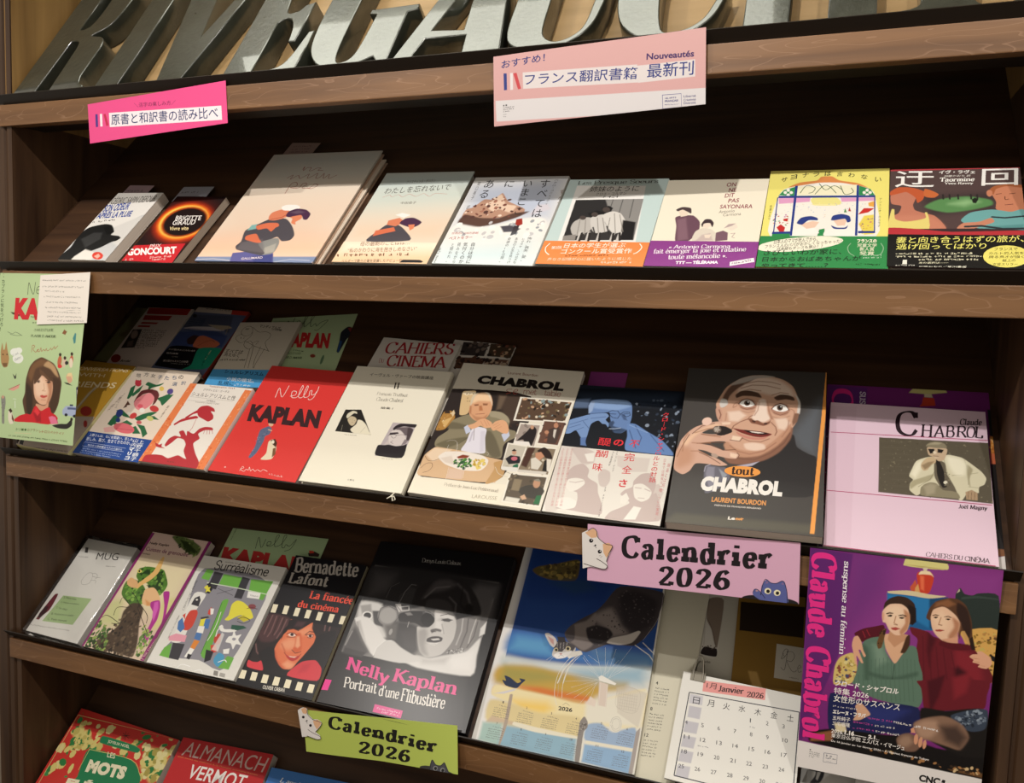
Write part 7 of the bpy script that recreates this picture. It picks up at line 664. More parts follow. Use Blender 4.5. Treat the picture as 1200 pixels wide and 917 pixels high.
sheet('calendar', 'painted cat calendar for 2026 with a big wheel over a seaside town', 'books on the lower display ledge', place(3, -402.0, 6.6, 3.5, 0.0086), 221.2, 301.8, 'e4e0d4',
  [['P','e9e6e2',0.6,[43,1186,70,641,69,0,-22,-2,-28,316,-62,688,-42,1174]],['P','cfccc6',1.9,[-42,1174,-16,1177,-5,629,24,-1,-12,-4,-62,688]],['P','2a4f94',0.8,[45,1186,874,1176,878,552,62,423]],['P','1f3f86',23.5,[41,1185,636,1183,566,859,407,736,66,689]],['P','25488e',21.6,[77,830,507,879,357,708,72,632]],['P','3f78b8',17.0,[61,620,282,629,480,570,889,589,886,553,580,525,62,497]],['P','5a9ac8',17.0,[101,598,270,604,327,525,75,518]],['P','4f7aa8',16.0,[518,605,892,625,886,553,578,534]],['P','6a5a34',2.5,[80,1023,118,1055,220,1086,348,1131,368,1039,350,990,217,975,124,992]],['Q',['8a7a44','4a3e28','a8904a','5f5630'],[95,1025,220,1086,350,1121,356,1006,197,977],60,[1.73,4.75],5],['P','2a4a6a',15.0,[200,962,421,1016,491,956,368,907],0.6],['P','c9d0cc',12.2,[49,476,229,471,500,484,878,552,873,482,546,430,60,404]],['K','e9e6dc',4.43,8.3,[63,460,320,478,568,494,872,542],0.5],['K','b8c8d0',4.43,8.3,[75,451,341,474,582,490,872,535],0.5],['K','d8dcd8',4.43,8.3,[87,442,362,470,595,485,874,528],0.5],['K','e9e6dc',4.34,8.1,[99,434,383,466,608,480,875,522],0.5],['K','b8c8d0',4.34,8.1,[111,425,404,461,622,476,876,515],0.5],['K','d8dcd8',4.43,8.3,[122,416,425,457,635,471,877,508],0.5],['K','e9e6dc',4.34,8.1,[134,407,446,452,648,466,878,502],0.5],['K','b8c8d0',4.43,8.3,[146,398,466,448,661,462,879,495],0.5],['K','d8dcd8',4.24,8.0,[158,390,487,444,674,457,880,488],0.5],['P','c9a850',10.6,[51,403,238,437,438,437,766,462,758,409,445,333,39,346]],['P','b8963c',13.5,[65,387,349,434,596,448,488,376,168,352],0.7],['P','c8a244',15.6,[37,408,229,442,428,410,649,401,570,305,246,310,42,314]],['P','d8782f',8.9,[190,324,308,338,429,336,579,339,578,306,387,299,205,302]],['P','a89a4c',17.2,[76,415,303,430,430,402,252,353,63,335]],['P','d9a45a',6.3,[47,298,192,316,386,301,570,305,548,253,172,262,50,256]],['P','9ab8c8',25.7,[450,465,850,554,850,455,644,425,524,436]],['P','f2e2b0',4.1,[53,307,213,304,386,301,438,296,579,299,870,434,880,232,592,198,316,176,174,222,44,247]],['P','f6cf6a',19.0,[168,245,361,265,401,240,360,200,216,197]],['P','ece6d4',8.5,[570,305,879,428,880,232,686,217,585,197]],['P','e2cf9a',6.2,[43,221,183,223,326,202,554,222,570,117,333,108,61,102]],['P','d0b89c',4.0,[76,138,208,131,204,114,53,100]],['P','a9c4bc',6.2,[36,97,145,111,161,-4,39,2]],['P','8fb2c4',7.4,[156,105,315,112,562,115,572,-3,153,-6]],['P','9db4d0',3.6,[602,192,670,214,740,181,850,226,854,114,612,110]],['P','8fb0d0',3.7,[607,94,856,107,860,-2,610,5]],['P','e9e2cc',1.4,[208,131,345,126,568,124,563,112,335,101,204,114]],['P','e9e2cc',1.4,[611,114,860,123,860,106,610,98]],['P','8e8680',0.6,[562,169,560,200,577,231,600,208,605,178,590,152,599,2,575,5,563,130]],['Q',['6a625c','b0a8a0'],[561,192,596,199,593,160,568,162],30,[0.68,1.35],3],['P','a89e98',0.6,[858,205,876,231,878,201,875,-2,855,1]],['P','b0a090',0.7,[145,266,162,269,174,116,164,0,155,2,155,121]],['P','e9e4d4',0.6,[780,228,780,210,774,195,763,185,748,182,734,187,723,199,716,215,716,232,722,248,734,258,748,261,763,256,774,244]],['W','9a948c',0.25,[720,224,727,252,757,262,776,234,772,199,743,190,722,216]],['W','9a948c',0.25,[729,221,732,245,755,252,769,229,764,205,743,199,730,218]],['P','cfc4b4',1.9,[716,414,773,436,882,412,865,229,745,283],0.5],['W','b8aca0',0.25,[723,399,726,424,842,413,837,301,735,313,723,399]],['W','c0b4a6',0.25,[734,384,834,386]],['W','c0b4a6',0.25,[737,369,837,370]],['W','c0b4a6',0.25,[740,354,840,355]],['W','c0b4a6',0.25,[742,338,842,340]],['W','c0b4a6',0.25,[745,322,845,324]],['W','c0b4a6',0.25,[748,307,848,309]],['W','c0b4a6',0.25,[736,397,740,306]],['W','c0b4a6',0.25,[748,397,752,306]],['W','c0b4a6',0.25,[760,397,764,306]],['W','c0b4a6',0.25,[772,396,776,306]],['W','c0b4a6',0.25,[784,396,788,306]],['W','c0b4a6',0.25,[796,396,800,306]],['W','c0b4a6',0.25,[808,396,812,306]],['W','c0b4a6',0.25,[820,396,824,306]],['W','c0b4a6',0.25,[832,396,836,305]],['W','e9e4da',0.57,[441,541,409,492,388,437,383,377,392,312,417,260]],['W','e9e4da',0.56,[483,548,451,499,427,435,424,376,435,304]],['W','d0c0b0',0.31,[463,540,432,496,409,436,402,376,412,308]],['W','efeade',0.25,[617,436,432,394]],['W','efeade',0.25,[617,436,439,438]],['W','efeade',0.25,[615,444,501,543]],['W','efeade',0.25,[631,448,644,551]],['W','efeade',0.25,[649,442,771,540]],['W','efeade',0.25,[618,428,457,324]],['W','efeade',0.25,[611,423,501,316]],['W','efeade',0.25,[612,419,527,273]],['W','efeade',0.25,[604,418,586,308]],['W','efeade',0.25,[623,446,701,561]],['W','efeade',0.25,[617,436,472,368]],['P','f2eee4',0.5,[609,452,624,464,712,434,706,424,618,432]],['P','e0cfc0',1.5,[618,428,669,422,681,302,636,302]],['W','f0e9de',0.39,[627,426,640,302]],['W','f0e9de',0.39,[666,417,677,302]],['P','e9d8c8',1.9,[571,297,587,341,623,323,622,291]],['P','1f2c4a',0.5,[86,365,123,359,169,337,188,349,175,364,211,362,195,338,176,309,142,307,105,313,80,338,102,338]],['P','d8d4d8',1.5,[54,257,114,281,176,309,164,292,110,266]],['T','5a544e','1','m',[29.3,53.5,1.8,-0.1,-0.4,3.0]],['D','6f6a66',[25.7,49.3,16.4,-0.9,-0.2,1.6],82],['D','6f6a66',[19.8,45.3,22.3,0.2,-0.2,1.6],83],['D','6f6a66',[19.8,42.4,22.2,0.3,-0.2,1.6],84],['D','6f6a66',[19.8,39.6,22.1,0.2,-0.3,1.6],85],['D','6f6a66',[19.7,36.7,22.2,0.3,-0.2,1.6],86],['D','6f6a66',[19.7,33.9,22.1,0.2,-0.2,1.5],87],['T','5a544e','2','m',[63.9,52.5,1.7,0.0,-0.4,3.0]],['D','6f6a66',[60.3,48.4,16.0,-0.9,-0.2,1.6],88],['D','6f6a66',[54.5,44.5,21.7,0.2,-0.3,1.5],89],['D','6f6a66',[54.4,41.6,21.7,0.2,-0.2,1.6],90],['D','6f6a66',[54.3,38.8,21.7,0.2,-0.2,1.6],91],['D','6f6a66',[54.2,36.0,21.7,0.2,-0.2,1.5],92],['D','6f6a66',[54.1,33.1,21.7,0.3,-0.2,1.6],93],['T','5a544e','3','m',[99.1,51.9,1.7,-0.1,-0.3,2.9]],['D','6f6a66',[95.5,47.8,15.6,-0.9,-0.2,1.6],94],['D','6f6a66',[89.7,43.9,21.3,0.2,-0.2,1.5],95],['D','6f6a66',[89.6,41.1,21.2,0.2,-0.2,1.5],96],['D','6f6a66',[89.4,38.3,21.2,0.2,-0.1,1.5],97],['D','6f6a66',[89.3,35.5,21.2,0.3,-0.2,1.5],98],['D','6f6a66',[89.2,32.7,21.1,0.3,-0.2,1.6],99],['T','5a544e','4','m',[133.4,51.4,1.7,0.0,-0.2,2.9]],['D','6f6a66',[129.8,47.4,15.3,-0.9,-0.1,1.5],100],['D','6f6a66',[124.1,43.5,20.8,0.2,-0.1,1.6],101],['D','6f6a66',[123.9,40.8,20.8,0.2,-0.1,1.5],102],['D','6f6a66',[123.8,38.0,20.7,0.2,-0.2,1.5],103],['D','6f6a66',[123.6,35.2,20.7,0.3,-0.2,1.6],104],['D','6f6a66',[123.4,32.5,20.7,0.3,-0.1,1.5],105],['T','5a544e','7','m',[28.6,24.5,1.7,0.0,-0.4,3.0]],['D','6f6a66',[25.0,20.4,16.2,-0.7,-0.2,1.6],106],['D','6f6a66',[19.2,16.5,21.9,0.4,-0.2,1.6],107],['D','6f6a66',[19.2,13.7,21.9,0.4,-0.2,1.6],108],['D','6f6a66',[19.2,10.9,21.8,0.5,-0.3,1.6],109],['D','6f6a66',[19.2,8.2,21.8,0.4,-0.3,1.5],110],['D','6f6a66',[19.1,5.4,21.8,0.5,-0.2,1.5],111],['T','5a544e','8','m',[63.6,23.5,1.7,0.0,-0.4,2.9]],['D','6f6a66',[60.0,19.5,15.8,-0.8,-0.2,1.5],112],['D','6f6a66',[54.3,15.6,21.4,0.4,-0.2,1.5],113],['D','6f6a66',[54.2,12.8,21.4,0.4,-0.2,1.6],114],['D','6f6a66',[54.2,10.1,21.3,0.4,-0.3,1.5],115],['D','6f6a66',[54.1,7.4,21.3,0.4,-0.2,1.5],116],['D','6f6a66',[54.0,4.6,21.3,0.5,-0.2,1.5],117],['T','5a544e','9','m',[97.8,24.1,1.7,-0.1,-0.3,2.8]],['D','6f6a66',[94.3,20.1,15.4,-0.8,-0.2,1.5],118],['D','6f6a66',[88.6,16.2,21.0,0.4,-0.2,1.5],119],['D','6f6a66',[88.5,13.5,20.9,0.4,-0.2,1.5],120],['D','6f6a66',[88.3,10.8,20.9,0.4,-0.1,1.5],121],['D','6f6a66',[88.2,8.1,20.9,0.4,-0.2,1.5],122],['D','6f6a66',[88.1,5.4,20.8,0.4,-0.2,1.5],123],['T','5a544e','10','m',[131.9,24.0,3.5,0.3,-0.3,2.8]],['D','6f6a66',[128.3,20.0,15.1,-0.7,-0.1,1.5],124],['D','6f6a66',[122.7,16.2,20.5,0.4,-0.1,1.5],125],['D','6f6a66',[122.5,13.5,20.5,0.4,-0.1,1.5],126],['D','6f6a66',[122.4,10.8,20.4,0.5,-0.2,1.5],127],['D','6f6a66',[122.2,8.2,20.4,0.4,-0.2,1.4],128],['D','6f6a66',[122.0,5.5,20.4,0.4,-0.1,1.5],129],['T','5a544e','5','m',[167.8,51.9,1.6,0.0,-0.2,2.9]],['D','6f6a66',[164.2,47.9,15.0,-0.9,-0.1,1.6],130],['D','6f6a66',[158.6,44.1,20.3,0.2,-0.1,1.5],131],['D','6f6a66',[158.4,41.4,20.3,0.2,-0.2,1.5],132],['D','6f6a66',[158.1,38.6,20.3,0.3,-0.1,1.5],133],['D','6f6a66',[157.9,35.9,20.3,0.2,-0.1,1.5],134],['D','6f6a66',[157.7,33.2,20.2,0.2,-0.1,1.5],135],['T','5a544e','6','m',[202.1,51.4,1.6,-0.1,-0.1,2.8]],['D','6f6a66',[198.5,47.4,14.6,-0.9,-0.1,1.5],136],['D','6f6a66',[192.9,43.6,19.9,0.2,-0.1,1.6],137],['D','6f6a66',[192.6,40.9,19.9,0.2,-0.1,1.5],138],['D','6f6a66',[192.3,38.2,19.9,0.3,0.0,1.5],139],['D','6f6a66',[192.1,35.5,19.8,0.3,-0.1,1.5],140],['D','6f6a66',[191.8,32.8,19.8,0.3,-0.1,1.5],141],['T','5a544e','11','m',[166.8,23.1,3.4,0.3,-0.2,2.8]],['D','6f6a66',[163.2,19.2,14.7,-0.8,-0.1,1.4],142],['D','6f6a66',[157.7,15.4,20.0,0.4,-0.2,1.5],143],['D','6f6a66',[157.4,12.7,20.0,0.4,-0.1,1.5],144],['D','6f6a66',[157.2,10.1,20.0,0.4,-0.1,1.5],145],['D','6f6a66',[157.0,7.4,19.9,0.5,-0.1,1.5],146],['D','6f6a66',[156.8,4.8,19.9,0.4,-0.2,1.5],147],['T','5a544e','12','m',[200.7,22.9,3.4,0.3,-0.2,2.8]],['D','6f6a66',[197.1,19.0,14.4,-0.7,-0.1,1.5],148],['D','6f6a66',[191.6,15.3,19.6,0.4,-0.1,1.5],149],['D','6f6a66',[191.4,12.7,19.5,0.4,-0.1,1.4],150],['D','6f6a66',[191.1,10.1,19.5,0.4,-0.1,1.4],151],['D','6f6a66',[190.8,7.4,19.5,0.5,-0.1,1.5],152],['D','6f6a66',[190.6,4.8,19.5,0.5,-0.1,1.5],153],['T','2a2826','2026','b',[107.6,59.1,19.3,1.0,-0.4,5.4]],['W','7a746e',0.36,[449,266,463,281,486,271]],['P','4a4244',1.0,[632,998,878,996,878,880,866,793,811,701,766,657,697,649,627,642,579,615,515,577,478,579,438,600,396,620,368,663,393,714,455,773,518,822,561,887]],['P','857a76',4.4,[372,664,410,722,476,757,520,812,534,748,488,702,541,627,496,582,446,601,405,622]],['P','8f8480',11.2,[522,803,604,855,676,762,719,722,636,690,582,736,521,764]],['P','2e282b',3.3,[486,711,536,738,610,732,641,700,606,657,559,626,509,649]],['P','332d30',11.2,[641,949,727,982,852,934,847,800,770,731,692,774,648,862]],['Q',['5a5052','40393b','574d4f','6a6160'],[636,978,867,955,850,781,726,686,560,621,486,711,564,868],110,[0.62,1.65],8],['P','cfc6be',1.6,[617,649,638,680,720,713,777,746,791,739,754,673,688,648]],['P','cfc8c2',0.9,[327,525,327,562,352,613,407,613,448,592,446,564,400,524,357,512]],['P','4a4446',1.6,[325,571,327,599,351,618,407,613,447,597,432,562,410,563,389,573,375,552,338,555]],['P','d8cfca',0.9,[256,639,278,648,321,626,336,601,325,571,298,585]],['P','c89a92',1.7,[272,632,314,616,322,584,299,599]],['P','5a5254',2.2,[374,654,380,693,410,722,424,682,430,636,406,618]],['P','2c2628',1.6,[328,637,373,640,389,610,344,607]],['K','d8d0ca',0.39,0.5,[340,602,346,565]],['K','d8d0ca',0.39,0.5,[358,605,363,568]],['K','d8d0ca',0.38,0.5,[376,608,381,572]],['K','d8d0ca',0.39,0.5,[394,611,398,575]],['P','d8c8a0',0.5,[353,562,353,557,350,552,346,549,341,548,336,550,332,553,330,558,330,563,332,568,336,571,341,572,346,570,350,567]],['P','1c1818',0.5,[350,560,350,557,348,554,346,552,343,551,340,552,337,555,335,558,335,562,336,565,339,567,342,567,345,566,348,564]],['P','d8c8a0',0.5,[423,581,422,575,420,569,414,566,408,564,401,566,396,570,393,576,393,582,396,587,402,590,408,592,415,590,420,586]],['P','1c1818',0.5,[415,579,415,575,414,572,411,570,407,569,404,570,401,573,399,576,399,580,400,584,403,586,407,587,410,586,413,583]],['P','f2eeea',2.2,[336,527,358,549,393,554,426,570,438,558,400,524,358,511]],['P','c88a84',0.5,[364,543,381,546,376,534]],['K','4a4446',0.37,0.5,[375,534,364,524]],['K','4a4446',0.37,0.5,[375,534,394,530]],['K','efeae4',0.22,0.5,[336,527,302,494]],['K','efeae4',0.22,0.5,[341,523,314,482]],['K','efeae4',0.21,0.5,[436,549,484,553]],['P','e9e4da',1.6,[432,562,479,578,494,559,452,538,427,525,416,532]],['K','e9e4da',1.32,0.7,[482,562,440,509,408,450,394,378]],['K','e9e4da',1.05,0.7,[435,490,424,383]],['K','a89a90',0.54,0.5,[467,550,417,451,407,380]],['K','e9e4da',1.05,0.7,[814,683,892,625]],['K','e9e4da',1.05,0.7,[774,662,859,619,895,581]],['W','b8aeb0',0.39,[883,997,876,842,812,696]],['W','dfe2e2',0.25,[502,556,612,456]],['W','dfe2e2',0.25,[564,603,628,458]],['W','dfe2e2',0.25,[614,621,645,462]],['W','dfe2e2',0.25,[675,623,654,463]],['W','dfe2e2',0.25,[751,546,663,460]],['W','dfe2e2',0.25,[528,561,597,528]],['W','dfe2e2',0.25,[759,646,670,470]],['W','dfe2e2',0.25,[534,490,622,448]]], 'calendar', thick=6, cell=0.9)
sheet('photo_card', 'grey photograph card with a small sepia photo, behind the January calendar', 'books on the lower display ledge', place(3, -136.6, 80.0, 0.8, 0.0137), 59.7, 245.0, 'c9c4b6',
  [['P','d3cec4',0.5,[51,786,146,800,150,724,146,398,65,400,64,502]],['P','8a7a6c',1.5,[73,729,153,732,145,451,128,472,104,549,71,610]],['P','2a2020',0.6,[67,430,82,448,123,444,144,443,144,400,65,402]],['W','3a3430',0.33,[75,610,98,573,123,512,136,458]],['Q',['6a5a50','3a2c2a'],[66,454,136,458,139,434,69,430],20,[0.65,1.3],3],['K','b0a89c',0.69,1.4,[69,560,74,455]],['T','2a2826','Vieux Paris','m',[18.9,89.0,10.6,0.7,0.2,3.2]]], 'card', thick=0.6)
book('book', 'ochre book with a handwritten card on it, behind the January calendar', 'books on the lower display ledge', (3, -77.0, 90.0, 1.4, 0.0207), 87.1, 189.9, 7.6, '8f6c2c',
  [['P','2a1c10',0.6,[12,686,347,703,342,526,18,519]]], spine='L', hard=0, pages='b8a88a', edge='7a5a24')
sheet('card', 'white handwritten card lying on the ochre book', None, place(3, -26.2, 163.0, 9.2, -0.0014), 36.8, 46.1, 'd0c9bb',
  [['W','3a342e',0.49,[37,138,29,106,48,125,60,158,46,163,34,137,45,120]],['W','3a342e',0.49,[56,157,54,96,47,49,29,60]],['W','3a342e',0.48,[54,149,81,154,93,129,78,100,57,100,81,55,98,48,108,60]],['W','3a342e',0.43,[114,69,127,79,120,89,112,73,118,51,132,58]],['D','6a645c',[18.4,2.7,11.0,0.3,0.3,1.9],154]], 'card', thick=0.6)
sheet('calendar', 'January 2026 calendar page with a red month label and binder clip', 'books on the lower display ledge', place(3, -143.2, 11.2, 12.0, -0.0303), 151.0, 135.8, 'efece4',
  [['G','f0a09a',[108,514,108,514,418,543,421,484]],['G','f0a09a',[110,517,419,543,420,484,112,460]],['T','3a2a28','1月','s',[32.1,120.2,12.3,0.7,0.0,7.7]],['T','3a2a28','Janvier','F',[47.0,119.1,31.6,3.2,0.0,8.1]],['T','3a2a28','2026','F',[82.7,120.1,20.3,2.3,0.2,7.2]],['W','3a3c48',1.12,[48,440,588,462]],['W','3a3c48',1.12,[48,440,45,22]],['W','3a3c48',1.12,[45,22,386,26]],['W','3a3c48',1.12,[588,462,594,39]],['P','c9c6cc',1.2,[59,373,122,375,121,316,60,314]],['P','c9c6cc',1.2,[54,294,121,297,118,241,52,237]],['P','c9c6cc',1.2,[55,220,120,223,115,168,52,165]],['P','c9c6cc',1.2,[56,148,118,151,115,97,50,93]],['P','c9c6cc',1.2,[53,76,115,80,113,24,51,23]],['P','d2cfd4',1.2,[55,433,120,435,122,388,54,385]],['T','3a3a3e','日','s',[18.4,96.9,8.5,0.4,-0.3,8.8]],['T','3a3a3e','月','s',[36.5,97.5,8.4,0.4,-0.2,8.7]],['T','3a3a3e','火','s',[56.2,98.2,8.3,0.4,-0.1,8.6]],['T','3a3a3e','水','s',[75.3,99.5,8.1,0.4,-0.1,8.6]],['T','3a3a3e','木','s',[94.5,99.8,8.1,0.3,0.1,8.5]],['T','3a3a3e','金','s',[113.9,100.5,7.9,0.4,0.1,8.5]],['T','3a3a3e','土','s',[133.3,101.7,7.8,0.3,0.2,8.4]],['T','4a4a4e','1','s',[90.5,90.0,1.2,-0.8,-0.2,4.9]],['T','4a4a4e','2','s',[109.9,90.8,2.9,-0.4,-0.2,4.9]],['T','4a4a4e','3','s',[129.0,91.6,2.9,-0.4,-0.2,4.9]],['T','4a4a4e','4','s',[13.5,69.5,3.1,-0.4,-0.5,4.9]],['T','4a4a4e','5','s',[33.6,70.4,3.1,-0.4,-0.4,4.9]],['T','4a4a4e','6','s',[53.6,71.3,3.0,-0.4,-0.4,4.9]],['T','4a4a4e','7','s',[73.2,72.3,3.0,-0.4,-0.3,4.8]],['T','4a4a4e','8','s',[92.6,73.2,3.0,-0.4,-0.2,4.8]],['T','4a4a4e','9','s',[111.8,74.1,2.9,-0.4,-0.2,4.8]],['T','4a4a4e','10','s',[130.7,75.0,6.3,0.4,-0.2,4.7]],['T','4a4a4e','11','s',[15.1,51.5,6.7,0.5,-0.5,4.8]],['T','4a4a4e','12','s',[35.0,52.5,6.7,0.5,-0.4,4.8]],['T','4a4a4e','13','s',[54.8,53.6,6.5,0.5,-0.4,4.7]],['T','4a4a4e','14','s',[74.2,54.6,6.5,0.5,-0.3,4.7]],['T','4a4a4e','15','s',[93.4,55.6,6.4,0.5,-0.2,4.7]],['T','4a4a4e','16','s',[112.3,56.6,6.4,0.5,-0.1,4.7]],['T','4a4a4e','17','s',[131.0,57.6,6.3,0.5,-0.1,4.7]],['T','4a4a4e','18','s',[15.2,33.5,6.7,0.5,-0.4,4.7]],['T','4a4a4e','19','s',[35.0,34.7,6.6,0.5,-0.4,4.7]],['T','4a4a4e','20','s',[54.5,35.8,6.5,0.5,-0.4,4.7]],['T','4a4a4e','21','s',[73.7,36.9,6.5,0.5,-0.2,4.7]],['T','4a4a4e','22','s',[92.8,38.0,6.3,0.6,-0.3,4.7]],['T','4a4a4e','23','s',[111.5,39.2,6.3,0.5,-0.2,4.5]],['T','4a4a4e','24','s',[130.0,40.2,6.2,0.5,-0.1,4.6]],['T','4a4a4e','25','s',[14.6,15.7,6.7,0.6,-0.4,4.6]],['T','4a4a4e','26','s',[34.2,17.0,6.6,0.5,-0.4,4.6]],['T','4a4a4e','27','s',[53.5,18.2,6.5,0.6,-0.3,4.6]],['T','4a4a4e','28','s',[72.6,19.4,6.4,0.6,-0.3,4.6]],['T','4a4a4e','29','s',[91.4,20.7,6.3,0.5,-0.2,4.5]],['T','4a4a4e','30','s',[110.0,21.9,6.3,0.5,-0.2,4.5]],['T','4a4a4e','31','s',[128.4,23.1,6.1,0.5,-0.1,4.4]],['D','8a8a8e',[32.7,46.0,13.3,0.6,0.0,1.8],155],['D','8a8a8e',[91.1,83.0,6.5,0.4,0.1,1.9],156]], 'calendar', thick=5.5, cell=1.2)
book('book', 'red and green Christmas puzzle book with gold ornaments, leftmost on the bottom ledge', 'books on the bottom ledge', (4, -1242.0, 15.1, 1.2, -0.0372), 234.7, 167.5, 18.8, 'c8342c',
  [['Q',['d8c878','3a8a4a','e0d090','2f7a3e','c9b868','d8c878'],[8,621,960,683,969,593,979,391,3,136,32,550],110,[3.19,9.58],5],['P','c8342c',2.0,[17,639,979,694,984,668,23,614]],['P','d8c878',7.4,[37,508,179,553,283,462,169,423]],['Q',['2f7a3e','d8c878','c0b060'],[17,514,203,560,290,453,127,402],40,[3.17,7.39],8],['P','d8c878',8.2,[712,570,900,576,997,440,889,368,756,438]],['Q',['2f7a3e','e0d498','a89a4c'],[689,564,900,576,1020,407,828,377],50,[2.93,7.81],9],['P','1f7a4c',1.4,[318,545,600,552,678,540,671,514,618,509,327,498]],['T','e6e0c0','JOYEUX NOËL','m',[97.5,127.4,49.7,2.1,-3.1,6.6]],['P','1f7a4c',1.4,[274,438,654,462,793,388,808,332,346,212,286,318]],['W','d8c878',0.87,[274,438,654,462,793,388]],['W','d8c878',0.87,[274,438,282,296]],['T','e9e2c0','LES','m',[112.2,107.2,17.4,1.3,-3.8,8.3]],['T','e9e2c0','MOTS','X',[85.2,75.2,83.7,8.1,-3.9,20.5]],['T','e9e2c0','FLÉCHÉS','X',[60.8,45.2,143.3,17.2,-1.2,15.8]],['W','20241c',0.87,[476,584,536,599]],['W','20241c',0.87,[484,618,515,562]],['W','20241c',0.74,[468,601,540,581]],['W','20241c',0.74,[516,613,493,569]],['W','d8b878',1.24,[8,621,27,142]],['W','d8b878',1.24,[8,621,977,677]]], spine='L', pages='d8cfc2', cell=1.0)
book('book', 'red almanac book with thin white title letters, beside the Christmas puzzle book', 'books on the bottom ledge', (4, -985.9, 6.4, 1.2, 0.0528), 184.8, 173.7, 18.8, 'c02a2c',
  [['T','d8b8b0','ALMANACH','s',[11.2,145.1,165.7,-1.2,3.1,23.5]],['T','e08a4a','petit musée des traditions & de l’humour populaires français','s',[7.2,141.0,163.6,-3.8,-1.0,2.8]],['T','f4ece6','VERMOT','m',[39.3,113.1,112.9,0.1,1.9,22.0]]], spine='L', pages='d8cfc2')
book('book', 'blue book with white lettering, third on the bottom ledge', 'books on the bottom ledge', (4, -795.6, 6.4, 1.2, 0.0517), 162.6, 164.4, 18.8, '3f78c0',
  [['T','f0f0f0','L’année','f',[23.8,145.1,43.3,-1.8,2.3,7.4]]], spine='L', pages='d8cfc2')
sheet('sign', 'pink sign with white lettering panel, taped to the top rail at the left', 'signs on the front rails', place(0, -1070.4, -69.7, 0.15, 0.0662, tilt=0.0000, oy=-0.0042, oz=0.0000), 262.7, 59.3, 'e8508c',
  [['G','f2e8ec',[167,165,1012,102,1013,22,168,80]],['T','2c3a6a','原書と和訳書の読み比べ','b',[45.5,22.4,200.9,-13.7,0.1,16.2]],['T','8a2a5a','＼活字の楽しみ方／','m',[92.1,42.9,78.9,-5.8,0.0,6.7]],['G','4a3a86',[57,170,76,169,74,92,56,93]],['G','f2e8ec',[94,167,112,166,111,91,93,92]],['G','c02c4c',[124,162,140,163,160,92,141,90]]], 'sign', thick=0.35)
sheet('sign', 'large pink and white sign recommending new books, taped to the top rail', 'signs on the front rails', place(0, -394.5, -79.5, 0.15, 0.0456, tilt=0.0000, oy=-0.0092, oz=0.0000), 258.5, 84.6, 'e6b3b0',
  [['G','ece6e6',[9,124,1036,72,1039,-23,13,23]],['G','f0e6e4',[154,244,720,214,724,132,156,166]],['G','f0e6e4',[719,208,986,204,987,128,724,130]],['T','2f3a80','おすすめ！','m',[10.5,69.0,56.5,1.9,0.6,9.2]],['T','2c3a86','フランス翻訳書籍','b',[40.7,45.3,139.1,-8.2,1.1,13.8]],['G','2f3f8c',[53,252,70,250,71,170,55,170]],['G','f4ecec',[88,249,102,248,103,168,88,168]],['G','d84a50',[104,246,122,247,145,168,129,166]],['T','4a2a6a','Nouveautés','b',[190.8,57.2,54.5,-3.2,0.3,7.3]],['T','2c3a86','最新刊','b',[191.5,36.5,53.2,-2.4,0.6,16.0]],['D','4a4a4a',[12.1,21.0,14.3,-0.4,0.6,1.7],157],['D','4a4a4a',[12.0,18.6,14.4,-0.4,0.6,1.7],158],['D','4a4a4a',[12.0,16.2,8.6,-0.2,0.6,1.7],159],['G','2c2c2c',[48,94,50,100,56,100,56,93]],['G','2c2c2c',[62,94,62,101,70,100,70,93]],['D','6a6a6a',[12.0,12.8,4.5,-0.1,0.4,1.3],160],['D','6a6a6a',[12.0,10.0,4.5,-0.1,0.4,1.3],161],['W','5a5a9a',0.62,[838,62,924,59,926,-4,840,0,838,62]],['D','4a4a8a',[212.7,10.4,13.7,-0.6,0.0,2.2],162],['T','4a4a8a','FRANÇAIS','b',[212.4,6.6,15.3,-0.7,0.0,2.8]],['D','6a6a9a',[212.4,3.3,16.0,-0.7,0.0,1.6],163],['T','5a5a8a','Liberté','m',[233.8,10.0,13.8,-0.6,0.0,2.5]],['T','5a5a8a','Créativité','m',[233.8,5.9,13.8,-0.6,0.0,2.5]],['T','5a5a8a','Diversité','m',[233.9,2.4,13.7,-0.6,-0.1,2.5]]], 'sign', thick=0.35, tone=0.76, cell=0.6, bend=lambda x, y: -0.6 * (1 - y / 100) + 0.4 * np.sin(x / 40))
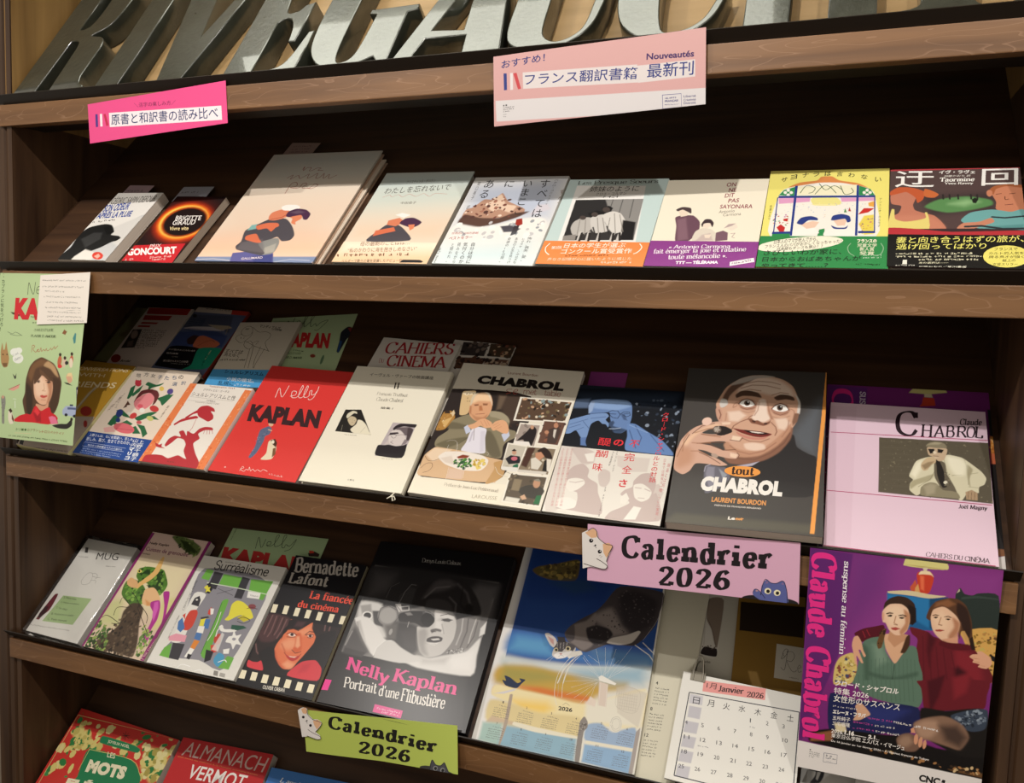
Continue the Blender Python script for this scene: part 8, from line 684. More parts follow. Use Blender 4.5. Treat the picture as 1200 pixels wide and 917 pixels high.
leaf = sheet('leaflet', 'pale green leaflet of a long-haired woman in red, hanging at the far left', 'pale green leaflets', place(1, -1268.6, -272.7, 0.2, 0.0, tilt=0.1309, oy=-0.0050, oz=0.0000), 196.6, 268.6, 'b9cf9c',
  [['W','26261f',0.99,[273,934,270,1014,296,971,324,940,329,1018]],['W','26261f',0.99,[346,965,371,970,368,990,350,981,350,950,375,944,396,961]],['T','d02c34','KAPLAN','X',[43.8,192.7,152.4,1.0,-2.0,35.5]],['V','3a4a2a','ネリー・カプランに気をつけろ！','m',[5.4,289.8,12.9,-118.2,8.2,0.1]],['P','3c4a30',1.0,[136,818,187,815,230,802,217,791,158,804]],['D','3a4a2a',[80.4,196.4,17.3,-0.2,0.1,2.9],164],['D','3a4a2a',[85.7,187.1,44.8,0.8,0.0,2.9],165],['T','4a5a3a','CHARLES ET LUCIE','r',[91.4,174.7,42.2,1.5,-0.2,4.3]],['T','3a4a2a','PLAISIR D’AMOUR','f',[85.8,165.1,54.9,1.1,-0.1,4.3]],['W','b04a34',0.81,[364,564,366,608,387,603,374,585,400,566,413,581,424,587,414,572,434,573,442,597,450,574,467,586,480,578,490,593,499,579,518,588,528,598,537,586,557,610,563,594,587,617]],['W','7a8a6a',0.87,[130,688,177,676,205,688,266,667]],['W','7a8a6a',0.74,[157,672,218,666,258,670]],['P','8a5a3a',0.8,[610,695,626,721,638,713,651,708,638,686]],['P','4a8a8a',1.0,[705,668,719,703,730,697,732,640,719,633]],['P','b08a5a',1.0,[88,554,94,614,110,570,122,574,128,622,147,572,170,514,163,463,132,454,103,482]],['P','7a5a3a',1.4,[111,482,160,485,157,461,127,457]],['P','2a1c14',0.7,[117,538,117,536,116,535,113,534,110,534,108,534,106,536,105,538,105,540,107,541,109,542,112,542,114,542,116,540]],['P','2a1c14',0.7,[154,540,153,538,152,536,150,536,147,536,144,536,142,538,142,540,142,541,143,543,146,544,148,544,151,543,153,542]],['G','eef0e6',[262,560,259,548,248,538,231,533,212,532,193,536,180,544,174,556,176,567,188,577,204,582,224,584,242,579,256,571]],['G','eef0e6',[280,571,278,562,270,554,258,550,244,549,231,552,221,559,216,568,218,577,226,584,238,588,253,589,266,586,276,579]],['G','eef0e6',[297,521,294,507,283,495,264,488,243,487,223,492,208,502,202,516,204,530,216,542,234,549,256,550,276,544,290,534]],['T','4a5a6a','Sweet','h',[50.5,131.9,12.4,5.0,-1.5,3.6]],['T','4a5a6a','Baby','h',[56.6,124.2,13.1,6.5,-1.6,4.3]],['P','3c3a34',0.8,[214,418,240,402,249,424,250,388,238,384]],['P','e0a090',1.0,[192,314,230,332,287,354,282,329,234,307]],['K','7a2a24',0.74,0.5,[192,314,246,335,287,352]],['P','c06a4a',1.0,[631,518,628,502,623,489,616,482,608,483,601,490,597,503,596,519,599,535,604,548,612,554,619,554,626,546,630,534]],['P','3a2820',1.0,[625,561,624,556,622,552,618,549,612,549,608,551,604,555,602,560,603,565,605,569,610,571,614,571,620,569,623,566]],['P','d8c0a8',1.0,[671,514,668,499,663,486,656,480,648,480,642,488,638,500,637,516,639,532,645,544,652,551,660,551,666,544,670,530]],['P','3a2820',1.0,[668,542,667,537,664,532,660,530,655,530,650,532,646,536,645,540,645,546,648,550,652,552,657,552,662,550,666,546]],['P','c0604a',1.0,[728,523,726,508,720,495,713,488,706,489,699,496,695,509,694,525,697,541,702,553,710,560,717,559,723,552,727,539]],['P','3a2820',1.0,[722,570,722,565,719,561,715,558,710,558,705,560,702,564,700,568,700,574,703,578,707,580,712,580,717,578,720,574]],['P','d83a3a',1.0,[639,488,638,482,633,478,626,475,617,474,609,476,603,480,601,486,602,492,606,496,614,499,622,499,630,497,636,493]],['P','2c2a2a',1.0,[690,512,690,506,686,502,680,499,674,498,667,500,662,505,660,510,661,516,665,520,670,523,677,523,683,521,688,517]],['P','e9d8c0',1.3,[726,514,726,500,724,489,718,483,712,482,705,488,699,499,696,512,696,525,698,536,704,542,710,543,717,537,723,527]],['P','d8a888',1.0,[682,420,688,441,716,450,737,430,732,394,706,386]],['P','e9d09a',1.0,[685,427,694,447,725,452,741,402,722,429]],['P','26221e',0.8,[667,390,706,386,741,371,688,378]],['P','3a3458',0.8,[774,362,783,370,795,349,798,280,786,279]],['P','2a2038',0.8,[800,378,820,372,827,288,810,278]],['P','d8d0c8',0.7,[782,348,800,350,800,322,786,321]],['P','a9b4d0',0.8,[676,212,689,230,706,242,800,244,808,204,808,183,686,185]],['P','5a648a',0.6,[716,235,791,237,793,224,718,221]],['P','20202a',0.6,[723,188,722,184,719,180,714,178,708,177,703,178,698,182,697,186,697,190,700,194,706,196,711,196,717,195,721,192]],['P','20202a',0.6,[792,184,792,180,789,176,784,174,778,174,772,175,768,178,767,182,767,187,770,190,776,193,781,193,787,192,791,188]],['P','3a4256',0.6,[733,254,760,256,762,244,734,243]],['P','c05a7a',1.0,[562,150,590,188,630,170,650,129,599,122]],['P','e8a0b8',1.0,[576,152,598,167,616,134,589,124]],['P','2c2826',1.0,[600,111,665,127,721,132,751,158,765,152,763,124,725,100,654,98]],['P','2a1c18',0.6,[769,163,769,158,766,154,762,152,757,152,752,153,749,157,747,162,748,166,750,170,754,173,759,173,764,172,768,168]],['P','8a8a80',1.0,[131,257,144,268,167,266,177,223,173,165,180,93,159,94,147,178]],['Q',['5a5a54','aaaaa0'],[132,250,169,252,179,122,155,120],20,[0.44,1.02],3],['P','c89a80',0.7,[159,263,158,258,156,255,151,252,146,252,140,254,137,257,135,261,135,266,138,270,143,272,148,272,153,270,157,267]],['P','e6dcc8',1.0,[208,175,222,190,239,170,265,128,259,99,230,94,211,124]],['P','3a2418',1.0,[207,182,226,195,244,177,230,162]],['P','6a4428',1.0,[240,162,263,128,262,106,243,126]],['K','e6eee0',0.74,0.5,[241,257,267,256]],['K','e6eee0',1.24,0.7,[259,243,265,200]],['P','5a3f2c',1.5,[338,210,325,252,340,304,338,390,361,470,399,512,455,536,505,524,566,502,611,455,648,387,645,309,638,252,617,201,591,178,522,187,448,168,407,140,372,148,353,175]],['P','7a5638',6.3,[353,420,383,486,456,526,517,507,482,484,416,459,388,378]],['P','c09a70',4.0,[482,484,516,514,578,482,616,420,585,432,542,466]],['P','3a2a1e',6.4,[342,361,396,329,415,258,416,180,391,149,364,204]],['P','4a3424',4.0,[569,410,638,393,640,308,623,223,589,192,564,233,582,319]],['P','e6b494',1.5,[408,380,422,424,447,454,508,428,561,396,577,354,574,304,552,253,516,236,476,241,438,267,418,308]],['P','f2cdb0',9.0,[420,366,462,411,516,372,534,316,490,284,439,296]],['P','c08a6a',4.0,[524,386,567,389,574,304,552,253,534,245,548,317]],['P','d8a080',2.0,[447,239,517,230,552,253,548,210,502,196,451,211]],['P','5a3f2c',2.0,[410,437,435,467,477,448,471,419,446,389,425,366,410,365]],['P','5a3f2c',2.0,[476,455,558,424,582,383,542,394,501,414]],['P','6a4a34',2.1,[450,461,508,428,552,395,533,390,491,416,460,426]],['P','5a4438',1.5,[432,381,451,388,467,380,448,371]],['P','4a382e',1.5,[515,382,543,391,558,381,536,373]],['K','6a4a38',0.77,0.7,[426,388,463,390]],['K','5a4030',0.75,0.7,[509,391,552,392]],['K','c08a6c',0.73,1.9,[497,370,507,336,489,324,518,324]],['P','c8544a',1.5,[474,291,493,298,508,294,531,298,537,291,510,279,485,281]],['K','8a2e2a',0.34,0.5,[474,288,537,292]],['K','c08a6c',0.73,2.4,[487,266,526,267]],['P','d0242c',0.6,[266,125,311,154,369,169,408,168,431,216,449,225,492,196,538,217,566,222,584,192,620,180,642,154,571,116,435,117,272,112]],['P','a81c26',4.1,[426,180,483,192,502,129,464,122]],['P','e83a40',2.9,[450,218,484,184,468,162,435,188]],['K','901820',0.5,0.7,[493,192,498,122]],['P','e87a9a',1.5,[564,162,592,171,622,166,646,126,590,118]],['T','4a6a3a','ネ','m',[71.4,13.7,4.9,0.4,-0.1,4.0]],['T','4a6a3a','リ','m',[77.8,14.0,4.9,0.4,0.0,4.0]],['T','4a6a3a','ー','m',[84.2,14.3,5.0,0.3,0.0,3.9]],['T','4a6a3a','・','m',[90.6,14.6,4.9,0.3,0.0,3.9]],['T','7a5a34','カ','m',[97.0,14.9,4.9,0.2,0.0,3.9]],['T','7a5a34','プ','m',[103.4,15.2,4.8,0.2,-0.1,3.9]],['T','7a5a34','ラ','m',[109.7,15.5,4.9,0.2,-0.1,3.9]],['T','7a5a34','ン','m',[116.0,15.8,4.9,0.1,-0.1,3.9]],['T','a05a3a','レ','m',[123.5,14.7,4.8,0.0,-0.1,3.9]],['T','a05a3a','ト','m',[129.5,14.7,4.8,0.1,0.0,3.9]],['T','a05a3a','ロ','m',[135.5,14.8,4.9,0.0,0.0,3.9]],['T','a05a3a','ス','m',[141.6,14.9,4.8,0.0,-0.1,3.8]],['T','a05a3a','ペ','m',[147.5,14.9,4.8,0.1,0.0,3.9]],['T','a05a3a','ク','m',[153.5,15.0,4.8,0.0,0.0,3.9]],['T','a05a3a','テ','m',[159.5,15.1,4.7,0.0,-0.1,3.8]],['T','a05a3a','ィ','m',[165.4,15.1,4.7,0.0,0.0,3.9]],['T','a05a3a','ブ','m',[171.3,15.2,4.7,0.0,0.0,3.8]],['K','e0c8a0',0.62,0.7,[280,40,425,46]],['D','3a4a2a',[56.8,3.1,127.3,1.1,0.1,2.9],166]], 'leaflet', thick=0.3, bend=lambda x, y: 3.0 * np.sin(y / 270 * 3.14) * 0.6, cell=1.0)

sheet('note', 'white handwritten note taped over the top corner of the green leaflet', None, place(1, -1170.4, -87.0, 1.1, 0.0578, tilt=0.1309, oy=-0.0050, oz=0.0000), 106.0, 80.0, 'efe6dc',
  [['D','9a948c',[4.7,70.2,93.6,-5.4,0.3,2.9],167],['D','9a948c',[5.5,60.0,88.9,-5.0,0.3,2.9],168],['D','9a948c',[12.4,52.5,41.1,-3.0,0.3,2.9],169],['D','9a948c',[10.7,43.5,78.8,-4.2,0.3,2.9],170],['D','9a948c',[16.3,34.3,66.9,-3.6,0.3,2.9],171],['D','9a948c',[15.1,25.7,77.1,-3.7,0.2,2.9],172],['D','9a948c',[21.5,18.4,69.9,-3.5,0.2,2.8],173],['D','9a948c',[21.1,11.2,73.1,-3.4,0.2,2.9],174],['D','9a948c',[22.5,4.7,76.8,-3.3,0.3,2.9],175],['K','6a655e',0.25,0.5,[242,84,364,81]]], 'note', thick=0.3, bend=lambda x, y: 1.5 + 1.2 * (1 - y / 60))
sheet('sign', 'pink calendar sign with two cartoon cats, on the middle rail', 'calendar signs', place(2, -249.6, -62.3, 0.15, 0.0353, tilt=0.0000, oy=-0.0094, oz=0.0000), 248.0, 70.9, 'd8a9c2',
  [['T','1c161a','Calendrier','S',[42.3,32.4,175.2,2.9,1.2,29.5]],['T','1c161a','2026','S',[87.4,3.3,83.7,3.1,1.9,24.5]],['G','1e1a1c',[991,2,984,-5,962,-12,929,-18,888,-21,845,-22,804,-19,770,-14,749,-8,742,0,750,8,773,16,807,21,848,24,891,24,932,22,964,17,984,10]],['G','58609a',[790,32,797,48,813,46,830,28,844,10,831,-3,804,11,792,21]],['G','58609a',[825,5,829,66,850,99,869,87,893,87,916,101,930,94,938,57,942,-4,842,-2]],['W','20203a',0.68,[792,32,800,48,816,45,836,23,846,10]],['W','20203a',0.68,[825,22,833,69,842,96,850,99,869,86,893,86,919,100,930,88,940,50,942,-1]],['G','efe6c0',[871,48,870,41,866,36,860,32,854,32,848,34,843,38,842,44,843,50,847,56,853,59,859,60,865,58,869,54]],['G','efe6c0',[912,44,911,38,907,32,901,29,895,28,889,30,885,34,883,40,884,47,888,52,894,56,900,56,906,54,911,50]],['G','1c161a',[866,46,865,42,863,38,860,36,856,36,853,37,850,40,850,44,850,47,852,50,856,53,859,53,862,52,865,49]],['G','1c161a',[907,42,906,38,904,35,901,33,898,32,894,34,892,36,891,40,892,44,894,47,897,49,901,49,904,48,906,45]],['G','8a6a90',[845,79,852,94,858,83]],['G','8a6a90',[914,85,922,94,926,82]],['G','b08a90',[814,42,813,40,812,38,810,38,807,37,805,38,803,39,803,41,803,43,805,44,807,46,809,46,811,45,813,44]]], 'sign', thick=0.35, cell=0.6, bend=lambda x, y: 0.5 * np.sin(x / 30), tone=1.12)
sheet('sign', 'yellow-green calendar sign with two cartoon cats, on the lower rail', 'calendar signs', place(3, -658.3, -61.5, 0.15, 0.1135, tilt=0.0000, oy=-0.0094, oz=0.0000), 246.4, 62.5, 'b3c25c',
  [['T','1c1a16','Calendrier','S',[40.5,38.8,173.0,-16.6,4.3,20.0]],['T','1c1a16','2026','S',[87.2,7.8,83.2,-4.2,4.6,18.1]],['G','3a3836',[991,-22,981,-30,958,-35,924,-37,884,-36,842,-31,802,-24,772,-14,753,-4,748,5,759,12,783,18,818,20,858,18,900,13,938,6,968,-4,986,-13]],['G','4a4a50',[752,-21,793,-4,816,-10,821,46,832,56,850,33,880,33,904,52,916,35,935,-23,816,-10]],['G','4a4a50',[816,-21,813,23,829,53,852,32,883,31,903,49,920,19,941,-22,876,-25]],['W','1c1a1c',0.62,[811,-5,829,53,852,32,883,31,903,49,920,19,941,-22]],['G','8a8a8a',[862,14,860,9,856,4,850,1,843,0,838,2,834,6,833,11,835,16,839,21,845,24,852,25,857,24,861,20]],['G','8a8a8a',[907,11,905,6,901,1,895,-2,888,-3,883,-2,879,2,878,8,880,13,884,18,890,21,897,22,903,20,906,16]],['G','2a2a2c',[858,13,857,9,854,6,850,3,846,3,842,4,840,7,839,11,840,15,843,18,847,20,852,21,855,20,858,17]],['G','2a2a2c',[904,10,902,6,899,2,895,0,891,-1,887,0,885,3,884,7,886,11,888,14,892,17,897,17,900,16,903,13]]], 'sign', thick=0.35, cell=0.6, bend=lambda x, y: 0.6 * np.sin(x / 30) + 9 * np.maximum(0, x / 150 - .8) * (1 - y / 50), tone=1.12)
cutout('white cartoon cat at the left end of the pink calendar sign', place(2, -257.6, -45.8, 1.5, 0, tilt=0, oy=-0.0102), [-0.9,42.9,6.7,47.3,13.6,50.5,18.4,46.5,19.8,39.8,25.0,35.9,29.8,32.7,38.2,31.5,34.9,20.8,31.5,12.3,33.3,5.3,30.4,1.4,22.7,1.1,11.9,1.9,1.9,-1.9], [['G','e8b890',[12,174,54,202,74,182,72,158,44,152]],['G','e8b890',[104,129,134,139,153,126,136,83,125,62,109,87]],['G','1c161a',[55,143,56,138,54,134,51,130,46,128,42,127,38,129,35,133,34,138,35,142,38,146,43,148,48,148,52,146]],['G','1c161a',[100,90,100,86,97,82,93,80,88,79,84,80,82,83,80,88,81,92,84,96,88,98,92,99,96,97,99,94]],['G','f4f0f0',[51,142,50,140,50,139,48,138,47,138,46,139,45,140,45,141,45,142,46,144,47,144,48,144,50,144,50,143]],['G','f4f0f0',[96,93,96,91,95,90,94,89,93,89,91,90,90,90,90,92,90,93,91,94,92,95,94,95,95,95,96,94]],['G','1c161a',[72,118,72,117,70,115,68,114,66,114,64,114,63,116,63,117,63,119,64,120,66,122,68,122,70,121,72,120]],['W','1c161a',0.56,[58,114,68,112,71,103]],['W','3a2a2a',0.81,[27,186,51,202,70,189,78,159,119,131,153,126,136,83,126,43]],['W','3a2a2a',0.81,[76,52,108,38,132,21,122,6,94,5,10,18]],['W','8a7a7a',0.37,[88,66,97,73]],['W','8a7a7a',0.37,[95,60,104,68]]])
cutout('white cartoon cat at the left end of the yellow-green calendar sign', place(3, -672.4, -40.7, 1.5, 0, tilt=0, oy=-0.0102), [-0.3,39.3,5.2,44.1,10.2,46.6,16.1,44.6,16.5,37.5,25.8,31.1,34.2,32.8,41.0,29.5,37.4,21.6,30.8,13.0,38.3,9.3,39.0,4.6,31.3,2.3,19.4,4.5,7.8,0.7], [['G','e8b890',[21,170,50,187,64,168,59,148,35,146]],['G','e8b890',[103,116,137,131,162,117,147,90,131,70,114,91]],['G','1c161a',[47,127,46,123,44,119,40,117,36,116,32,117,29,119,28,123,29,126,32,130,36,132,40,133,44,132,46,130]],['G','1c161a',[97,87,96,83,94,80,90,77,86,76,82,77,79,80,78,83,79,87,82,90,85,93,90,94,93,93,96,90]],['G','1c161a',[68,110,68,108,66,106,64,105,62,105,59,105,58,106,57,107,58,109,59,110,61,112,64,112,66,112,68,111]],['W','1c161a',0.56,[52,104,61,101,66,92]],['W','3a2a2a',0.74,[4,166,34,184,62,182,65,150,103,124,162,117,147,84,120,51]],['W','3a2a2a',0.74,[70,57,104,44,152,34,156,18,132,11,64,17]]])
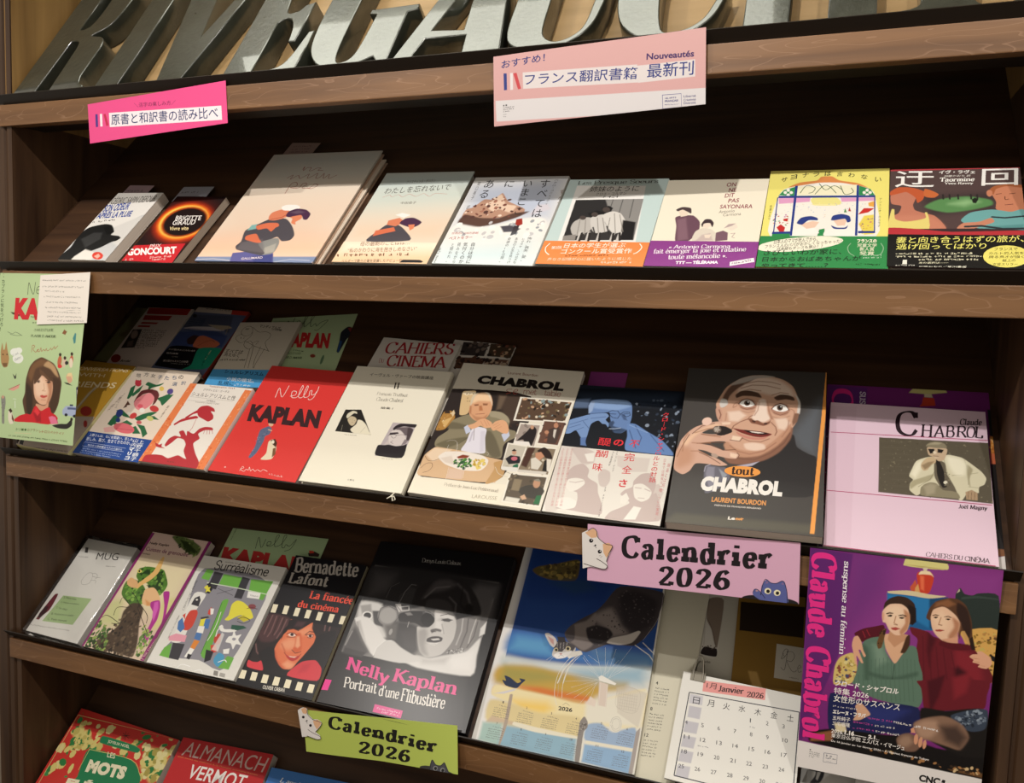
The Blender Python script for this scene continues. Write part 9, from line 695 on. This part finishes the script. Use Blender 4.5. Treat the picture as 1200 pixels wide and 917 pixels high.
sheet('flyer', 'purple flyer of two seated women in sweaters, hanging in front at the right', 'flyers of the two seated women', place(2, 7.8, -271.6, 0.2, 0.0055, tilt=-0.0873, oy=-0.0105, oz=0.0150), 189.3, 269.9, '7a2a74',
  [['P','8a3a86',25.8,[173,1073,768,1072,744,551,132,480]],['P','55226a',2.1,[1,1082,178,1074,148,588,13,134,2,152],0.75],['P','5a2a70',34.4,[173,1073,334,1077,323,922,144,639],0.5],['P','d9cf86',0.5,[382,1058,396,1090,536,1091,552,1054,457,1047,383,1050]],['P','b9a860',1.3,[382,1055,456,1050,552,1054,456,1056]],['P','c8402a',0.5,[436,1010,442,1028,489,1033,502,1008,500,983,490,941,465,930,446,938,441,974]],['P','f0d8b0',1.3,[443,1017,452,1034,484,1036,501,1014,490,1021,459,1020]],['P','e8704a',2.7,[449,1012,464,1011,469,947,456,952]],['P','d8c8a8',0.5,[456,1050,477,1053,472,1035,462,1034]],['P','c8583a',1.0,[414,954,423,971,432,991,442,962,444,937,423,934]],['P','d8a060',1.0,[434,954,444,974,454,936,434,932]],['P','1f5f94',0.5,[327,916,498,915,564,931,560,776,339,751]],['P','2a78b0',4.4,[328,910,424,916,493,913,503,779,332,864]],['P','18486e',2.8,[493,913,559,930,560,776,503,779]],['P','d8c8a0',0.5,[328,923,412,939,496,933,556,934,492,915,414,917,331,915]],['P','2a3430',0.5,[589,941,604,980,623,956,654,954,673,966,748,966,757,798,642,790,606,846]],['P','3a4640',1.0,[614,939,669,954,749,953,749,948,670,944,615,930]],['P','c8b8a0',0.5,[593,954,602,977,605,965]],['P','d8a85a',1.0,[622,787,760,814,770,591,756,574,672,672,634,752]],['Q',['8a6a2a','b8884a','c8b060','6a4a2a'],[637,783,756,807,762,627,739,598,667,733],60,[0.7,2.32],3],['P','d9be72',1.1,[136,533,156,582,205,611,225,563,228,504,203,460,136,446]],['Q',['b8a050','8a4a3a','4a4a6a','e0d090'],[142,534,200,604,227,524,180,459,146,462],60,[0.79,2.64],6],['P','571622',0.5,[207,706,242,734,285,751,322,764,329,736,315,708,235,668,217,688]],['K','b0303a',0.54,0.5,[240,721,252,694]],['K','b0303a',0.54,0.5,[256,730,270,704]],['P','6a1c26',0.5,[426,772,456,771,499,762,521,744,605,734,668,721,701,690,735,646,756,574,475,514,459,658,460,721,437,742]],['P','4a121c',6.1,[499,760,532,734,516,668,516,605,500,678]],['P','84242e',10.1,[608,698,660,694,705,641,721,569,630,545,614,624]],['P','3f0f18',7.0,[610,610,624,626,656,607,685,568,620,543]],['K','54141e',0.67,2.0,[480,737,500,526]],['K','54141e',0.7,2.1,[508,705,529,531]],['K','54141e',0.68,2.0,[535,697,558,537]],['K','54141e',0.65,2.0,[562,695,588,556]],['K','54141e',0.7,2.1,[593,689,616,599]],['P','5f7a68',0.5,[218,483,227,524,234,590,246,670,277,696,315,708,343,700,336,648,378,592,402,634,425,683,457,683,472,622,483,516,214,462]],['P','4a6252',6.1,[241,663,270,636,282,534,280,479,264,476,251,594]],['P','7a9480',9.0,[285,665,323,672,350,599,308,566]],['K','4f6858',0.45,1.1,[285,594,291,477]],['K','4f6858',0.45,1.1,[301,599,307,480]],['K','4f6858',0.45,1.1,[316,604,324,484]],['K','4f6858',0.44,1.1,[332,610,340,487]],['K','4f6858',0.44,1.0,[348,616,356,490]],['K','4f6858',0.45,1.1,[363,621,372,494]],['K','4f6858',0.44,1.1,[379,621,388,497]],['K','4f6858',0.44,1.1,[394,622,404,500]],['K','4f6858',0.44,1.0,[410,622,420,503]],['K','4f6858',0.44,1.0,[426,622,436,506]],['K','4f6858',0.44,1.0,[441,623,452,510]],['K','4f6858',0.45,1.1,[456,623,468,513]],['P','3c5244',4.5,[282,534,376,527,470,571,472,552,378,508,284,515],0.6],['K','2c3a30',0.54,0.5,[378,588,374,498]],['P','e0b08c',1.1,[333,724,421,734,425,683,402,634,378,592,341,649,330,692]],['P','b8805e',4.4,[352,721,416,732,407,706,365,692]],['P','3a261c',1.0,[318,830,331,876,377,905,426,885,445,832,434,786,348,778,320,798]],['P','c89470',1.4,[348,740,404,743,417,714,372,668,343,700]],['P','3a261c',0.6,[317,836,320,868,340,893,372,908,409,904,437,880,446,832,441,794,428,791,412,858,385,872,342,872,322,843]],['P','241814',1.4,[411,876,444,863,450,801,434,780,424,803]],['P','edc4a6',1.0,[313,823,322,843,342,865,385,872,413,852,424,803,415,751,390,728,368,727,345,746,330,775,318,779]],['P','f2d0b0',6.8,[328,838,364,862,397,849,402,787,371,763,343,777]],['P','c08a66',2.7,[397,849,422,828,419,764,395,730,388,747,407,788]],['K','5a3a2a',0.7,0.5,[332,818,353,824]],['K','5a3a2a',0.7,0.5,[380,818,407,819]],['P','4a3228',0.5,[334,812,354,818,352,809,338,806]],['P','4a3228',0.5,[381,812,402,813,400,807,384,805]],['P','1e1410',0.5,[351,812,351,810,350,809,348,808,345,807,343,808,341,809,340,811,341,813,342,814,344,816,347,816,349,816,351,814]],['P','1e1410',0.5,[398,810,398,808,396,806,394,805,392,804,390,805,388,806,388,808,388,810,390,812,392,813,394,813,396,813,398,811]],['K','3a261c',0.87,0.5,[330,819,342,826,356,825]],['K','3a261c',0.87,0.5,[379,818,394,824,409,820]],['K','b07c5c',0.87,1.0,[368,813,363,780,376,775]],['K','7a4a3a',0.52,0.5,[362,774,377,772]],['K','8a3430',0.54,0.5,[354,756,372,755,388,757]],['P','b04a44',1.0,[352,756,371,763,388,758,372,747,358,748]],['P','e0a888',1.1,[322,805,322,797,322,790,320,786,318,786,316,789,314,796,313,804,313,812,314,819,315,823,318,823,320,820,322,813]],['P','6a4a2a',1.0,[309,714,321,742,334,750,331,718,321,658,308,650,301,674]],['Q',['e0b850','3a2418'],[298,718,334,750,324,659,305,655],10,[0.74,1.73],2],['P','4a2f1e',1.4,[416,726,429,735,432,691,416,650,398,647,404,673]],['P','5a3a26',1.0,[499,828,510,886,564,924,618,897,630,801,597,832,553,868]],['P','d8a080',1.3,[546,755,612,773,616,730,559,726]],['P','5a3a26',1.0,[486,826,496,871,519,906,564,928,600,928,632,905,658,842,670,758,681,717,660,726,626,788,619,749,602,833,553,874,512,861,505,817]],['P','8a5a3a',4.2,[520,900,564,922,592,905,562,882,512,868]],['P','33201a',2.7,[601,912,639,888,660,812,655,756,625,806,600,869]],['P','eac0a0',1.0,[504,829,512,868,552,886,596,856,616,823,612,779,589,744,559,732,531,752,513,781]],['P','f0cbaa',7.0,[512,830,543,866,571,840,570,790,535,772]],['P','b88060',4.2,[586,843,616,823,612,773,584,737,577,760,595,801]],['K','6a4632',0.52,0.5,[511,840,532,843]],['K','6a4632',0.52,0.5,[558,841,581,842]],['P','50382c',0.5,[514,834,531,838,529,831,516,830]],['P','50382c',0.5,[560,834,579,836,577,831,562,830]],['P','2a1c14',0.5,[528,834,527,832,526,830,524,829,522,828,520,829,519,830,518,832,518,834,520,836,522,837,524,837,526,836,527,835]],['P','2a1c14',0.5,[575,833,575,832,574,830,572,828,570,828,568,829,566,830,566,832,566,834,568,836,569,836,571,837,573,836,574,835]],['K','4a3022',0.7,0.5,[510,840,521,846,533,844]],['K','4a3022',0.68,0.5,[556,841,570,847,582,842]],['K','b07c5c',0.87,1.0,[543,836,536,803,549,802]],['K','7a4a3a',0.52,0.5,[536,802,549,800]],['K','7a302c',0.52,0.5,[526,776,542,779,559,779]],['P','a84840',0.5,[524,775,542,782,560,780,545,771,530,770]],['K','5a3a28',0.87,2.1,[502,866,541,891,583,879]],['P','d8a080',1.4,[553,738,614,758,611,729,564,727]],['P','5a161f',2.1,[554,732,590,726,667,733,664,708,598,696,544,711]],['P','c89a60',1.0,[626,788,636,790,666,739,659,729,640,753]],['P','2a1a14',1.0,[655,756,669,770,684,711,669,709]],['P','e0a888',0.5,[200,649,206,686,222,695,238,669,248,632,260,608,253,600,237,630,229,629,252,571,244,570,222,601,228,557,219,562,207,618]],['P','e0a888',0.5,[664,677,675,690,693,694,690,703,707,709,742,685,749,658,731,634,700,637,704,650,678,654,680,666]],['K','b07858',0.34,0.5,[672,672,702,674]],['K','b07858',0.35,0.5,[678,660,703,659]],['K','b07858',0.34,0.5,[699,646,725,645]],['P','1c1a1c',0.5,[738,703,758,694,763,670,748,674]],['P','5f7a68',1.2,[216,478,478,530,488,406,342,406,292,416,247,439,226,478]],['P','6a1c26',1.1,[474,529,740,582,743,512,732,444,592,410,536,366,511,393,491,496]],['P','4a121c',4.7,[512,535,579,576,563,475,535,384]],['P','84242e',6.8,[608,568,679,610,664,510,622,473]],['K','4f6858',0.51,1.2,[218,506,232,380]],['K','4f6858',0.51,1.2,[236,510,250,384]],['K','4f6858',0.5,1.2,[254,513,269,388]],['K','4f6858',0.5,1.2,[273,517,287,392]],['K','4f6858',0.5,1.2,[291,520,305,396]],['K','4f6858',0.5,1.2,[309,524,324,400]],['K','4f6858',0.5,1.2,[327,528,342,403]],['K','4f6858',0.48,1.2,[345,531,360,407]],['K','4f6858',0.5,1.2,[363,534,378,411]],['K','4f6858',0.5,1.2,[381,538,396,414]],['K','4f6858',0.48,1.2,[399,541,414,418]],['K','4f6858',0.5,1.2,[416,545,431,422]],['K','4f6858',0.5,1.2,[434,548,449,426]],['K','4f6858',0.49,1.2,[452,552,466,429]],['P','1f2450',1.2,[124,399,232,385,342,400,486,402,493,317,437,254,364,252,212,195,128,221]],['P','2c3470',12.7,[233,363,367,384,452,380,374,291,288,286]],['P','14100f',2.6,[52,189,140,224,365,245,437,254,606,227,748,317,765,122,555,121,54,137]],['P','8f5a3a',3.4,[52,178,153,220,144,165,54,144]],['P','e0d0a8',2.4,[151,256,196,259,204,223,160,214]],['P','1a1614',2.4,[498,404,592,410,749,444,761,235,665,212,545,256,504,320]],['P','3a4454',1.9,[616,394,704,441,752,444,750,360,701,335,643,350]],['Q',['6a7686','242c38','8a96a4','4a5666'],[622,395,704,438,752,444,746,373,660,354],70,[0.85,2.26],8],['P','8a6a56',3.1,[474,320,491,342,530,365,582,383,617,380,665,355,692,304,663,240,616,244,545,256,497,260]],['P','b08c74',8.0,[481,314,514,347,561,354,575,321,544,271,502,268]],['P','4a3830',11.2,[574,335,643,350,687,303,662,248,602,270]],['P','7a5c4c',2.4,[411,233,425,258,460,274,497,260,511,227,490,193,454,184,423,199]],['P','a0806a',7.0,[421,228,437,254,461,259,475,233,453,206,428,208]],['P','d89a78',0.7,[497,252,496,240,494,231,490,226,487,225,483,230,481,239,480,250,481,261,483,270,487,276,490,276,494,272,496,263]],['P','d89a78',0.7,[515,241,514,229,511,220,507,215,504,215,501,220,499,229,499,240,500,252,504,261,507,266,511,266,514,261,515,252]],['P','d89a78',0.7,[531,234,530,224,527,216,524,212,521,212,518,216,517,224,517,234,518,243,520,250,524,255,527,255,529,250,531,243]],['P','d89a78',0.6,[464,296,476,306,484,279,467,278]],['P','d8a888',1.2,[233,359,257,376,297,332,280,314,256,294,228,288,242,321]],['P','6a4a2c',2.4,[624,138,757,148,758,127,636,133]],['Q',['a8784a','d8b888','3a2a1c'],[296,155,407,159,494,142,613,135,752,133,749,168,611,156,370,172],40,[0.87,2.61],4],['P','ece6e2',0.5,[-5,134,765,121,761,-16,-4,-5]],['T','e8308a','Claude Chabrol','D',[1.2,266.5,1.0,-227.2,28.0,-0.7]],['T','f4ecf2','suspense au féminin','f',[34.5,259.7,1.2,-110.4,8.0,-0.8]],['T','f6f0ea','クロード・シャブロル','b',[34.9,109.6,65.7,2.2,1.0,7.7]],['T','f6f0ea','特集 2026','m',[34.7,100.0,36.3,0.9,0.3,8.0]],['T','f6f0ea','女性形のサスペンス','x',[34.7,90.1,68.6,2.6,0.6,9.0]],['D','e0d8d8',[34.5,83.4,25.9,1.2,0.2,2.3],176],['T','f6f0ea','エレーヌ・フラパ','x',[35.0,75.2,34.3,1.7,0.3,5.4]],['T','f6f0ea','五所純子','x',[35.2,67.5,18.6,1.0,0.2,5.4]],['T','f6f0ea','三宅唱隆','x',[35.3,60.9,18.7,1.0,0.2,5.4]],['D','c04a9a',[71.5,76.1,25.8,1.1,0.1,2.7],177],['D','f0e8e4',[98.1,76.7,46.8,-0.6,0.1,3.3],178],['D','c04a9a',[57.2,68.4,20.4,0.5,0.1,2.6],179],['D','f0e8e4',[79.5,68.7,19.9,1.1,0.1,2.6],180],['D','c04a9a',[56.9,61.0,21.7,0.9,0.1,2.7],181],['D','f0e8e4',[80.8,61.7,23.8,0.8,0.1,2.7],182],['T','f6f0ea','2026.','m',[34.7,51.4,13.1,0.2,0.3,4.7]],['T','f6f0ea','1.16','x',[48.9,51.9,10.2,0.3,0.2,6.0]],['T','f6f0ea','2.1','x',[73.6,52.8,7.2,0.3,0.3,4.7]],['W','f6f0ea',0.62,[243,214,288,214]],['D','e0d8d8',[59.6,52.6,5.1,0.2,-0.1,1.7],183],['D','e0d8d8',[81.4,52.9,3.9,-0.1,-0.1,1.3],184],['T','f6f0ea','東京日仏学院','x',[35.1,45.4,31.1,1.1,0.2,5.4]],['T','f6f0ea','エスパス・イマージュ','m',[67.9,46.2,43.5,0.2,0.2,6.0]],['T','f0e8e4','Du 16 janvier au 1er février 2026 – à l’Institut français de Tokyo','m',[35.4,39.4,101.2,-0.2,0.1,3.1]],['G','2c2c2c',[52,96,53,102,58,102,57,96]],['D','5a5a5a',[12.6,21.2,11.1,0.2,0.3,1.4],185],['D','5a5a5a',[12.6,19.1,11.1,0.3,0.3,1.5],186],['D','5a5a5a',[12.6,17.1,11.1,0.2,0.3,1.4],187],['D','5a5a5a',[12.6,15.0,5.5,0.1,0.2,1.5],188],['W','7a7a8a',0.62,[115,97,172,100,172,54,114,51,115,97]],['D','5a5a6a',[30.8,20.0,8.6,0.4,0.1,2.8],189],['D','3a3a5a',[30.9,17.3,10.4,0.5,0.2,2.1],190],['D','8a8a9a',[31.1,14.0,5.8,0.3,0.0,1.0],191],['T','1c1a1a','CNC','x',[128.4,13.0,20.8,-0.1,0.4,8.6]],['G','1c1a1a',[603,68,607,82,618,82,617,65]]], 'flyer', thick=0.3, cell=0.9, tone=1.2)
sheet('flyer', 'second purple flyer of the seated women, lying under the pink book', 'flyers of the two seated women', place(2, 15.7, 6.6, 0.5, 0.0029), 186.1, 250.8, '7a2a74',
  [['P','5a2a78',2.5,[7,996,194,994,174,32,-9,5],0.7],['T','e8308a','Cl','F',[6.4,245.2,-0.5,-46.6,26.3,-0.9]],['T','d8c8d8','sus','f',[39.5,241.6,-0.3,-21.0,7.4,-0.3]],['P','d9cf86',1.1,[387,975,412,1012,553,1013,562,989,475,972]],['P','c8402a',1.0,[446,910,452,950,502,949,507,900,434,890]],['P','d8c8a8',1.1,[458,974,491,974,496,952,458,952]],['P','1c2422',2.2,[732,896,773,892,766,730,732,734]],['P','d88a3a',2.2,[732,734,772,730,765,576,727,599]],['P','d8704a',2.1,[728,634,761,630,752,568,725,571]],['Q',['e8a85a','b86a2a','f0c080'],[731,726,768,727,764,631,730,634],24,[1.04,2.61],3],['P','1c1616',2.1,[725,571,775,577,756,94,710,87]],['P','8a5a3a',1.9,[713,123,763,124,760,88,715,88]],['P','e8e2de',0.8,[710,81,763,89,758,-32,-8,-20,-10,30,619,97]],['P','b0286a',1.1,[12,716,26,717,21,163,3,160]],['Q',['3a3a5a','c8b8c8','6a2a6a'],[6,700,24,701,21,85,6,83],30,[0.83,2.22],4]], 'flyer', thick=0.3, cell=0.9)
sheet('leaflet', 'grey leaflet with a black and white figure, below the hanging flyer', None, place(3, 11.1, 9.7, 1.6, -0.0495), 63.1, 84.1, 'b9b6b0',
  [['P','8a8884',6.0,[-55,230,54,242,55,151,-43,124]],['P','26262a',1.4,[25,219,71,219,102,224,101,192,85,160,44,148,60,180,65,206,38,206]],['P','a9a6a0',1.4,[72,208,88,210,76,169,68,174]]], 'leaflet', thick=0.4)
book('book', 'pale book half hidden under the hanging flyer', 'books on the lower display ledge', (3, 69.8, 14.4, 1.2, -0.0881), 91.1, 96.1, 12.8, 'cfcac4',
  [], spine='L', pages='d8d0c4')
clear_bag('clear plastic bag around the slim white booklet at the left', place(3, -1243.5, 9.8, 0.5, -0.0231), 135.5, 192)
binder_clip('silver binder clip on the top edge of the January calendar', place(3, -119.4, 144.9, 17.8, -0.03))
bm = bmesh.new(); tube(bm, [(x * .001, y * .001, z * .001) for x, y, z in ((-4, 12, 2), (-1, 6, 2.4), (1, 1, 1.6), (-4, -5, 0), (-8, -6, -2), (-3, -4, .6), (3, -3, 1.6), (6, -7, 0), (2, -9, -1), (0, -2, 1.8), (4, 4, 2.6), (7, 8, 2))], .0008)
me = bpy.data.meshes.new('string'); bm.to_mesh(me); bm.free(); o = link('string', me, mat('string', 'd8d2c0', .7)); o.matrix_world = place(2, -525.7, 5.0, 16.8, 0)
tag(o, 'short knotted white string on the rail below the cream hardback', 'string')
